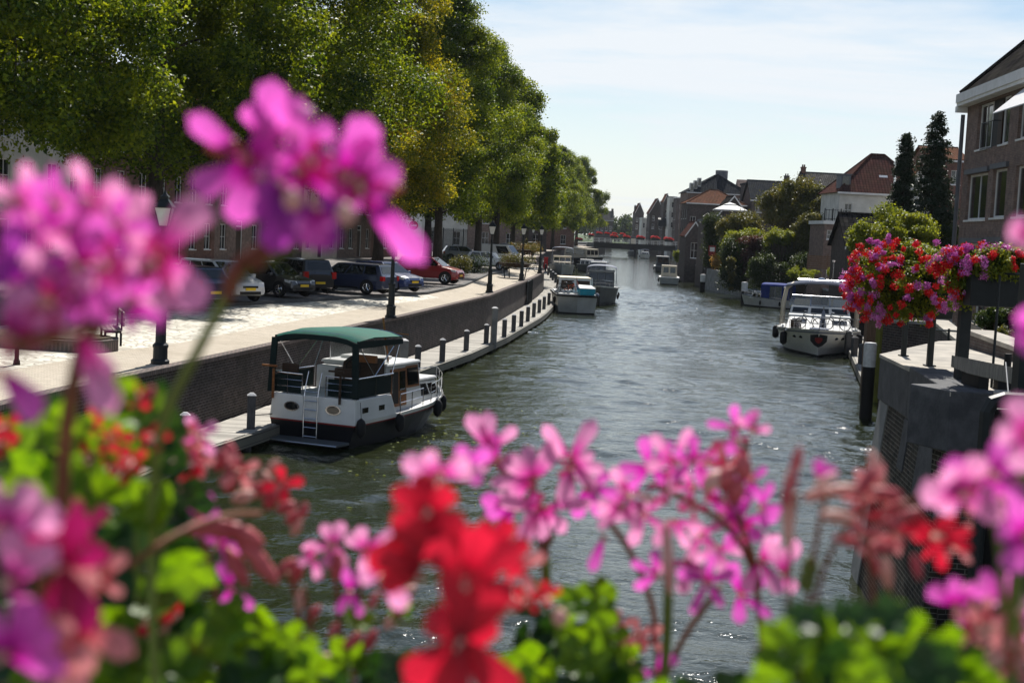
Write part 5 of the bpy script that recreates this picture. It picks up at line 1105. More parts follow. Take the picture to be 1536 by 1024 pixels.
for sg in (-1,1):
    a, b = ((-1.58,.33),(0,-.13)) if sg < 0 else ((0,-.13),(1.58,.33)); mb.hexa([(a[0],a[1]-.02,-.35),(b[0],b[1]-.02,-.35),(b[0],b[1]+.05,-.35),(a[0],a[1]+.05,-.35),(a[0]*1.005,a[1]-.03,.1),(b[0]*1.005,b[1]-.04,.1),(b[0],b[1]+.05,.1),(a[0],a[1]+.05,.1)])
mb.build('waterline_band', 'dark_hull', t)
deckm = MB(); deckm.box(-1.65,1.65,.4,9,1.42,1.5); deckm.build('deck', 'gel_white', t)
cabin(t, 'cabin', -1.5, 1.5, 2.6, 6.8, 1.5, 2.62, .93, .5, .25, side=((.08,.3,.3,.8),(.36,.6,.3,.8),(.66,.9,.3,.8)), back=((.05,.45,.2,.85),(.55,.95,.2,.85)), glass='darkwood', roofmat='cream')
mb = MB(); mb.tube([(-1.55,2.5,1.5),(-1.45,2.6,2.7)], .06, 6); mb.tube([(1.55,2.5,1.5),(1.45,2.6,2.7)], .06, 6); mb.tube([(-1.6,.4,2.05),(-1.6,2.4,2.05)], .02, 5); mb.tube([(1.6,.4,2.05),(1.6,2.4,2.05)], .02, 5); [mb.tube([(sx,yy,1.45),(sx,yy,2.05)], .015, 5) for sx in (-1.6,1.6) for yy in (.4,1.4,2.4)]; mb.build('rail', 'gel_white', t)
mb = MB(); mb.hexa([(.2,-.1,1.45),(1.5,.2,1.45),(1.4,1.8,1.5),(.1,1.6,1.5),(.15,-.15,1.95),(1.55,.12,1.95),(1.35,1.8,2.1),(.1,1.6,2.15)]); mb.build('deck_cover', 'turquoise', t, bevel=.04); mb = MB(); mb.hexa([(.12,-.18,1.955),(1.58,.1,1.955),(1.38,1.82,2.105),(.05,1.62,2.155),(.14,-.15,2.0),(1.55,.14,2.0),(1.35,1.8,2.16),(.08,1.6,2.2)]); mb.build('cover_top', 'gel_white', t, bevel=.02)
dutch_flag(t, -.15, .35, 1.5, 1.0)
mb = MB(); mb.sphere((1.75,.5,1.5), .16, 10, 6); mb.sphere((1.85,.9,1.45), .16, 10, 6); mb.build('ball_fender', 'grey_canvas', t, smooth=True); fender(t, -1.85, 2.5, .9, .14, .5); fender(t, 1.9, 3.5, .9, .14, .5)
for k, (x, y, rz, cl_, lb) in enumerate(((-1.1,.75,12,'iron','left bicycle on the stern of the boat with the turquoise cover'),(-.55,.95,-14,'orange','orange bicycle on the stern of the boat with the turquoise cover'))):
    q2 = Mt @ Vector((x,y,1.5)); bicycle(lb, tuple(q2), R(rz), .85, cl_, 'bicycles on the grey stern')

# --- generic smaller boats
def small_boat(label, x, y, rz, L, W, zs=.8, zb=1.1, hull='gel_white', low='dark_hull', cab=None, can=None, name='motor_boat', rails=True, wh=None, D=None, group=None, tr=.9):
    p = G(x, y, 0) if D is None else PD(x, y, D); t = thing(name, label, 'boat', (p.x,p.y,0), R(rz), group); P = (L, W, zs, zb, tr, 2.3, .07, .84)
    band(t, 'hull', hull, .1, .95, P, 0, 4); band(t, 'waterline_band', low, -.4, .12, P, .008, 2); band(t, 'gunwale', 'gel_white' if hull != 'gel_white' else 'grey_canvas', .93, 1.0, P, .03, 1); deck(t, 'gel_white', .97, P)
    if cab: cabin(t, 'cabin', -W*.36, W*.36, cab[0]*L, cab[1]*L, zs*.9, zs+cab[2], .9, .5, .1, side=((.1,.45,.25,.8),(.52,.88,.25,.8)), front=((.06,.32,.25,.8),(.37,.63,.25,.8),(.68,.94,.25,.8)), mat=cab[3])
    if wh: cabin(t, 'wheelhouse', -W*.38, W*.38, wh[0]*L, wh[1]*L, zs*.9, zs+wh[2], .92, .25, .1, side=((.08,.45,.45,.9),(.5,.92,.45,.9)), front=((.05,.32,.45,.88),(.36,.64,.45,.88),(.68,.95,.45,.88)), back=((.1,.45,.4,.88),(.55,.9,.4,.88)), mat=wh[3], roofmat=wh[4])
    if can: canopy(t, W*.86, can[0]*L, can[1]*L, zs, zs+can[2], can[3], can[4], arch=.3)
    if rails: rail(t, P, .6, 1.0, .5, 5)
    for s_ in (.25,.6): 
        xx, yy, _ = hp(s_, .8, *P); fender(t, xx+.1, yy, zs*.5, .1, .4); fender(t, -xx-.1, yy, zs*.5, .1, .4)
    return t
# boats beyond the blue-covered one (bow toward us: rz near 180; root is the stern)
def stern_of(x, y, L, rz): p = G(x, y, 0); return (p.x+math.sin(R(rz))*L, p.y-math.cos(R(rz))*L)
def bow_boat(label, x, y, rz, L, W, **k):
    sx, sy = stern_of(x, y, L*.93, rz); t = small_boat(label, x, y, rz, L, W, **k); t.location = (sx, sy, 0); return t
b = bow_boat('dark slate steel boat rafted behind the turquoise covered cruiser, bow toward us', 899, 458, 176, 13, 3.2, zs=1.3, zb=1.75, hull='slate_hull', low='dark_hull', wh=(.22,.5,1.5,'slate_hull','offwhite'), can=(.16,.5,2.05,'grey_canvas','grey_canvas'), tr=.95)
bow_boat('grey hulled cruiser with cream wheelhouse and pale blue canopy by the dark posts', 842, 414, 178, 11.5, 3.6, zs=1.4, zb=1.75, hull='grey_hull', low='dark_hull', cab=(.55,.8,.5,'cream'), wh=(.34,.6,1.3,'cream','cream'), can=(.08,.42,2.6,'grey_canvas','grey_canvas'))
bow_boat('small pale blue cruiser rafted behind the dark slate boat', 896, 424, 176, 8, 2.8, zs=1.0, zb=1.2, hull='grey_hull', low='dark_hull', wh=(.3,.62,1.5,'grey_canvas','offwhite'), can=(.05,.35,1.7,'grey_canvas','grey_canvas'))
bow_boat('long dark hulled boat with beige canopy near the far bridge on the left', 900, 400, 215, 13, 4.0, zs=1.3, zb=1.9, hull='dark_hull', low='dark_hull', wh=(.2,.75,1.9,'cream','cream'), rails=True)
bow_boat('small grey boat between the white canopied cruiser and the beige canopied boat', 880, 408, 178, 8, 3.2, zs=1.1, zb=1.3, hull='slate_hull', low='dark_hull', cab=(.4,.75,.8,'offwhite'))
# right bank
bb = small_boat('small white boat with royal blue canvas moored by the ivy wall', 1166, 462, 62, 5.6, 2.3, .85, 1.15, cab=(.56,.82,.55,'gel_white'), can=(.10,.60,1.5,'blue_canvas','blue_canvas')); bb.location = (*stern_of(1114, 458, 5.4, 62), 0)
for sg in (-1,1):
    for y0_, y1_ in ((.56,1.3),(2.5,3.36)): m_ = MB(); m_.box(min(sg*.985,sg*1.0),max(sg*.985,sg*1.0),y0_,y1_,.9,2.15); m_.build('side_curtain', 'blue_canvas', bb)
m_ = MB(); m_.hexa([(-.9,3.34,.95),(.9,3.34,.95),(.9,3.4,.95),(-.9,3.4,.95),(-.85,3.3,2.15),(.85,3.3,2.15),(.85,3.36,2.15),(-.85,3.36,2.15)]); m_.build('front_curtain', 'blue_canvas', bb)
small_boat('cream open sports cruiser with dark windscreen in mid canal on the right', 1004, 427, -4, 6.8, 2.75, .95, 1.15, hull='grey_hull', wh=(.34,.62,1.45,'cream','cream'), cab=(.6,.85,.4,'gel_white'), rails=False)
b = small_boat('pale boat with glassy green canopy behind the cream sports cruiser', 994, 408, -3, 8, 3.0, 1.0, 1.2, hull='slate_hull', wh=(.15,.6,1.7,'slate_hull','offwhite'), rails=False)
bow_boat('small white boat near the right end of the far bridge', 968, 388, 178, 7, 2.8, zs=1.0, zb=1.3, hull='gel_white', cab=(.35,.7,.8,'gel_white'), can=(.05,.35,1.5,'navy_canvas','navy_canvas'))
bow_boat('dark boat in the shadow under the far bridge', 950, 384, 178, 8, 3.2, zs=1.3, zb=1.6, hull='slate_hull', cab=(.35,.7,1.0,'slate_hull'), rails=False)
# ------------------------------------------------------------------ right bank
Rx = interp([(-8,8.6),(20,8.2),(28,8.4),(54,15.8),(64,18.4),(92,24.2),(139,28),(154,25.7),(174,23.7),(215,26.5),(260,31.5),(300,36),(405,48.5),(472,58),(700,80)])
RD = [-8,10,20,28,40,54,64,78,92,115,139,146,154,164,174,190,215,260,300,360,405,470]
mb = MB(); vs = []; fs = []
for d in RD: vs += [(Rx(d)+.02,d,ZR),(700,d,ZR+.02)]
for i in range(len(RD)-1): fs.append((i*2+1, i*2+3, i*2+2, i*2)[::-1])
mb.add(vs, fs); o = mb.build('right_bank', 'pave'); 
if o.data.polygons[0].normal.z < 0: o.data.flip_normals()
struct(o)
t = thing('canal_wall', 'long dark weathered canal wall along the right bank', 'wall'); mb = MB(); cp = MB()
for a, b in zip(RD[:-1], RD[1:]):
    xa, xb = Rx(a), Rx(b); mb.add([(xb,b,-.8),(xa,a,-.8),(xa,a,ZR-.1),(xb,b,ZR-.1)], [(0,1,2,3)])
    cp.add([(xb-.04,b,ZR-.1),(xa-.04,a,ZR-.1),(xa-.04,a,ZR+.03),(xb-.04,b,ZR+.03),(xa+.3,a,ZR+.03),(xb+.3,b,ZR+.03)], [(0,1,2,3),(3,2,4,5)])
mb.build('brickwork', 'quay_brick', t); cp.build('coping', 'concrete', t)
# concrete retaining wall at the garden corner, standing proud of the brick wall
t = thing('retaining_wall', 'pale stained concrete retaining wall below the ivy', 'wall'); mb = MB()
for a, b in ((152,160),(160,168),(168,176)): mb.hexa([(Rx(a)-.35,a,-.6),(Rx(a)+.1,a,-.6),(Rx(b)+.1,b,-.6),(Rx(b)-.35,b,-.6),(Rx(a)-.25,a,ZR+.15),(Rx(a)+.1,a,ZR+.15),(Rx(b)+.1,b,ZR+.15),(Rx(b)-.25,b,ZR+.15)])
mb.build('concrete_face', 'concrete', t); mb = MB(); mb.box(Rx(176)-.4, Rx(176)+4, 176.02, 176.5, -.6, ZR+.3); mb.build('end_face', 'quay_brick', t)

# jetty by the white yacht
t = thing('side_jetty', 'short pale wooden jetty beside the white motor yacht', 'jetty'); dk = MB(); eb = MB()
e0, e1 = G(1300,575,ZJ), G(1266,502,ZJ); n = 34
for k in range(n):
    a, b = e0.lerp(e1, (k+.04)/n), e0.lerp(e1, (k+.96)/n); dk.hexa([(a.x,a.y,ZJ-.05),(a.x+2.3,a.y,ZJ-.05),(b.x+2.3,b.y,ZJ-.05),(b.x,b.y,ZJ-.05),(a.x,a.y,ZJ),(a.x+2.3,a.y,ZJ),(b.x+2.3,b.y,ZJ),(b.x,b.y,ZJ)])
eb.hexa([(e0.x-.12,e0.y,.1),(e0.x-.01,e0.y,.1),(e1.x-.01,e1.y,.1),(e1.x-.12,e1.y,.1),(e0.x-.12,e0.y,.44),(e0.x-.01,e0.y,.44),(e1.x-.01,e1.y,.44),(e1.x-.12,e1.y,.44)])
dk.build('deck', 'deck_boards', t); eb.build('edge_beam', 'jetty_side', t)
for x, y, l in ((1271,523,'dark post on the pale side jetty nearest the white yacht'),(1281,533,'middle dark post on the pale side jetty'),(1292,546,'dark post on the pale side jetty beside the white topped pile')): jetty_post(x, y, .14, .95, False, label=l, group='posts on the right side jetty')
def pile(label, x, y, r, ztop, mat, capmat=None, capz=0, name='mooring_pile', D=None, z=-.8, square=False):
    p = G(x, y, 0) if D is None else PD(x, y, D); t = thing(name, label, 'pile', (p.x,p.y,z)); mb = MB()
    if square: mb.box(-r,r,-r,r,0,ztop-z)
    else: mb.lathe([(r*1.04,0),(r,ztop-z)], 16)
    mb.build('shaft', mat, t)
    if capmat: mb = MB(); mb.lathe([(r*1.04,ztop-z-capz),(r*1.06,ztop-z-.03),(r*.9,ztop-z+.02),(.01,ztop-z+.04)], 16); mb.build('collar', capmat, t)
    return t
pile('black mooring pile with pale blue grey painted top in the water near the abutment', 1298, 628, .22, 2.75, 'black', 'post_cap', .85)
pile('distant dark pile with white painted top in front of the ivy wall, right one', 1115, 462, .3, 2.2, 'black', 'white', .85, D=138)
pile('distant dark pile with white painted top at the corner of the concrete wall', 1053, 440, .3, 2.0, 'black', 'white', .85, D=168)
pile('tall weathered pinkish timber pile left of the mossy post', 1303, 560, .26, 3.9, 'timber', D=60, square=True)
pile('mossy yellow green timber post between the weathered pile and the abutment', 1316, 560, .17, 3.9, 'algae', D=57)
pile('dark timber pile right beside the mossy post', 1330, 560, .18, 3.6, 'post', D=60)
t = pile('massive dark tarred timber fender rising right of the yacht canopy', 1274, 505, .5, 6.1, 'black', D=93, square=True, name='timber_fender')
mb = MB(); mb.box(-.68,-.51,-.4,.3,.5,3.9); mb.build('brown_plank', 'timber', t)
for x, y, l in ((1009,414,'a'),(1020,418,'b'),(1037,417,'c')): pass
t = thing('small_landing', 'low dark landing stage beside the cream sports cruiser', 'jetty', (*G(1036,420,0).xy, 0)); mb = MB(); mb.box(-2,3.5,-.6,.6,.3,.45); mb.build('deck', 'deck_boards', t); mb = MB(); [mb.lathe([(.12,-.8),(.12,1.0)],8,(x,-.55,0)) for x in (-1.8,0,1.8)]; mb.build('pile', 'black', t)

# ------------------------------------------------------------------ stone abutment with railing and flower baskets
ZA = 4.2
c1, c2, c3, c4 = [G(x,y,ZA) for x,y in ((1320,531),(1365,552),(1426,588),(1490.6,588))]
t = thing('bridge_abutment', 'dark stone capped brick abutment rising from the water at the right', 'abutment')
def wallblock(a, b, z0, z1, thick=.5, out=0.0, bat=0.0):
    d = (b-a); d.z = 0; d.normalize(); nrm = Vector((-d.y, d.x, 0)); 
    if nrm.dot(Vector((8.6,26,0))-(a+b)/2) > 0: nrm = -nrm
    A, B = a+nrm*out, b+nrm*out; q = [A+nrm*bat, B+nrm*bat, B-nrm*thick, A-nrm*thick]; q2 = [A, B, B-nrm*thick, A-nrm*thick]
    m_ = MB(); v = [(p.x,p.y,z0) for p in q]+[(p.x,p.y,z1) for p in q2]; m_.hexa(v)
    return m_
inner = Vector((8.6,26,0)); c4b = Vector((c4.x+4.5, c4.y+.5, 0))
wallblock(c1.lerp(c2,.01), c1.lerp(c2,.985), 3.36, ZA-.06, .55, .0).build('stone_block', 'stone', t, bevel=.02)
wallblock(c2.lerp(c3,.005), c2.lerp(c3,1.0), 3.36, ZA+.02, .62, .012).build('stone_block', 'stone', t, bevel=.02)
wallblock(c3+(c4-c3)*.002+Vector((.0,-.004,0)), c4, 3.34, ZA+.018, .9, .012).build('stone_block', 'stone', t, bevel=.02)
m_ = MB(); m_.prism([(c1.x-.01,c1.y),(c2.x-.01,c2.y),(c3.x-.01,c3.y-.01),(c4.x,c4.y-.01),(c4.x+5,c4.y+.3),(c4.x+5,34),(c1.x+2.5,31.5)], ZA-.06, ZA); m_.build('top_slab', 'stone_top', t)
off = Vector((.06,0,0)); wallblock(c1+off, c3+off+Vector((0,.05,0)), -1.0, 3.36, .5, -.02, .42).build('brick_face', 'abut_brick', t)
wallblock(c3+Vector((.05,.06,0)), c4b, -1.0, 3.34, .5, -.02, .12).build('brick_face', 'abut_brick', t)
for f0, f1, z0, z1 in ((.0,.14,-1,3.34),(.42,.50,2.5,3.34),(.66,.99,2.3,3.34)):
    a, b = (c1+off).lerp(c3+off, f0), (c1+off).lerp(c3+off, f1); k = (3.36-z0)/4.36; wallblock(a, b, z0, z1, .4, .006+.0, .42*k).build('quoin_stone', 'concrete' if f0 < .1 else 'stone', t)
m_ = MB(); m_.box(c4.x-.1, c4.x+6, c4.y+.6, c4.y+.9, -1, ZA-.065); m_.build('recess_wall', 'abut_brick', t)
def rail_post(label, x, y0, y1, r, base=ZA):
    p = G(x, y0, base); zt = PD(x, y1, p.y).z; t = thing('railing_post', label, 'post', (p.x,p.y,base), 0, 'black posts on the stone abutment')
    m_ = MB(); m_.box(-r,r,-r,r,0,zt-base); m_.build('shaft', 'iron', t, bevel=.01); m_ = MB(); m_.box(-r*1.8,r*1.8,-r*1.8,r*1.8,0,.025); m_.build('foot_plate', 'iron', t); return t, p
rail_post('black railing post under the left end of the red flower basket', 1355, 534, 455, .045)
rail_post('black railing post under the middle of the red flower basket', 1394, 549, 465, .05)
rail_post('thick tall black post between the two flower baskets', 1440, 570, 390, .085)
rail_post('very thick black post at the right edge of the picture', 1532, 640, 395, .12)
p0 = PD(1440,409,22.2); p1 = PD(1560,412,20.5); t = thing('handrail', 'thin black handrail running right from the tall post', 'railing'); m_ = MB(); m_.tube([tuple(p0),tuple(p1)], .018, 6); m_.build('bar', 'iron', t); m_ = MB(); m_.tube([tuple(PD(1500,412,21.2)),(PD(1500,412,21.2).x,21.2,ZA)], .02, 6); m_.build('upright', 'iron', t)
def basket(label, c, R3, ncl, nred, npink, box, seed=3, leafd='leaf_lime', bias=0):
    t = thing('flower_basket', label, 'flower basket', tuple(c)); rng = np.random.default_rng(seed)
    d = rng.normal(0,1,(ncl,3)); d /= np.linalg.norm(d,axis=1)[:,None]; C = d*np.array(R3)*rng.uniform(.45,.93,(ncl,1)); 
    P, dd = clump_leaves(rng, C, np.full(ncl, .15), 170, .04); np_mesh('foliage', leaves(rng, P, dd+d.repeat(170,0)*.5, .05, up=.5), 4, leafd, t)
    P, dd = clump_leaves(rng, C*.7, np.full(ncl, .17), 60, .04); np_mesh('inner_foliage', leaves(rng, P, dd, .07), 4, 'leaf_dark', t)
    for nm, num, mt in (('red_blossoms', nred, 'bloom_red'), ('pink_blossoms', npink, 'bloom_pink')):
        d = rng.normal(0,1,(num*4,3)); d /= np.linalg.norm(d,axis=1)[:,None]
        sc = -d[:,0]*.8-d[:,1]*.5+rng.uniform(0,1.1,len(d))+(bias*d[:,2]) ; idx = np.argsort(-sc)[:num]; d = d[idx]
        d += rng.normal(0,.05,d.shape)
        C2 = d*np.array(R3)*1.04; P, dd = clump_leaves(rng, C2, rng.uniform(.05,.095,num), 110, .02, 1.0, .6); np_mesh(nm, leaves(rng, P, dd, .032, flat=1.2, up=.1, aspect=.85), 4, mt, t)
    if box: m_ = MB(); x0,x1,y0,y1,z0,z1 = box; m_.hexa([(x0+.04,y0+.04,z0),(x1-.04,y0+.04,z0),(x1-.04,y1-.04,z0),(x0+.04,y1-.04,z0),(x0,y0,z1),(x1,y0,z1),(x1,y1,z1),(x0,y1,z1)]); m_.build('planter_box', 'iron', t, bevel=.015)
    return t
cb = PD(1362, 424, 24.5); basket('big rounded basket of red and violet geraniums on the abutment railing', cb, (1.02,1.05,.76), 150, 78, 60, (-.25,.75,-.35,.35,-.58,-.15), 3)
# trailing pale pink blooms below
cb = PD(1486, 398, 21.6); basket('looser basket of pink and red geraniums at the right edge on a dark box', cb, (.80,.42,.27), 60, 26, 24, (-.36,.5,-.22,.22,-.62,-.08), 8, bias=.6)
cb = PD(1448, 418, 21.9); basket('small trailing spray of red geraniums just right of the tall black post', cb, (.24,.25,.42), 30, 15, 8, None, 12)
# brick garden walls behind the abutment
def low_wall(label, xa, ya, xb, yb, D0, D1, h, mat='quay_brick', cop='concrete', th_=.35, name='garden_wall'):
    a, b = PD(xa,ya,D0), PD(xb,yb,D1); t = thing(name, label, 'wall'); m_ = MB(); d = Vector((b.x-a.x,b.y-a.y,0)).normalized(); n_ = Vector((-d.y,d.x,0))*th_
    m_.hexa([(a.x,a.y,a.z-h),(b.x,b.y,b.z-h),(b.x+n_.x,b.y+n_.y,b.z-h),(a.x+n_.x,a.y+n_.y,a.z-h),(a.x,a.y,a.z),(b.x,b.y,b.z),(b.x+n_.x,b.y+n_.y,b.z),(a.x+n_.x,a.y+n_.y,a.z)]); m_.build('brickwork', mat, t)
    e = n_.normalized()*.05; c_ = MB(); c_.hexa([(a.x-e.x,a.y-e.y,a.z+.003),(b.x-e.x,b.y-e.y,b.z+.003),(b.x+n_.x+e.x,b.y+n_.y+e.y,b.z+.003),(a.x+n_.x+e.x,a.y+n_.y+e.y,a.z+.003),(a.x-e.x,a.y-e.y,a.z+.09),(b.x-e.x,b.y-e.y,b.z+.09),(b.x+n_.x+e.x,b.y+n_.y+e.y,b.z+.09),(a.x+n_.x+e.x,a.y+n_.y+e.y,a.z+.09)]); c_.build('coping', cop, t); return t
low_wall('dark brick wall seen through the railing posts behind the abutment', 1325, 484, 1415, 488, 44, 41, 4.5, 'quay_brick', 'concrete')
low_wall('sloping brick wall descending toward the tall black post', 1400, 484, 1445, 522, 40, 33, 3.5, 'wall_dark', 'stone_top')
low_wall('grey brick parapet sloping down to the right edge beside the hedge', 1450, 500, 1560, 540, 30, 25, 1.5, 'wall_dark', 'stone_top', .5)
a, b = PD(1395,494,36), PD(1560,505,30); t = thing('path_railing', 'thin black two bar railing along the sunny path behind the right basket', 'railing'); m_ = MB()
for dz in (0,-.35): m_.tube([(a.x,a.y,a.z+dz),(b.x,b.y,b.z+dz)], .025, 5)
m_.build('bar', 'iron', t); 
for k in range(6): q = a.lerp(b, k/5); m_ = MB(); m_.tube([(q.x,q.y,q.z-1.1),(q.x,q.y,q.z+.05)], .03, 6); m_.build('upright', 'iron', t)
m_ = MB(); m_.prism([(13,34),(40,34),(40,60),(19,60)], ZR+.01, 3.4); o = m_.build('garden_path', 'path'); struct(o)
# lock machinery
t = thing('lock_beam', 'weathered grey timber beam platform right of the tall black post', 'beam'); a, b = PD(1458,545,20.6), PD(1560,566,17.5); m_ = MB()
for k in range(4): o_ = Vector((.02*k,.30*k,0)); m_.hexa([(a.x+o_.x,a.y+o_.y,a.z-.16),(b.x+o_.x,b.y+o_.y,b.z-.16),(b.x+o_.x,b.y+o_.y+.27,b.z-.16),(a.x+o_.x,a.y+o_.y+.27,a.z-.16),(a.x+o_.x,a.y+o_.y,a.z+.02*(k%2)),(b.x+o_.x,b.y+o_.y,b.z+.02*(k%2)),(b.x+o_.x,b.y+o_.y+.27,b.z+.02*(k%2)),(a.x+o_.x,a.y+o_.y+.27,a.z+.02*(k%2))])
m_.build('timber', 'greywood', t); m_ = MB(); m_.box(a.x+.15,a.x+.3,a.y+.1,a.y+.9,ZA-.9,a.z-.165); m_.box(a.x+.5,a.x+1.6,a.y+.3,a.y+.5,ZA-.9,a.z-.165); m_.build('support', 'black', t); m_ = MB(); q = PD(1512,537,19.2); m_.lathe([(.05,0),(.05,.18)], 10, (q.x,q.y,q.z-.12)); m_.build('bolt', 'black', t)
t = thing('lock_gate', 'black steel lock gate frame at the right edge above the water', 'lock gate'); q = PD(1482,600,14.5); m_ = MB()
m_.tube([(q.x,q.y,0),(q.x,q.y,q.z-.12),(q.x+.05,q.y,q.z-.02),(q.x+.16,q.y,q.z+.02),(q.x+3.5,q.y-.3,q.z+.02)], .075, 8); m_.tube([(q.x+.2,q.y-.08,0),(q.x+.2,q.y-.08,q.z-.2),(q.x+.26,q.y-.08,q.z-.12),(q.x+3.5,q.y-.38,q.z-.12)], .06, 8); m_.build('frame', 'iron', t)
m_ = MB(); m_.box(q.x+.1,q.x+3.5,q.y+.12,q.y+.22,-.5,q.z-.1); m_.build('gate_panel', 'black', t); m_ = MB(); m_.tube([(q.x+.25,q.y+.1,q.z),(q.x+.5,q.y+1,q.z+.32)], .008, 5); m_.build('stay_rod', 'lead', t)

# ------------------------------------------------------------------ brick building at the right edge
A = PD(1452,160,62); B = PD(1560,140,51.5); zt = A.z; rzb = math.atan2(B.y-A.y, B.x-A.x); Lb = (Vector((B.x-A.x,B.y-A.y))).length+14
# local x runs toward the camera along the facade; front (-y) faces the canal
t = thing('corner_building', 'brown brick building with large windows and dark tiled roof at the right edge', 'building', (A.x,A.y,ZR), rzb); H_ = zt-ZR
ppm = 2133/60.0
def wz(y, x): return PD(x,y,60).z-ZR
ops = [(.9, wz(331,1475), 3.3, wz(262,1475)-wz(331,1475)), (5.0, wz(331,1510), 2.0, wz(262,1510)-wz(331,1510)), (8.2, wz(331,1510), 2.6, wz(262,1510)-wz(331,1510)), (1.9, wz(226,1475), 4.9, wz(158,1475)-wz(226,1475)), (8.0, wz(226,1510), 3.0, wz(158,1510)-wz(226,1510)), (.9, wz(405,1475), 3.3, wz(366,1475)-wz(405,1475)), (5.0, wz(405,1510), 2.0, wz(366,1510)-wz(405,1510)), (.9, .4, 1.3, 2.2), (3.4, .6, 1.8, 1.7)]
m_ = MB(); facade(m_, Lb, H_, ops, 0, 0, 0, .2); m_.M = Matrix.Translation((0,14,0)) @ Matrix.Rotation(R(-90),4,'Z'); facade(m_, 14, H_, [(3,wz(331,1475),1.4,2),(9,wz(331,1475),1.4,2)], 0,0,0,.2); m_.build('wall', 'wall_brown', t)
I4 = Matrix.Identity(4)
for k, o_ in enumerate(ops):
    if k == 3:
        window(t, I4, o_[0], o_[1], 1.9, o_[3], mull=1, bars=0, rev=.2, fw=.09); window(t, I4, o_[0]+3.6, o_[1], 1.3, o_[3], mull=0, bars=0, rev=.2, fw=.09)
        d_ = MB(); d_.box(o_[0]+1.9,o_[0]+3.6,.15,.19,o_[1]-.0,o_[1]+o_[3]); dd = d_.build('open_door', 'black', t); c_ = MB(); c_.box(o_[0]+2.9,o_[0]+3.5,.08,.13,o_[1],o_[1]+o_[3]-.1); c_.build('curtain', 'darkwood', dd)
        b_ = MB(); [b_.tube([(o_[0]+1.85+.19*j,-.28,o_[1]-.1),(o_[0]+1.85+.19*j,-.28,o_[1]+.95)], .012, 4) for j in range(10)]; b_.tube([(o_[0]+1.8,0,o_[1]+.95),(o_[0]+1.8,-.28,o_[1]+.95),(o_[0]+3.65,-.28,o_[1]+.95),(o_[0]+3.65,0,o_[1]+.95)], .02, 5); b_.tube([(o_[0]+1.8,-.28,o_[1]-.1),(o_[0]+3.65,-.28,o_[1]-.1)], .02, 5); b_.build('balcony_rail', 'iron', t)
    else: window(t, I4, o_[0], o_[1], o_[2], o_[3], mull=1 if o_[2] > 2 else 0, bars=0, rev=.2, fw=.09)
    if k != 3:
        c_ = MB(); c_.box(o_[0]+.12,o_[0]+.12+.28*o_[2]*.5,.205,.22,o_[1]+.05,o_[1]+o_[3]-.05); c_.build('curtain', 'curtain', t)
    if k in (0,1,5,6): s_ = MB(); s_.box(o_[0]-.2,o_[0]+o_[2]+.2,-.12,-.002,o_[1]+o_[3]+.02,o_[1]+o_[3]+.22); s_.build('lintel', 'lead', t)
m_ = MB(); m_.box(-.15,Lb,-.45,-.004,H_-.02,H_+.12); m_.box(-.15,Lb,-.50,-.42,H_+.12,H_+.5); m_.box(-.1,Lb,-.4,-.1,H_+.12,H_+.52); m_.build('eaves_gutter', 'white', t)
m_ = MB(); m_.box(-.35,-.004,-.45,14.5,H_-.25,H_+.0); m_.build('side_gutter', 'white', t)
m_ = MB(); hr = 7.2; m_.add([(.2,-.38,H_+.5),(Lb,-.38,H_+.5),(Lb,7,H_+.5+hr),(5.6,7,H_+.5+hr),(.35,14.5,H_+.5),(Lb,14.5,H_+.5)], [(0,1,2,3),(0,3,4),(4,3,2,5)]); m_.tube([(.2,-.38,H_+.52),(5.6,7,H_+.52+hr)], .13, 6); m_.tube([(5.6,7,H_+.52+hr),(Lb,7,H_+.52+hr)], .13, 6); m_.build('roof', 'tile_black', t)
m_ = MB(); m_.tube([(-.12,-.15,H_-.35),(-.12,-.15,0)], .09, 8); m_.build('downpipe', 'lead', t)
m_ = MB(); aw = 9.3; z_ = wz(165,1510); m_.hexa([(aw,-1.3,z_-.9),(aw+4,-1.3,z_-.9),(aw+4,-.02,z_+.25),(aw,-.02,z_+.25),(aw,-1.3,z_-.86),(aw+4,-1.3,z_-.86),(aw+4,-.02,z_+.29),(aw,-.02,z_+.29)]); mta, ta_, ba_ = newmat('awning_cloth'); wv = ta_.nodes.new('ShaderNodeTexWave'); wv.inputs['Scale'].default_value = 2.2; ta_.links.new(coords(ta_, 'Object'), wv.inputs['Vector']); ta_.links.new(ramp(ta_, wv.outputs['Fac'], [(.4,(.75,.74,.72)),(.6,(.35,.34,.36))]), ba_.inputs['Base Color']); m_.build('awning', mta, t)

# ------------------------------------------------------------------ houses of the right bank (front-left corner px, eave y, distance)
def HP(name_label, x0, x1, ye, D, roof, rhpx, wall, tile, depth=8, ops=None, rz=0, chim=(), **k):
    a = PD(x0, ye, D); b = PD(x1, ye, D); w_ = b.x-a.x; h = a.z-ZR
    t = house(k.pop('nm','house'), name_label, (a.x, a.y, ZR), R(rz), w_, depth, h, roof, rhpx*D/2133, wall, tile, ops(w_, h) if ops else (), chim=[(c[0]*w_, depth/2, h+rhpx*D/2133*c[1]+c[2], c[3]) for c in chim], z0=-2.6, **k)
    return t, w_, h
def opg(n, rows, ww=1.0, wh=1.5): return lambda w_, h: [(w_*(i+.5)/n-ww/2, h-r, ww, wh) for r in rows for i in range(n)]
sl = lambda ys: [( .8+3.0*i, y, 1.0, 1.5) for y in ys for i in range(3)]
HP('narrow brick boathouse with steep dark gable at the water edge', 1029, 1056, 353, 205, 'gable_y', 20, 'wall_dark', 'tile_brown', 7, opg(1,(3.2,),1.0,2.2), over=.15)
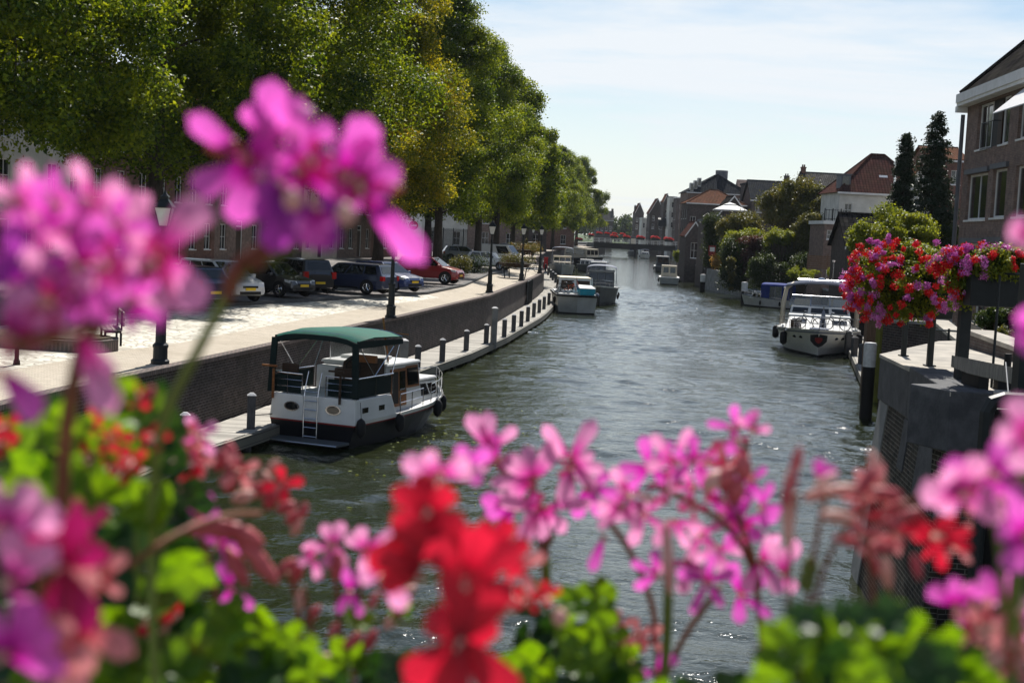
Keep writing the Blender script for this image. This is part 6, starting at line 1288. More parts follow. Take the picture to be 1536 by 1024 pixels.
HP('dark brick house with red pantile hip roof and boarded window', 1032, 1118, 304, 236, 'hip', 22, 'wall_dark', 'tile_red', 9, lambda w_,h: [(.5,h-4.0,.9,1.8)], left_ops=sl((4,7)))
tb_, wb_, hb_ = HP('big dark building with flat topped slate mansard towering behind the red hip roof', 1032, 1126, 288, 262, 'hip', 29, 'wall_brown', 'slate', 12, opg(3,(2.2,)), hipf=.62)
for k in range(3): m_ = MB(); m_.box(.35+k*.75,.95+k*.75,-.1+k*.5,1.6+k*.5,hb_+.1+k*.5,hb_+1.7+k*.5); dm = m_.build('dormer', 'offwhite', tb_); m_ = MB(); m_.box(.42+k*.75,.88+k*.75,-.13+k*.5,-.09+k*.5,hb_+.3+k*.5,hb_+1.5+k*.5); m_.build('window', 'glass', dm)
m_ = MB(); m_.lathe([(1.15,hb_+2.4),(1.15,hb_+4.4)], 14, (6.6,4.5,0)); m_.build('vent_drum', 'lead', tb_)
m_ = MB(); m_.side([(1,hb_-.0),(7,hb_-.0),(4,hb_+2.9)], 9.4, 11.4); m_.build('side_gable', 'wall_brown', tb_)
HP('house with black gable roof in front of the red hip roof', 1078, 1122, 322, 215, 'gable_y', 28, 'wall_dark', 'tile_black', 8, opg(1,(2.4,)), over=.3)
t_, w1, h1 = HP('brown house with white sash windows and flat white cornice', 1015, 1031, 297, 420, 'flat', 0, 'wall_dark', 'white', 9, opg(1,(3.0,6.0,9.0),1.1,1.7), left_ops=sl((3,6,9)))
HP('tall narrow pale blue grey house front', 1005, 1015, 296, 428, 'flat', 0, 'plaster', 'lead', 9, opg(1,(3,6,9),.6,1.6), left_ops=sl((3,6,9)))
HP('slim gabled brick house left of the pale blue grey house', 996, 1006, 302, 436, 'gable_y', 11, 'wall_dark', 'tile_red', 9, opg(1,(2.5,5),.7,1.5), left_ops=sl((3,6,8)), over=.1)
HP('house with brown mansard roof and tan chimney by the far bridge', 975, 997, 318, 448, 'gable_y', 20, 'wall_dark', 'tile_brown', 10, opg(2,(2.6,5.2),.8,1.5), chim=((.75,.6,.8,1.2),), left_ops=sl((2,5)))
HP('slender white house beside the far bridge', 963, 977, 328, 462, 'flat', 0, 'plaster', 'white', 9, opg(2,(3,),.6,1.7), left_ops=sl((2,)))
HP('dark stepped gabled house at the right end of the far bridge', 953, 966, 319, 480, 'gable_y', 14, 'wall_dark', 'tile_brown', 10, opg(2,(3,5.5),.7,1.5), left_ops=sl((2,5)), chim=((.1,.0,2.2,.7),), over=.1)
HP('brick lock keeper house standing alone beyond the far bridge', 894, 920, 329, 600, 'gable_x', 13, 'wall_dark', 'tile_grey', 9, opg(4,(4.6,),1.0,2.0), chim=((.04,1,.9,.9),(.96,1,.9,.9)))
HP('dark roofed house left of the big round tree', 1128, 1192, 298, 235, 'gable_x', 28, 'wall_dark', 'slate', 9, opg(3,(2.2,)), chim=((.9,1,1.0,.8),))
HP('small dark block between the slate roofs left of the round tree', 1122, 1142, 276, 250, 'flat', 0, 'wall_dark', 'slate', 8)
HP('house with grey pantile roof left of the white hipped house', 1212, 1285, 288, 198, 'gable_x', 30, 'plaster', 'tile_grey', 9, opg(3,(2.4,)), rz=2, chim=((.03,1,.7,.6),))
tw, ww_, hh_ = HP('white rendered house with tall brown hipped tile roof', 1260, 1398, 288, 142, 'hip', 62, 'plaster', 'tile_brown', 8.6, lambda w_, h: [(.55,h-2.4,.75,1.3),(4.6,h-2.6,1.3,1.6)], hipf=.9, left_ops=[(2,5,1,1.5),(5,5,1,1.5)])
# dormer, skylights and flue on that roof
rr = 62*142/2133; s_ = rr/(ww_*0+4.3)
m_ = MB(); m_.box(.15,1.15,.6,2.6,hh_+.15,hh_+1.75); dm = m_.build('dormer', 'lead', tw); m_ = MB(); m_.box(.3,1.0,.57,.61,hh_+.3,hh_+1.6); m_.build('window', 'glass', dm); m_ = MB(); m_.box(.05,1.25,.5,2.7,hh_+1.752,hh_+1.85); m_.build('dormer_roof', 'lead', dm)
for x in (4.2,7.2):
    m_ = MB(); y0 = .9; m_.hexa([(x,y0,hh_+y0*s_+.03),(x+.85,y0,hh_+y0*s_+.03),(x+.85,y0+1.0,hh_+(y0+1.0)*s_+.03),(x,y0+1.0,hh_+(y0+1.0)*s_+.03),(x,y0-.05,hh_+y0*s_+.12),(x+.85,y0-.05,hh_+y0*s_+.12),(x+.85,y0+.95,hh_+(y0+1.0)*s_+.12),(x,y0+.95,hh_+(y0+1.0)*s_+.12)]); m_.build('skylight', 'head_glass', tw)
m_ = MB(); m_.lathe([(.13,hh_+.6),(.13,hh_+3.0),(.2,hh_+3.02),(.2,hh_+3.2)], 10, (5.5,.7,0)); m_.build('flue_pipe', 'chrome', tw)
HP('red brick house with red tiled roof behind the tall conifer', 1396, 1449, 238, 150, 'gable_x', 20, 'wall_red', 'tile_red', 8, opg(2,(2.6,)))
HP('white gabled house between the two conifers', 1376, 1398, 262, 132, 'gable_y', 16, 'plaster', 'tile_red', 6, opg(1,(2.4,),.8,1.3), over=.15)
HP('low dark shed with black pantile roof behind the lime green tree', 1272, 1352, 366, 96, 'gable_x', 44, 'wall_dark', 'tile_black', 5, None, over=.25)
t_, w2, h2 = HP('low brick building with white fascia and roof terrace railing', 1237, 1272, 336, 124, 'flat', 0, 'wall_brown', 'white', 6, lambda w_, h: [(.25,h-1.3,.75,.8)])
q = PD(1237,326,124); fence('roof_railing', 'black railing on the flat roof of the low brick building', (q.x,q.y+.05,ZR+h2+.3), (q.x+w2,q.y+.05,ZR+h2+.3), 1.0, step=.25, post=.7, r=.03)
# terrace with parasol
t_, w3, h3 = HP('dark brick terrace block under the white parasol', 1058, 1128, 332, 185, 'flat', 0, 'wall_dark', 'lead', 7, None)
q = PD(1094,326,187); t = thing('parasol', 'large square white parasol on the terrace', 'parasol', (q.x,q.y,ZR+h3+.3)); zp = PD(1094,314,187).z-(ZR+h3+.3); m_ = MB(); m_.lathe([(3.1,zp-.2),(3.05,zp-.08),(1.1,zp+.55),(1.15,zp+.63),(.01,zp+.9)], 4); m_.build('cloth', 'offwhite', t); m_ = MB(); m_.lathe([(.06,0),(.06,zp+.8)], 8); m_.build('pole', 'iron', t); t.rotation_euler = (0,0,R(40))
fence('terrace_railing', 'dark railing along the terrace under the white parasol', (PD(1062,328,185).x,185.2,ZR+h3+.3), (PD(1126,328,185).x,185.2,ZR+h3+.3), 1.0, step=.3, post=2, r=.04)
t = thing('notice_board', 'small red and white notice board on the ivy wall', 'sign', tuple(PD(1068,376,171))); m_ = MB(); m_.box(-.42,.42,0,.05,-.6,.6); m_.build('board', 'stripe', t); m_ = MB(); m_.box(-.27,.30,-.02,-.003,-.1,.42); m_.build('label_panel', 'white', t)
q = PD(950,353,440); t = thing('bridge_kiosk', 'small dark kiosk with pale poster at the right end of the far bridge', 'kiosk', (q.x,q.y,ZR+.6)); m_ = MB(); m_.box(-1.1,1.1,-1,1,0,2.5); m_.build('body', 'slate_hull', t); m_ = MB(); m_.box(-1.4,1.4,-1.3,1.3,2.5,2.9); m_.build('roof', 'lead', t); m_ = MB(); m_.box(-.7,.7,-1.05,-1.003,.3,2.2); m_.build('poster', 'cream', t)
q = PD(990,332,440); t = thing('awning', 'dark curved shop awning beside the slender white house', 'awning', (q.x,q.y-6,q.z)); m_ = MB(); m_.side([(-1.2,-1.2),(-1.0,-.3),(-.4,.5),(.6,1.0),(.6,-1.2)], -1.2, 1.2); m_.build('cloth', 'black', t); m_ = MB(); m_.box(-1.2,1.2,-1.25,-1.21,-1.5,-1.2); m_.build('valance', 'iron', t)

# ------------------------------------------------------------------ plants of the right bank
def mass(name, label, cat, x0, x1, y0, y1, D, dep, leaf, size, n=14, per=420, rpx=None, seed=1, stem=True, base=None, group=None, ell=True, low=.4, hang=False):
    rng = np.random.default_rng(seed); C = []; rad = []
    mx_, my_ = (x0+x1)/2, (y0+y1)/2; hx, hy = (x1-x0)/2, (y1-y0)/2; r0 = rpx or min(hx,hy)*.42
    while len(C) < n:
        u, v = rng.uniform(-1,1), rng.uniform(-1,1)
        if ell and u*u+v*v > 1: continue
        dd = rng.uniform(-1,1)*math.sqrt(max(0,1-(u*u+v*v)/1.6)); p = PD(mx_+u*(hx-r0*.7), my_+v*(hy-r0*.7), D+dd*dep); C.append(tuple(p)); rad.append(r0*D/2133*rng.uniform(.75,1.25))
    b = base if base is not None else ZR; cx = np.mean([c[0] for c in C]); cyy = np.mean([c[1] for c in C])
    return shrub(name, label, cat, C, rad, per, size, leaf, group=group, stem=stem, loc=(cx,cyy,b), seed=seed, low=low)
mass('round_tree', 'big rounded olive green tree above the ivy wall', 'tree', 1138, 1262, 268, 352, 166, 3.5, 'leaf_olive', .26, 60, 700, 13, 21)
mass('small_tree', 'small yellowish round tree in front of the low brick building', 'tree', 1188, 1241, 317, 384, 150, 1.8, 'leaf_olive', .2, 44, 500, 10, 22)
mass('grey_green_bush', 'grey green bushy tree under the white parasol', 'bush', 1072, 1152, 316, 362, 172, 2, 'leaf_olive', .22, 44, 400, 11, 23)
mass('vine', 'bright green vine spilling over the top of the garden wall', 'vine', 1080, 1156, 342, 382, 158, 1.6, 'leaf_lime', .2, 44, 360, 10, 24)
mass('ivy', 'dark ivy curtain hanging over the concrete corner of the wall', 'ivy', 1080, 1126, 358, 442, 156, 1.0, 'leaf_dark', .18, 56, 420, 11, 25, ell=False, stem=False, base=-.1)
mass('ivy', 'dark ivy on the brick pillar left of the notice board', 'ivy', 1055, 1080, 322, 402, 177, .9, 'leaf_dark', .2, 40, 360, 9, 26, ell=False, stem=False, base=0)
mass('purple_climber', 'purplish climber hanging in the middle of the garden wall', 'climber', 1112, 1158, 352, 412, 155, .8, 'leaf_purple', .18, 40, 400, 10, 27, ell=False)
mass('ivy', 'broad black green ivy block right of the purplish climber', 'ivy', 1142, 1208, 354, 436, 151, 1.2, 'leaf_dark', .18, 80, 420, 12, 28, ell=False, stem=False, base=-.1)
mass('vine', 'lime green vine crest above the black green ivy block', 'vine', 1146, 1200, 344, 368, 150, 1.2, 'leaf_lime', .18, 34, 320, 8, 29)
mass('climber', 'golden leaved plant hanging at the corner of the concrete wall', 'climber', 1066, 1084, 382, 404, 168, .5, 'leaf_gold', .16, 9, 260, 6, 30, stem=False)
mass('climber', 'pale green trailing plant reaching down to the water', 'climber', 1088, 1102, 384, 436, 152.5, .4, 'leaf_olive', .15, 13, 240, 5, 31, ell=False, stem=False, base=0)
mass('sapling', 'slender bright green sapling on the bank by the cream sports cruiser', 'tree', 1010, 1021, 371, 394, 222, .8, 'leaf_lime', .2, 9, 220, 4, 32)
mass('shrub', 'pale leafy shrub seen above the canopy of the white yacht', 'shrub', 1178, 1228, 398, 426, 112, 1.2, 'leaf_lime', .12, 16, 260, 6, 33)
mass('shrub', 'yellow green clipped shrub left of the dark timber fender', 'shrub', 1240, 1263, 398, 416, 104, .6, 'leaf_lime', .10, 9, 380, 6, 34)
mass('lime_tree', 'vivid lime green rounded tree behind the red flower basket', 'tree', 1274, 1410, 308, 410, 73, 2.0, 'leaf_lime', .13, 70, 800, 15, 35)
mass('hedge', 'dark hedge at the foot of the tall conifers', 'hedge', 1372, 1444, 322, 400, 84, 1.5, 'leaf_dark', .14, 30, 500, 13, 36)
mass('hedge', 'dark garden hedge behind the thin railing at the right edge', 'hedge', 1462, 1570, 460, 506, 36, .9, 'leaf_dark', .08, 34, 500, 11, 37, base=2.6)
mass('shrub', 'low pale flowering plant before the dark hedge at the right edge', 'shrub', 1492, 1536, 486, 524, 30, .4, 'leaf_olive', .05, 16, 260, 6, 38, base=3.2)
mass('shrub', 'dark shrubs along the fence behind the white yacht', 'shrub', 1120, 1270, 380, 440, 139, .8, 'leaf_dark', .16, 110, 360, 10, 39, ell=False)
def conifer(label, x, ytop, ybase, D, w, seed):
    rng = np.random.default_rng(seed); top = PD(x, ytop, D); H = top.z-ZR; t = thing('conifer', label, 'tree', (top.x, D, ZR), 0, 'tall dark conifers on the right bank'); P = []; O = []
    for k in range(int(H*22)):
        z = H*(.12+.88*(k/(H*22))); f = 1-z/H; rmax = (w/2*(f**.62)*1.25+.12)*rng.uniform(.6,1.12); a = rng.uniform(0,6.28); n = int(40+170*f)
        s_ = rng.uniform(.1,1,n)**.7; rr_ = s_*rmax; sp_ = rng.normal(0,.16,n)*(1+rmax*.3); x_ = rr_*math.cos(a)-sp_*math.sin(a); y_ = rr_*math.sin(a)+sp_*math.cos(a); zz = z-s_*rmax*.30+.22*np.maximum(0,s_-.75)+rng.normal(0,.07,n)
        P.append(np.stack([x_,y_,zz],1)); O.append(np.tile([math.cos(a),math.sin(a),.3],(n,1)))
    P = np.concatenate(P); O = np.concatenate(O); np_mesh('crown', leaves(rng, P, O, .20, flat=.4, up=.6, aspect=.4), 4, 'leaf_conifer', t)
    m_ = MB(); m_.tube([(0,0,0),(0,0,H*.97)], [.22,.02], 8); m_.build('trunk', 'bark', t); return t
conifer('shorter narrow dark conifer in front of the white hipped house', 1361, 200, 400, 88, 2.5, 5)
conifer('taller dark conifer left of the brown brick building', 1408, 168, 400, 84, 3.6, 6)
t = thing('slatted_fence', 'brown slatted garden fence below the low brick building', 'fence', tuple(PD(1212,386,118)), R(-8)); m_ = MB(); [m_.box(0,3.2,0,.04,-.9+k*.16,-.78+k*.16) for k in range(7)]; m_.build('slats', 'timber', t); 
for x in (0,1.6,3.2): m_ = MB(); m_.box(x-.05,x+.05,.04,.12,-1.2,.35); m_.build('post', 'timber', t)

# ------------------------------------------------------------------ far bridge
D = 405; xl, xr = PD(890,366,D).x, PD(1017,366,D).x; zt_, zb2 = PD(899,363.3,D).z, PD(899,371.5,D).z
t = thing('far_bridge', 'low dark steel bridge with railings crossing the canal in the distance', 'bridge', (xl, D, 0)); Lw = xr-xl
m_ = MB(); m_.box(0,Lw,0,.4,zb2,zt_); m_.box(0,Lw,5.6,6,zb2,zt_); m_.build('girder', 'black', t); m_ = MB(); m_.box(-12,Lw+8,.4,5.6,zt_-.5,zt_-.1); m_.build('deck', 'offwhite', t)
m_ = MB()
for y in (.2,5.8):
    for z in (.35,.75,1.15): m_.box(-6,Lw+3,y-.04,y+.04,zt_+z,zt_+z+.08)
    for k in range(15): m_.box(k*Lw/14-.05,k*Lw/14+.05,y-.05,y+.05,zt_,zt_+1.2)
m_.build('railing', 'offwhite', t)
for x in (-.8, Lw+.2): m_ = MB(); m_.box(x-.9,x+.9,-1,7,-1,zt_-.15); m_.build('pier', 'slate_hull', t)
m_ = MB(); [m_.lathe([(.3,-1),(.3,zb2)],8,(x,1,0)) for x in (Lw*.5,Lw*.62)]; m_.build('pile', 'black', t)
rngb = np.random.default_rng(2); bk0 = None
for k, (x, y, wd, dy, l) in enumerate([(921,354,13,0,'first red basket from the left on the near rail of the far bridge'),(940,355,12,0,'second red basket on the near rail of the far bridge'),(961,356,14,0,'third red basket on the near rail of the far bridge'),(983,356.6,15,0,'fourth red basket on the near rail of the far bridge'),(1003,358.6,16,0,'fifth red basket at the right end of the near rail of the far bridge'),(899,349.5,10,6,'left pink basket on the far rail of the distant bridge'),(911,350,9,6,'second pink basket on the far rail of the distant bridge'),(922,350.3,9,6,'third pink basket on the far rail of the distant bridge'),(934,351,9,6,'fourth pink basket on the far rail of the distant bridge'),(887,352,9,-3,'orange red basket at the left end of the far bridge'),(869,358.5,11,-25,'red flower tub on the quay before the far bridge'),(852,357,8,-20,'small red flower tub left of the quay tub before the far bridge')]):
    p = PD(x, y, D+dy)
    if bk0 is None:
        bk0 = thing('bridge_basket', l, 'flower basket', tuple(p), 0, 'red flower baskets on the far bridge'); n = 22; C = np.stack([rngb.uniform(-1.05,1.05,n), rngb.uniform(-.3,.3,n), rngb.uniform(-.15,.35,n)],1); P, dd = clump_leaves(rngb, C, np.full(n,.26), 90, .15)
        np_mesh('blossoms', leaves(rngb, P, dd, .16), 4, 'bloom_red', bk0); P, dd = clump_leaves(rngb, C-[0,0,.25], np.full(n,.22), 40, .15); np_mesh('foliage', leaves(rngb, P, dd, .16), 4, 'leaf_dark', bk0); m_ = MB(); m_.box(-.95,.95,-.22,.22,-.65,-.2); m_.build('planter_box', 'iron', bk0)
    else: dup(bk0, tuple(p), 0, l, None, wd/13)
# distant tree mass
rng = np.random.default_rng(77); n = 520; C = np.stack([rng.uniform(-160,520,n), rng.uniform(700,760,n), ZR+rng.uniform(1,9,n)],1); C[:,2] += 3*np.sin(C[:,0]*.05)
P, dd = clump_leaves(rng, C, rng.uniform(3.5,6.0,n), 220, 1.4); tag(np_mesh('distant_trees', leaves(rng, P, dd, 1.7), 4, 'leaf_dark'), 'hazy row of trees on the horizon beyond the far bridge', 'trees', kind='stuff')
# ------------------------------------------------------------------ geraniums in the planter on the near bridge rail
FU, FV = _r, _u; FN = -_fw
MAT['p_magenta'] = petal_mat('p_magenta', (.68,.015,.46), (.88,.15,.66), (.34,.0,.05), .55)  # magenta and pink tips paled further to imitate blown highlights on the petals
MAT['p_purple'] = petal_mat('p_purple', (.30,.015,.38), (.50,.06,.50), (.26,.0,.10), .5)
MAT['p_pink'] = petal_mat('p_pink', (.76,.06,.42), (.95,.38,.66), (.40,.005,.06), .55)
MAT['p_red'] = petal_mat('p_red', (.52,.004,.026), (.72,.014,.045), (.30,.0,.012), .5)
MAT['p_crimson'] = petal_mat('p_crimson', (.34,.0,.06), (.5,.01,.14), (.2,.0,.03), .4)
MAT['p_coral'] = petal_mat('p_coral', (.50,.05,.075), (.70,.26,.26), (.30,.01,.03), .4)
MAT['bud_coral'] = PM('bud_coral', (.56,.13,.14), (.38,.05,.07), 30, .5)
MAT['bud_pale'] = PM('bud_pale', (.70,.42,.36), (.55,.25,.2), 30, .5)
MAT['stem_green'] = PM('stem_green', (.16,.22,.04), (.10,.13,.03), 20, .5)
MAT['stem_brown'] = PM('stem_brown', (.24,.09,.04), (.14,.05,.03), 20, .6)
def gleaf_mat(name, a, b_, tr, tm):
    mt, t, b = newmat(name); v = coords(t, 'Object'); n = noise(t, v, 60, 4)
    c = ramp(t, n, [(.3, a), (.7, b_)]); t.links.new(c, b.inputs['Base Color']); b.inputs['Roughness'].default_value = .45
    q = t.nodes.new('ShaderNodeBsdfTranslucent'); ms = t.nodes.new('ShaderNodeMixShader'); ms.inputs[0].default_value = tr
    t.links.new(mixc(t, 1.0, c, tm, 'MULTIPLY'), q.inputs['Color']); t.links.new(b.outputs[0], ms.inputs[1]); t.links.new(q.outputs[0], ms.inputs[2]); t.links.new(ms.outputs[0], t.nodes['Material Output'].inputs['Surface']); return mt
MAT['g_leaf'] = gleaf_mat('g_leaf', (.045,.115,.005), (.11,.22,.008), .5, (2.8,2.3,.4))
MAT['g_leaf_dark'] = gleaf_mat('g_leaf_dark', (.012,.045,.008), (.03,.085,.012), .25, (1.6,1.5,.6))
frng = random.Random(5)
CUR = [None]
def fpart(name, V, F, UV, mat, smooth=True):
    me = bpy.data.meshes.new(name); me.from_pydata(V, [], F); me.update(); uv = me.uv_layers.new(name='UVMap')
    for l in me.loops: uv.data[l.index].uv = UV[l.vertex_index]
    me.materials.append(MAT[mat]); me.polygons.foreach_set('use_smooth', [True]*len(me.polygons))
    o = bpy.data.objects.new(name, me); COL.objects.link(o); o.parent = CUR[0]
    if CUR[0] is not None: o.matrix_parent_inverse = CUR[0].matrix_world.inverted() if False else Matrix.Translation(-CUR[0].location)
    return o
def petal_geo(V, F, UV, P0, ang, ln, wd, tilt, curl, d):
    k = d/FPX; L_ = ln*k; W_ = wd*k; a = R(ang); dr = (FU*math.cos(a)+FV*math.sin(a))*math.cos(tilt)+FN*math.sin(tilt); sd_ = (-FU*math.sin(a)+FV*math.cos(a)); nn = dr.cross(sd_)
    b = len(V); NV, NU = 8, 4
    for i in range(NV+1):
        v = i/NV; w_ = W_*.36*(.26+.74*math.sin(min(1, v*1.12)*math.pi*.56)**1.1)*(1 if v < .74 else math.sqrt(max(.0, 1-((v-.74)/.27)**2))+.03)
        for j in range(NU+1):
            u = j/NU*2-1; p = P0+dr*(L_*(v*.97+.03-(.05*u*u if v > .9 else 0)))+sd_*(u*w_)+nn*(curl*L_*v*v-(.22*w_*u*u))
            V.append(tuple(p)); UV.append((j/NU, v))
    for i in range(NV):
        for j in range(NU): F.append((b+i*(NU+1)+j, b+i*(NU+1)+j+1, b+(i+1)*(NU+1)+j+1, b+(i+1)*(NU+1)+j))
def blossom(x, y, d, pet, mat='p_magenta', nm='blossom'):
    V, F, UV = [], [], []; P0 = PD(x, y, d)
    for q in pet: petal_geo(V, F, UV, P0, q[0]+frng.uniform(-3,3), q[1], q[2], R(frng.uniform(-25,30)), frng.uniform(-.35,.3), d)
    o = fpart(nm, V, F, UV, mat)
    c = MB(); k = d/FPX; [c.tube([tuple(P0-FN*.001), tuple(P0+FN*.008+FU*frng.uniform(-8,8)*k+FV*frng.uniform(-8,8)*k)], .0007, 5) for _ in range(4)]; s = c.build('stamens', 'bud_pale', None); s.parent = o; 
    return o
def rblossom(x, y, d, size, mat, n=5, a0=None, asp=.48):
    a0 = frng.uniform(0,360) if a0 is None else a0
    return blossom(x, y, d, [(a0+i*360/n+frng.uniform(-14,14), size*frng.uniform(.8,1.12), size*asp*frng.uniform(.85,1.2)) for i in range(n)], mat)
def gstem(pts, r0=4, mat='stem_green'):   # (x,y,d) list, r in px
    P = [PD(x,y,d) for x,y,d in pts]; m_ = MB(); Q = []
    if pts[-1][1] > 1040: q_ = P[-1]; yy = min(.93, max(.63, q_.y)); P += [Vector((q_.x, (q_.y+yy)/2, (q_.z+5.73)/2)), Vector((q_.x, yy, 5.72))]
    for i in range(len(P)-1):
        for k in range(4):
            t_ = k/4; Q.append(P[i].lerp(P[i+1], t_))
    Q.append(P[-1]); d0 = pts[0][2]
    for _ in range(3): Q = [Q[0]]+[(Q[i-1]+Q[i]*2+Q[i+1])/4 for i in range(1,len(Q)-1)]+[Q[-1]]
    m_.tube([tuple(p) for p in Q], r0*d0/FPX, 7); o = m_.build('stem', mat, None, smooth=True); o.parent = CUR[0]; o.matrix_parent_inverse = Matrix.Translation(-CUR[0].location); return o
def bud(x, y, d, size, ang, mat='bud_coral', asp=.45):
    m_ = MB(); P = PD(x,y,d); k = d/FPX; a = R(ang); dr = FU*math.cos(a)+FV*math.sin(a)+FN*frng.uniform(-.3,.3)
    pts = [P-dr*size*k*.5+dr*size*k*t_ for t_ in (0,.15,.4,.7,.9,1)]; rs = [size*asp*.5*k*f for f in (.3,.7,1,.85,.5,.08)]
    m_.tube([tuple(p) for p in pts], rs, 8); o = m_.build('bud', mat, None, smooth=True); o.parent = CUR[0]; o.matrix_parent_inverse = Matrix.Translation(-CUR[0].location); return o
def gleaf(x, y, d, size, ang=None, mat='g_leaf', tilt=None):
    size *= .86
    if mat == 'g_leaf' and frng.random() < .15: mat = 'g_leaf_dark'
    ang = R(frng.uniform(0,360) if ang is None else ang); P = PD(x,y,d); k = d/FPX; n = (FN*1.0+FU*frng.uniform(-.6,.6)+FV*frng.uniform(-.1,1.1)) if tilt is None else FN+FU*tilt[0]+FV*tilt[1]; n.normalize()
    a = (FU*math.cos(ang)+FV*math.sin(ang)); a = (a-n*a.dot(n)).normalized(); b = n.cross(a); V, F, UV = [tuple(P)], [], [(0.5,0)]; NR, NA = 5, 50
    for i in range(1, NR+1):
        f = i/NR
        for j in range(NA):
            th_ = -math.pi*.93+2*math.pi*.93*j/(NA-1); lob = 1-.20*abs(math.sin(2.65*th_))**1.5*f-.05*abs(math.sin(11*th_))*f; r = size*k*f*lob*(1-.12*abs(th_)/math.pi)
            z = (.30*f*f+.13*math.cos(5.3*th_)*f+.03*math.sin(17*th_)*f)*size*k; V.append(tuple(P+a*(r*math.cos(th_))+b*(r*math.sin(th_))+n*z)); UV.append((f,j/NA))
    for j in range(NA-1): F.append((0,1+j,2+j))
    for i in range(NR-1):
        for j in range(NA-1): s_ = 1+i*NA; F.append((s_+j, s_+NA+j, s_+NA+j+1, s_+j+1))
    return fpart('leaf', V, F, UV, mat)
def plant(label, x, y, d):
    p = PD(x, y, d); t = thing('geranium', label, 'flower', (p.x, .62, 5.74), 0, 'geraniums in the near planter'); t.location = (p.x, max(.5, min(.98, d)), 5.76); CUR[0] = t; bpy.context.view_layer.update(); return t

# 1 tall magenta head against the trees
plant('tall magenta geranium head floating before the trees, highest of all blooms', 255, 900, .62)
d = .50
blossom(372, 240, d, [(142,108,50),(212,100,62),(58,98,66),(262,96,68),(10,60,44)], 'p_magenta')
blossom(400, 205, d+.01, [(50,78,64),(85,84,66),(120,60,50),(-60,70,44)], 'p_magenta')
blossom(448, 210, d, [(95,70,60),(150,66,52),(255,95,60),(20,58,50)], 'p_magenta')
blossom(455, 262, d-.01, [(100,90,58),(40,70,56),(-30,90,58),(180,76,58),(250,80,60)], 'p_magenta')
blossom(515, 262, d, [(62,96,76),(20,60,60),(100,70,56),(175,70,52),(-80,60,60)], 'p_magenta')
blossom(540, 282, d-.01, [(-52,158,66),(80,84,66),(-10,50,40),(35,70,58)], 'p_magenta')
blossom(425, 280, d-.02, [(258,100,66),(225,72,54),(300,88,58),(180,50,50)], 'p_purple')
blossom(470, 300, d-.02, [(250,72,52),(290,82,62),(330,60,50),(200,60,50)], 'p_purple')
blossom(478, 315, d-.03, [(262,66,60),(235,52,46),(300,50,44)], 'p_magenta')
for x, y in ((395,265),(520,270),(545,285),(470,245)): rblossom(x, y, d-.015, 36, 'p_crimson', 5)
for x, y, a in ((345,215,150),(585,285,10),(330,225,170)): bud(x, y, d, 44, a, 'bud_coral')
for x, y in ((518,320),(440,300)): bud(x, y, d-.03, 34, 90, 'bud_pale', .95)
gstem([(500,325,.50),(430,375,.50),(370,400,.5),(338,445,.52),(290,540,.56),(235,640,.6),(225,800,.62),(235,1100,.62)], 9, 'stem_green')
gstem([(490,310,.49),(420,355,.49),(360,392,.49)], 9, 'stem_brown')
for x, y, a in ((420,365,30),(395,385,40),(355,405,70),(345,425,80),(440,345,40)): bud(x, y, .5, 56, a, 'bud_coral' if x > 400 else 'stem_brown', .45)

# 2 left pink heads
plant('large soft pink geranium cluster at the left edge over the path', 90, 1000, .58)
d = .45
blossom(238, 378, d, [(54,116,84),(128,122,84),(262,100,90),(305,112,84),(205,76,60)], 'p_pink')
blossom(150, 345, d+.02, [(80,88,56),(35,96,46),(140,96,52),(190,88,50),(-20,76,48),(270,90,54)], 'p_pink')
blossom(60, 345, d, [(95,86,66),(40,86,60),(140,96,60),(0,86,56),(270,100,66)], 'p_magenta')
blossom(120, 400, d-.03, [(100,110,60),(60,90,56),(280,100,62),(230,96,60),(180,90,60),(330,100,56)], 'p_magenta')
blossom(25, 430, d-.03, [(30,96,60),(90,96,62),(150,76,60),(-30,100,60),(-80,110,66)], 'p_purple')
blossom(185, 390, d-.01, [(60,60,40),(110,70,40),(270,66,40),(210,70,40)], 'p_pink')
blossom(80, 440, d-.04, [(20,70,44),(120,80,50),(-70,60,44)], 'p_pink')
blossom(10, 500, d-.05, [(80,90,70),(35,90,64),(-5,70,50)], 'p_pink')
blossom(0, 555, d-.05, [(-42,120,66)], 'p_magenta')
blossom(118, 500, d-.04, [(-64,140,66),(-50,90,40)], 'p_pink')
for x, y, m_ in ((35,300,'p_pink'),(95,310,'p_magenta'),(140,300,'p_pink'),(175,340,'p_magenta'),(30,380,'p_magenta'),(90,420,'p_crimson'),(150,440,'p_magenta'),(200,450,'p_magenta'),(55,430,'p_pink'),(110,350,'p_pink')): rblossom(x, y, d-.02, 62, m_, 5)
for x, y in ((80,455),(235,395),(160,400),(20,510)): rblossom(x, y, d-.05, 40, 'p_crimson', 5)
gstem([(140,420,.43),(120,520,.44),(90,650,.5),(80,1100,.56)], 9, 'stem_brown'); gstem([(235,390,.45),(150,480,.45),(100,600,.5),(90,1100,.56)], 6, 'stem_brown'); gstem([(20,520,.4),(90,500,.41),(150,490,.42)], 13, 'stem_brown')

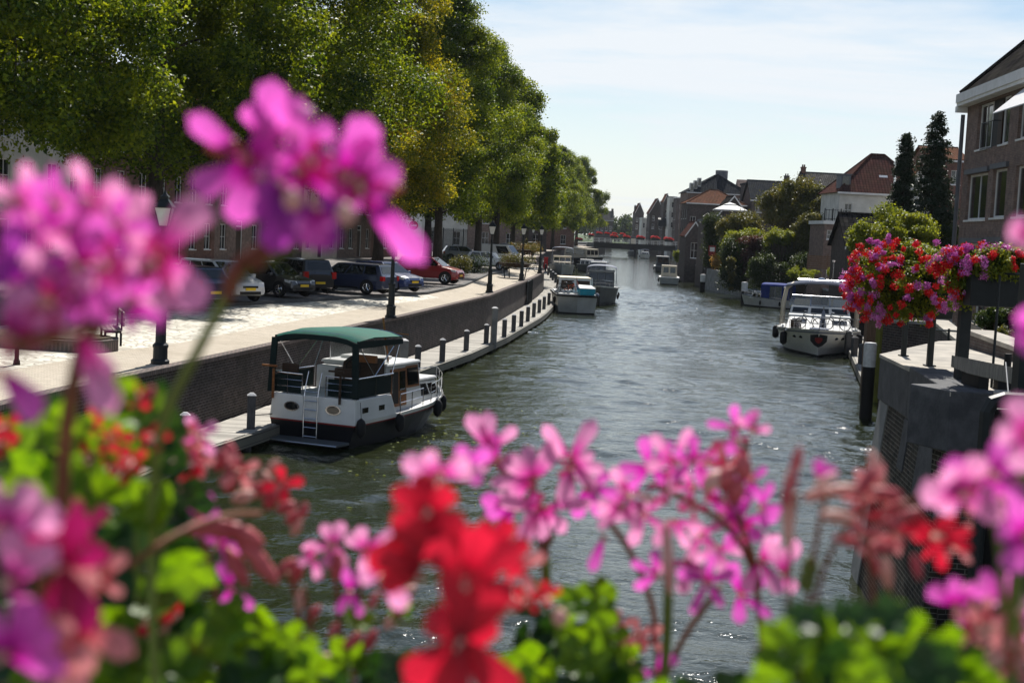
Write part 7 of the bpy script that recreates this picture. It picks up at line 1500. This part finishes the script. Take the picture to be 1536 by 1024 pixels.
# 3 left green bush with little red flowers
plant('bushy green geranium with small red buds at the lower left', 190, 1000, .66)
for x, y, s_ in ((205,620,58),(160,650,64),(245,650,52),(110,690,70),(205,700,60),(60,720,70),(150,750,72),(230,760,60),(20,680,70),(265,690,44),(95,640,54),(240,600,40),(180,590,36),(70,790,60)): gleaf(x, y, .62+frng.uniform(-.04,.04), s_)
for x, y, s_ in ((60,650,90),(120,730,100),(30,760,100),(200,680,80),(150,820,110),(60,850,110),(240,820,90),(130,900,120),(220,930,110),(40,960,120),(280,760,60)): gleaf(x, y, .70+frng.uniform(-.02,.03), s_, mat='g_leaf_dark')
for x, y in ((148,612),(172,655),(140,685),(208,592),(233,655),(198,690),(185,705),(10,640),(6,662),(120,655)): rblossom(x, y, .60, 26, 'p_red', 4, asp=.8)
for x, y in ((170,575),(205,600),(225,590),(145,600)): bud(x, y, .6, 26, 60, 'bud_coral', .7)
for x0 in (60,130,200,240): gstem([(x0,650,.64),(x0+5,800,.66),(x0+10,1100,.67)], 4)

# 4 near blurred lower left pinks
plant('very near pale pink and crimson blooms at the bottom left corner', 40, 1010, .5)
d = .40
blossom(5, 790, d, [(60,80,70),(10,90,70),(120,80,70),(-60,70,60)], 'p_pink')
blossom(20, 870, d-.01, [(100,80,60),(40,86,56),(-80,80,60)], 'p_pink')
blossom(10, 980, d-.02, [(70,90,70),(20,80,60),(-20,90,60),(120,80,70)], 'p_magenta')
blossom(95, 850, d+.01, [(70,90,58),(20,76,50),(120,80,56),(-60,110,66),(-100,110,62)], 'p_crimson')
blossom(110, 940, d+.01, [(80,110,72),(-30,100,66),(-90,110,72),(150,90,62)], 'p_coral')
blossom(60, 1000, d, [(60,96,66),(10,96,66),(120,90,66)], 'p_coral')
rblossom(120, 800, d+.03, 60, 'p_crimson'); rblossom(150, 870, d+.04, 54, 'p_coral'); rblossom(75, 800, d+.02, 56, 'p_crimson')
gstem([(60,850,.4),(70,1000,.44),(75,1150,.5)], 10, 'stem_brown')

# 5 left centre: salmon buds, magenta small bloom, leaves
plant('slender geranium with salmon buds and one small magenta bloom, lower left of the cruiser', 330, 1010, .8)
d = .78
blossom(298, 775, d, [(100,46,30),(140,56,26),(60,40,28),(-50,52,32),(-100,40,30),(10,34,26)], 'p_magenta')
blossom(330, 815, d, [(60,34,26),(-10,40,26),(-60,40,28),(150,34,26)], 'p_magenta'); blossom(345, 880, d, [(80,46,22),(120,46,22),(-40,50,24),(-110,44,24)], 'p_magenta')
for x, y, a in ((262,700,60),(285,680,80),(275,730,30),(300,700,100),(330,690,70),(350,700,60),(372,720,50),(385,735,40),(405,745,80),(425,735,60),(400,720,110),(440,775,40),(455,765,70),(345,680,95),(430,760,20),(445,790,60),(410,700,50),(345,720,80),(365,745,20)): bud(x, y, d+frng.uniform(-.03,.03), frng.uniform(26,40), a, frng.choice(['bud_coral','bud_coral','bud_pale']), .6)
for x, y, m_ in ((268,650,'p_coral'),(290,670,'p_pink'),(282,725,'p_red'),(360,705,'p_coral'),(425,725,'p_red'),(270,655,'p_red'),(300,650,'p_pink'),(295,690,'p_coral')): rblossom(x, y, d-.06, 36, m_, 4, asp=.6)
gleaf(282, 850, .6, 62, 200, 'g_leaf', (.2,-.5)); 
for x, y, s_ in ((390,950,62),(440,965,50),(350,930,56),(300,990,70),(180,960,80),(240,900,60),(190,1010,90),(410,1000,60),(470,1010,60),(260,1010,60)): gleaf(x, y, .64+frng.uniform(-.03,.03), s_)
for x, y, s_ in ((330,980,90),(250,950,90),(420,1030,80),(190,930,90)): gleaf(x, y, .7, s_, mat='g_leaf_dark')
for pts in ([(300,800,.76),(330,900,.78),(330,1150,.8)],[(190,850,.6),(260,800,.62),(340,770,.66),(390,770,.7)],[(430,860,.74),(452,900,.76),(440,1150,.8)],[(350,890,.76),(380,960,.78),(380,1150,.8)]): gstem(pts, 5, 'stem_brown')
for x, y, a in ((250,935,70),(268,920,100),(278,965,-70),(235,945,120),(225,930,60)): blossom(x, y, .66, [(a,36,26),(a+60,30,22)], 'p_red')
for x, y, a in ((365,800,150),(330,795,170),(310,790,10),(380,830,-40),(395,850,-50),(355,850,-60)): bud(x, y, .68, 70, a, 'bud_coral', .4)

# 6 pinks left of the red bloom
plant('small pink geranium with drooping petals just left of the big red bloom', 520, 1010, .8)
d = .74
blossom(500, 815, d, [(70,36,30),(120,34,28),(190,44,26),(250,44,24),(300,40,24)], 'p_pink'); blossom(548, 822, d, [(30,56,26),(150,36,28),(100,36,30),(-60,40,26),(-100,44,24)], 'p_pink')
blossom(525, 885, d, [(100,38,24),(60,34,22),(-60,44,24),(-120,40,22)], 'p_magenta'); blossom(470, 835, d, [(110,30,26),(200,26,22),(-80,40,22)], 'p_pink')
for x, y, a in ((490,840,-80),(505,850,-95),(430,850,40),(445,860,60),(600,905,70),(560,900,60),(590,930,40),(555,960,60),(470,920,50),(500,945,60),(530,960,40),(450,900,80),(610,890,40),(480,990,30)): bud(x, y, d+frng.uniform(-.03,.02), frng.uniform(26,44), a, frng.choice(['bud_coral','bud_pale','bud_coral']), .5)
for x, y, s_ in ((535,930,34),(600,915,26),(520,990,50),(570,1010,50)): gleaf(x, y, .74, s_)
for pts in ([(500,830,.74),(510,930,.76),(520,1150,.8)],[(548,830,.74),(535,920,.76),(525,1150,.8)],[(455,880,.7),(470,960,.75),(500,1150,.8)]): gstem(pts, 4, 'stem_brown')

# 7 the big red bloom
plant('big blurred scarlet geranium bloom in the middle of the bottom edge', 680, 1010, .58)
d = .50
blossom(655, 830, d, [(100,128,82),(135,90,74),(185,100,76),(60,76,60),(25,70,56)], 'p_red')
blossom(700, 870, d-.01, [(75,100,76),(30,100,62),(-20,80,56),(130,86,70),(-80,110,90)], 'p_red')
blossom(690, 960, d-.02, [(90,120,92),(50,100,76),(-50,130,90),(-100,130,96),(-140,120,84),(150,80,70)], 'p_red')
blossom(630, 860, d, [(160,86,64),(200,66,48),(120,80,60)], 'p_red'); blossom(640, 765, d+.01, [(95,60,54),(150,66,52),(40,60,50),(-60,84,66),(-110,76,60)], 'p_red')
blossom(660, 710, .6, [(160,62,44),(30,60,40),(5,66,40),(200,50,36),(120,44,34)], 'p_pink'); blossom(690, 700, .62, [(30,66,34),(80,36,30),(-30,44,32)], 'p_magenta')
blossom(740, 830, d+.04, [(60,60,44),(10,62,40),(-40,60,40),(110,56,40)], 'p_red'); blossom(780, 850, .62, [(100,40,32),(30,44,28),(-60,46,28),(170,36,28)], 'p_coral'); blossom(575, 860, .58, [(150,40,40),(-60,66,44),(190,40,36),(60,50,36)], 'p_pink')
blossom(625, 800, .66, [(100,50,34),(160,40,30),(60,46,30)], 'p_pink'); 
for x, y in ((725,870),(765,880),(790,900),(820,892)): rblossom(x, y, .6, 24, 'p_red', 4, asp=.7)
for x, y in ((770,905),(750,915),(840,925),(735,845)): bud(x, y, .62, 28, 90, 'bud_pale', .9)
gstem([(680,960,.5),(690,1050,.54),(690,1200,.58)], 11, 'stem_brown')

# 8 mid pinks
plant('bright pink geranium of spidery blossoms left of centre over open water', 820, 1010, .88)
d = .85
blossom(735, 672, d, [(125,62,36),(40,52,26),(95,56,34),(250,40,24)], 'p_pink'); blossom(745, 690, d, [(100,40,28),(160,40,26)], 'p_magenta')
blossom(800, 720, d-.01, [(140,60,40),(60,70,44),(100,60,36),(215,76,38),(265,92,34),(180,72,30)], 'p_pink')
blossom(855, 690, d, [(125,70,28),(55,72,36),(-20,66,28),(-50,66,32),(-100,70,40),(10,40,24)], 'p_pink')
blossom(815, 760, d-.02, [(270,52,34),(230,62,28),(310,60,34),(170,70,30),(10,76,26)], 'p_pink'); blossom(880, 730, d, [(-15,60,28),(-60,50,32),(30,40,22),(-110,56,32)], 'p_magenta'); blossom(770, 760, d, [(200,56,36),(160,50,34),(240,46,30)], 'p_magenta')
for x, y in ((745,690),(800,735),(855,705),(808,760)): rblossom(x, y, d-.015, 22, 'p_crimson', 4, asp=.4)
gstem([(745,690,.85),(800,770,.86),(815,830,.87),(820,920,.88),(822,1150,.9)], 5, 'stem_brown'); gstem([(855,700,.85),(822,780,.86),(820,840,.87)], 4, 'stem_brown')
bud(820, 805, .86, 28, 90, 'stem_brown', .8); gstem([(820,840,.868),(822,900,.88)], 6, 'stem_green')
for x, y, s_ in ((870,905,44),(905,895,40),(855,940,52),(910,945,46),(880,985,60),(800,1000,60),(930,1000,54),(845,900,30),(900,1020,60)): gleaf(x, y, .76+frng.uniform(-.02,.03), s_)
for x, y, s_ in ((800,900,44),(830,945,52),(800,960,60),(860,1010,66)): gleaf(x, y, .82, s_, mat='g_leaf_dark')

# 9 right cluster of fading pinks
plant('tall pink and crimson geranium cluster right of centre, petals partly withered', 1010, 1010, .85)
d = .78
for x, y, s_, m_, a0 in ((975,700,56,'p_magenta',100),(1010,690,52,'p_pink',60),(945,740,58,'p_pink',200),(965,770,60,'p_pink',250),(1040,690,46,'p_magenta',90),(1105,640,44,'p_magenta',100),(1128,645,36,'p_pink',80),(1060,740,54,'p_magenta',40),(1040,730,50,'p_pink',180),(1010,780,54,'p_pink',280),(1050,800,52,'p_pink',310),(1080,770,50,'p_magenta',20),(1110,780,56,'p_magenta',300),(1140,760,44,'p_magenta',330),(1075,820,56,'p_pink',200),(1030,840,52,'p_pink',260),(1060,870,50,'p_magenta',300),(985,860,44,'p_magenta',140),(1110,890,56,'p_magenta',330),(1140,840,60,'p_pink',290),(1090,700,46,'p_coral',30),(930,760,50,'p_pink',160),(1125,720,40,'p_magenta',100)): 
    nn_ = frng.choice([3,4,5]); blossom(x, y, d+frng.uniform(-.03,.03), [(a0+i*68-60+frng.uniform(-16,16), s_*frng.uniform(.8,1.1), s_*.5*frng.uniform(.8,1.15)) for i in range(nn_)], m_)
blossom(905, 805, d, [(250,56,26)], 'p_magenta'); 
for x, y in ((1000,730),(1040,760),(1085,745),(1100,660),(970,745),(1110,800),(1060,690)): rblossom(x, y, d-.02, 28, 'p_crimson', 4, asp=.4)
for x, y, a, m_ in ((1090,715,60,'bud_coral'),(1105,735,80,'bud_coral'),(1070,720,40,'bud_pale'),(1115,700,100,'bud_coral')): bud(x, y, d-.02, 40, a, m_, .7)
for pts in ([(990,730,.78),(1090,780,.79),(1140,860,.8),(1150,1150,.84)],[(1085,720,.78),(1120,800,.79),(1140,880,.8)],[(905,770,.78),(950,830,.79),(990,930,.81),(980,1150,.84)],[(1080,880,.78),(1020,960,.8),(985,1050,.82),(980,1150,.84)],[(1000,820,.77),(1000,900,.78),(1000,960,.8)],[(1120,660,.78),(1110,740,.79)]): gstem(pts, 5, 'stem_brown')
bud(1002, 835, .76, 110, 92, 'bud_pale', .18); gstem([(1002,880,.76),(1000,980,.78),(985,1120,.82)], 8, 'stem_green')
for x, y in ((930,940),(955,950),(975,960),(940,965)): rblossom(x, y, .8, 28, 'p_coral', 4, asp=.6)
blossom(985, 1005, .8, [(30,40,26),(60,36,24),(190,34,24)], 'p_magenta')
for x, y, s_ in ((940,1010,40),(905,930,36)): gleaf(x, y, .8, s_)

# 10 coral buds right
plant('geranium with hanging coral red buds before the stone abutment', 1270, 1010, .66)
d = .62
for x, y, a in ((1195,690,80),(1190,715,95),(1240,720,30),(1262,735,10),(1300,720,60),(1310,745,40),(1290,760,20),(1330,740,-10),(1345,760,30),(1315,700,110),(1320,775,0),(1255,775,170),(1285,790,150),(1300,800,0),(1325,820,0),(1340,810,-20),(1300,735,-20),(1230,740,20),(1365,770,20),(1330,860,-80),(1375,850,-80),(1310,845,-60),(1345,790,-30),(1270,810,160),(1180,740,80)): bud(x, y, d+frng.uniform(-.04,.04), frng.uniform(36,56), a, frng.choice(['bud_coral','bud_coral','bud_pale']), .4)
for x, y, m_ in ((1310,730,'p_coral'),(1325,760,'p_red'),(1290,745,'p_coral'),(1340,800,'p_coral'),(1285,800,'p_coral'),(1400,810,'p_red'),(1430,815,'p_coral')): rblossom(x, y, d, 38, m_, 4, asp=.42)
blossom(1225, 715, d, [(10,36,34),(70,30,30)], 'p_magenta'); blossom(1175, 860, d+.1, [(70,56,34),(110,50,30),(-60,40,30)], 'p_pink')
blossom(1400, 800, d-.04, [(0,70,26),(-20,62,24),(40,50,28),(-70,70,26),(170,50,28),(140,40,26)], 'p_red')
for pts in ([(1195,740,.62),(1185,800,.63),(1180,1000,.66)],[(1240,740,.62),(1215,850,.64),(1200,1100,.67)],[(1300,760,.62),(1260,800,.62),(1225,870,.64),(1200,1100,.67)],[(1345,760,.6),(1400,735,.58),(1430,720,.56)],[(1330,860,.62),(1350,950,.64),(1350,1150,.67)],[(1300,800,.62),(1310,880,.63),(1330,1150,.67)]): gstem(pts, 4, 'stem_brown')
bud(1182, 765, .62, 120, 90, 'bud_pale', .18)
for x, y in ((1210,870),(1215,850)): bud(x, y, .64, 36, 90, 'stem_green', .8)

# 11 right pinks
plant('soft pink geranium blooms at the right edge in front of the lock gate', 1480, 1010, .58)
d = .50
blossom(1440, 740, d, [(60,66,56),(180,60,60),(120,50,50),(-30,70,52),(230,44,44)], 'p_pink'); blossom(1485, 710, d, [(20,76,46),(60,60,44),(170,70,50),(-40,66,46),(-90,50,44)], 'p_magenta'); blossom(1540, 650, d-.03, [(100,60,60),(180,46,50),(-100,60,56)], 'p_pink'); blossom(1535, 800, d-.02, [(100,56,60),(170,40,50),(-110,60,60)], 'p_magenta')
blossom(1432, 905, d+.08, [(150,46,40),(95,40,36),(-60,36,36),(40,50,34)], 'p_magenta'); blossom(1465, 900, d+.08, [(60,40,34),(10,44,32),(120,30,30)], 'p_pink'); blossom(1515, 900, d+.06, [(130,60,30),(160,62,34),(100,50,34),(-20,50,40),(-80,60,44)], 'p_magenta'); blossom(1500, 960, d+.05, [(90,46,40),(20,46,36),(-60,44,36),(150,40,36)], 'p_pink'); blossom(1530, 940, d+.04, [(90,46,40),(180,46,36),(-90,44,40)], 'p_coral')
for x, y in ((1470,735),(1500,745),(1480,930),(1520,990),(1460,940)): rblossom(x, y, d+.02, 44, 'p_coral', 5)
for x, y in ((1475,945),(1490,985),(1530,905)): bud(x, y, d+.02, 36, 90, 'bud_pale', .8)
gstem([(1480,730,.5),(1500,800,.52),(1505,900,.55),(1500,1150,.58)], 7, 'stem_green'); gstem([(1536,800,.5),(1520,900,.52),(1510,1150,.56)], 12, 'stem_green'); gstem([(1536,700,.5),(1528,850,.53),(1515,1150,.57)], 9, 'stem_green')
blossom(1545, 345, .46, [(150,30,40),(200,34,40),(240,30,36)], 'p_pink'); blossom(1550, 500, .46, [(120,46,44),(180,44,40),(240,40,40)], 'p_magenta'); gstem([(1550,345,.46),(1556,500,.47),(1560,1150,.56)], 6, 'stem_green')

# 12 broad leaves bottom right
plant('broad soft green geranium leaves filling the bottom right', 1300, 1010, .56)
for x, y, s_ in ((1180,970,62),(1250,960,60),(1310,970,66),(1370,960,64),(1430,985,62),(1210,1020,70),(1290,1030,80),(1380,1030,80),(1460,1030,70),(1160,1020,50),(1340,930,40),(1270,930,44)): gleaf(x, y, .52+frng.uniform(-.03,.03), s_, None, 'g_leaf')
for x, y, s_ in ((1220,940,50),(1330,930,52),(1195,930,40),(1400,1000,60),(1260,1000,60),(1165,990,46)): gleaf(x, y, .50+frng.uniform(-.02,.05), s_, None, 'g_leaf_dark')
for x0 in (1200,1290,1380): gstem([(x0,990,.54),(x0,1060,.56),(x0+5,1200,.58)], 6)
for x, y in ((1145,980),(1150,1010)): bud(x, y, .56, 60, 80, 'bud_coral', .4)
# 13 filler leaves along the bottom edge
plant('low leafy geranium growth along the bottom edge under the pink blooms', 1050, 1060, .75)
for x, y, s_ in ((90,1010,90),(600,1010,50),(760,1030,60),(1100,1040,50),(1040,1050,56),(640,1060,70),(500,1060,70),(320,1060,80),(980,1060,60)): gleaf(x, y, .68+frng.uniform(-.02,.06), s_, None, frng.choice(['g_leaf','g_leaf_dark']))
for x0 in (100,500,760,1040): gstem([(x0,1040,.7),(x0+5,1200,.72)], 5)

# planter box, bridge rail and deck under the camera
t = thing('planter_box', 'long dark planter box holding the near geraniums', 'planter', (0, .78, 5.5)); m_ = MB(); m_.box(-1.3,1.3,-.22,-.19,0,.26); m_.box(-1.3,1.3,.19,.22,0,.26); m_.box(-1.3,-1.27,-.19,.19,0,.26); m_.box(1.27,1.3,-.19,.19,0,.26); m_.box(-1.27,1.27,-.19,.19,0,.03); m_.build('box', 'iron', t); m_ = MB(); m_.box(-1.27,1.27,-.19,.19,.03,.235); m_.build('soil', 'earth', t)
t = thing('near_bridge_rail', 'black iron rail of the near bridge carrying the planter', 'railing', (0,.78,4.55)); m_ = MB(); m_.box(-9,7,-.03,.03,.88,.94); m_.box(-9,7,-.02,.02,.15,.19); [m_.box(-9+k*.14-.008,-9+k*.14+.008,-.01,.01,.0,.88) for k in range(115)]; m_.build('rail', 'iron', t)
m_ = MB(); m_.box(-13,9,-3.5,.95,4.1,4.55); struct(m_.build('bridge_deck', 'concrete'))

# thin summer haze over the whole scene
mb = MB(); mb.box(-1600, 1600, -400, 3600, -1.8, 48); hz = mb.build('haze', 'white'); tag(hz, 'thin pale summer haze lying over the canal', 'haze', kind='stuff')
mt_ = bpy.data.materials.new('haze'); mt_.use_nodes = True; t_ = mt_.node_tree; t_.nodes.clear(); o_ = t_.nodes.new('ShaderNodeOutputMaterial'); v_ = t_.nodes.new('ShaderNodeVolumePrincipled')
v_.inputs['Density'].default_value = .00007; v_.inputs['Color'].default_value = (.82,.9,1,1); v_.inputs['Anisotropy'].default_value = .0; t_.links.new(v_.outputs[0], o_.inputs['Volume']); hz.data.materials[0] = mt_
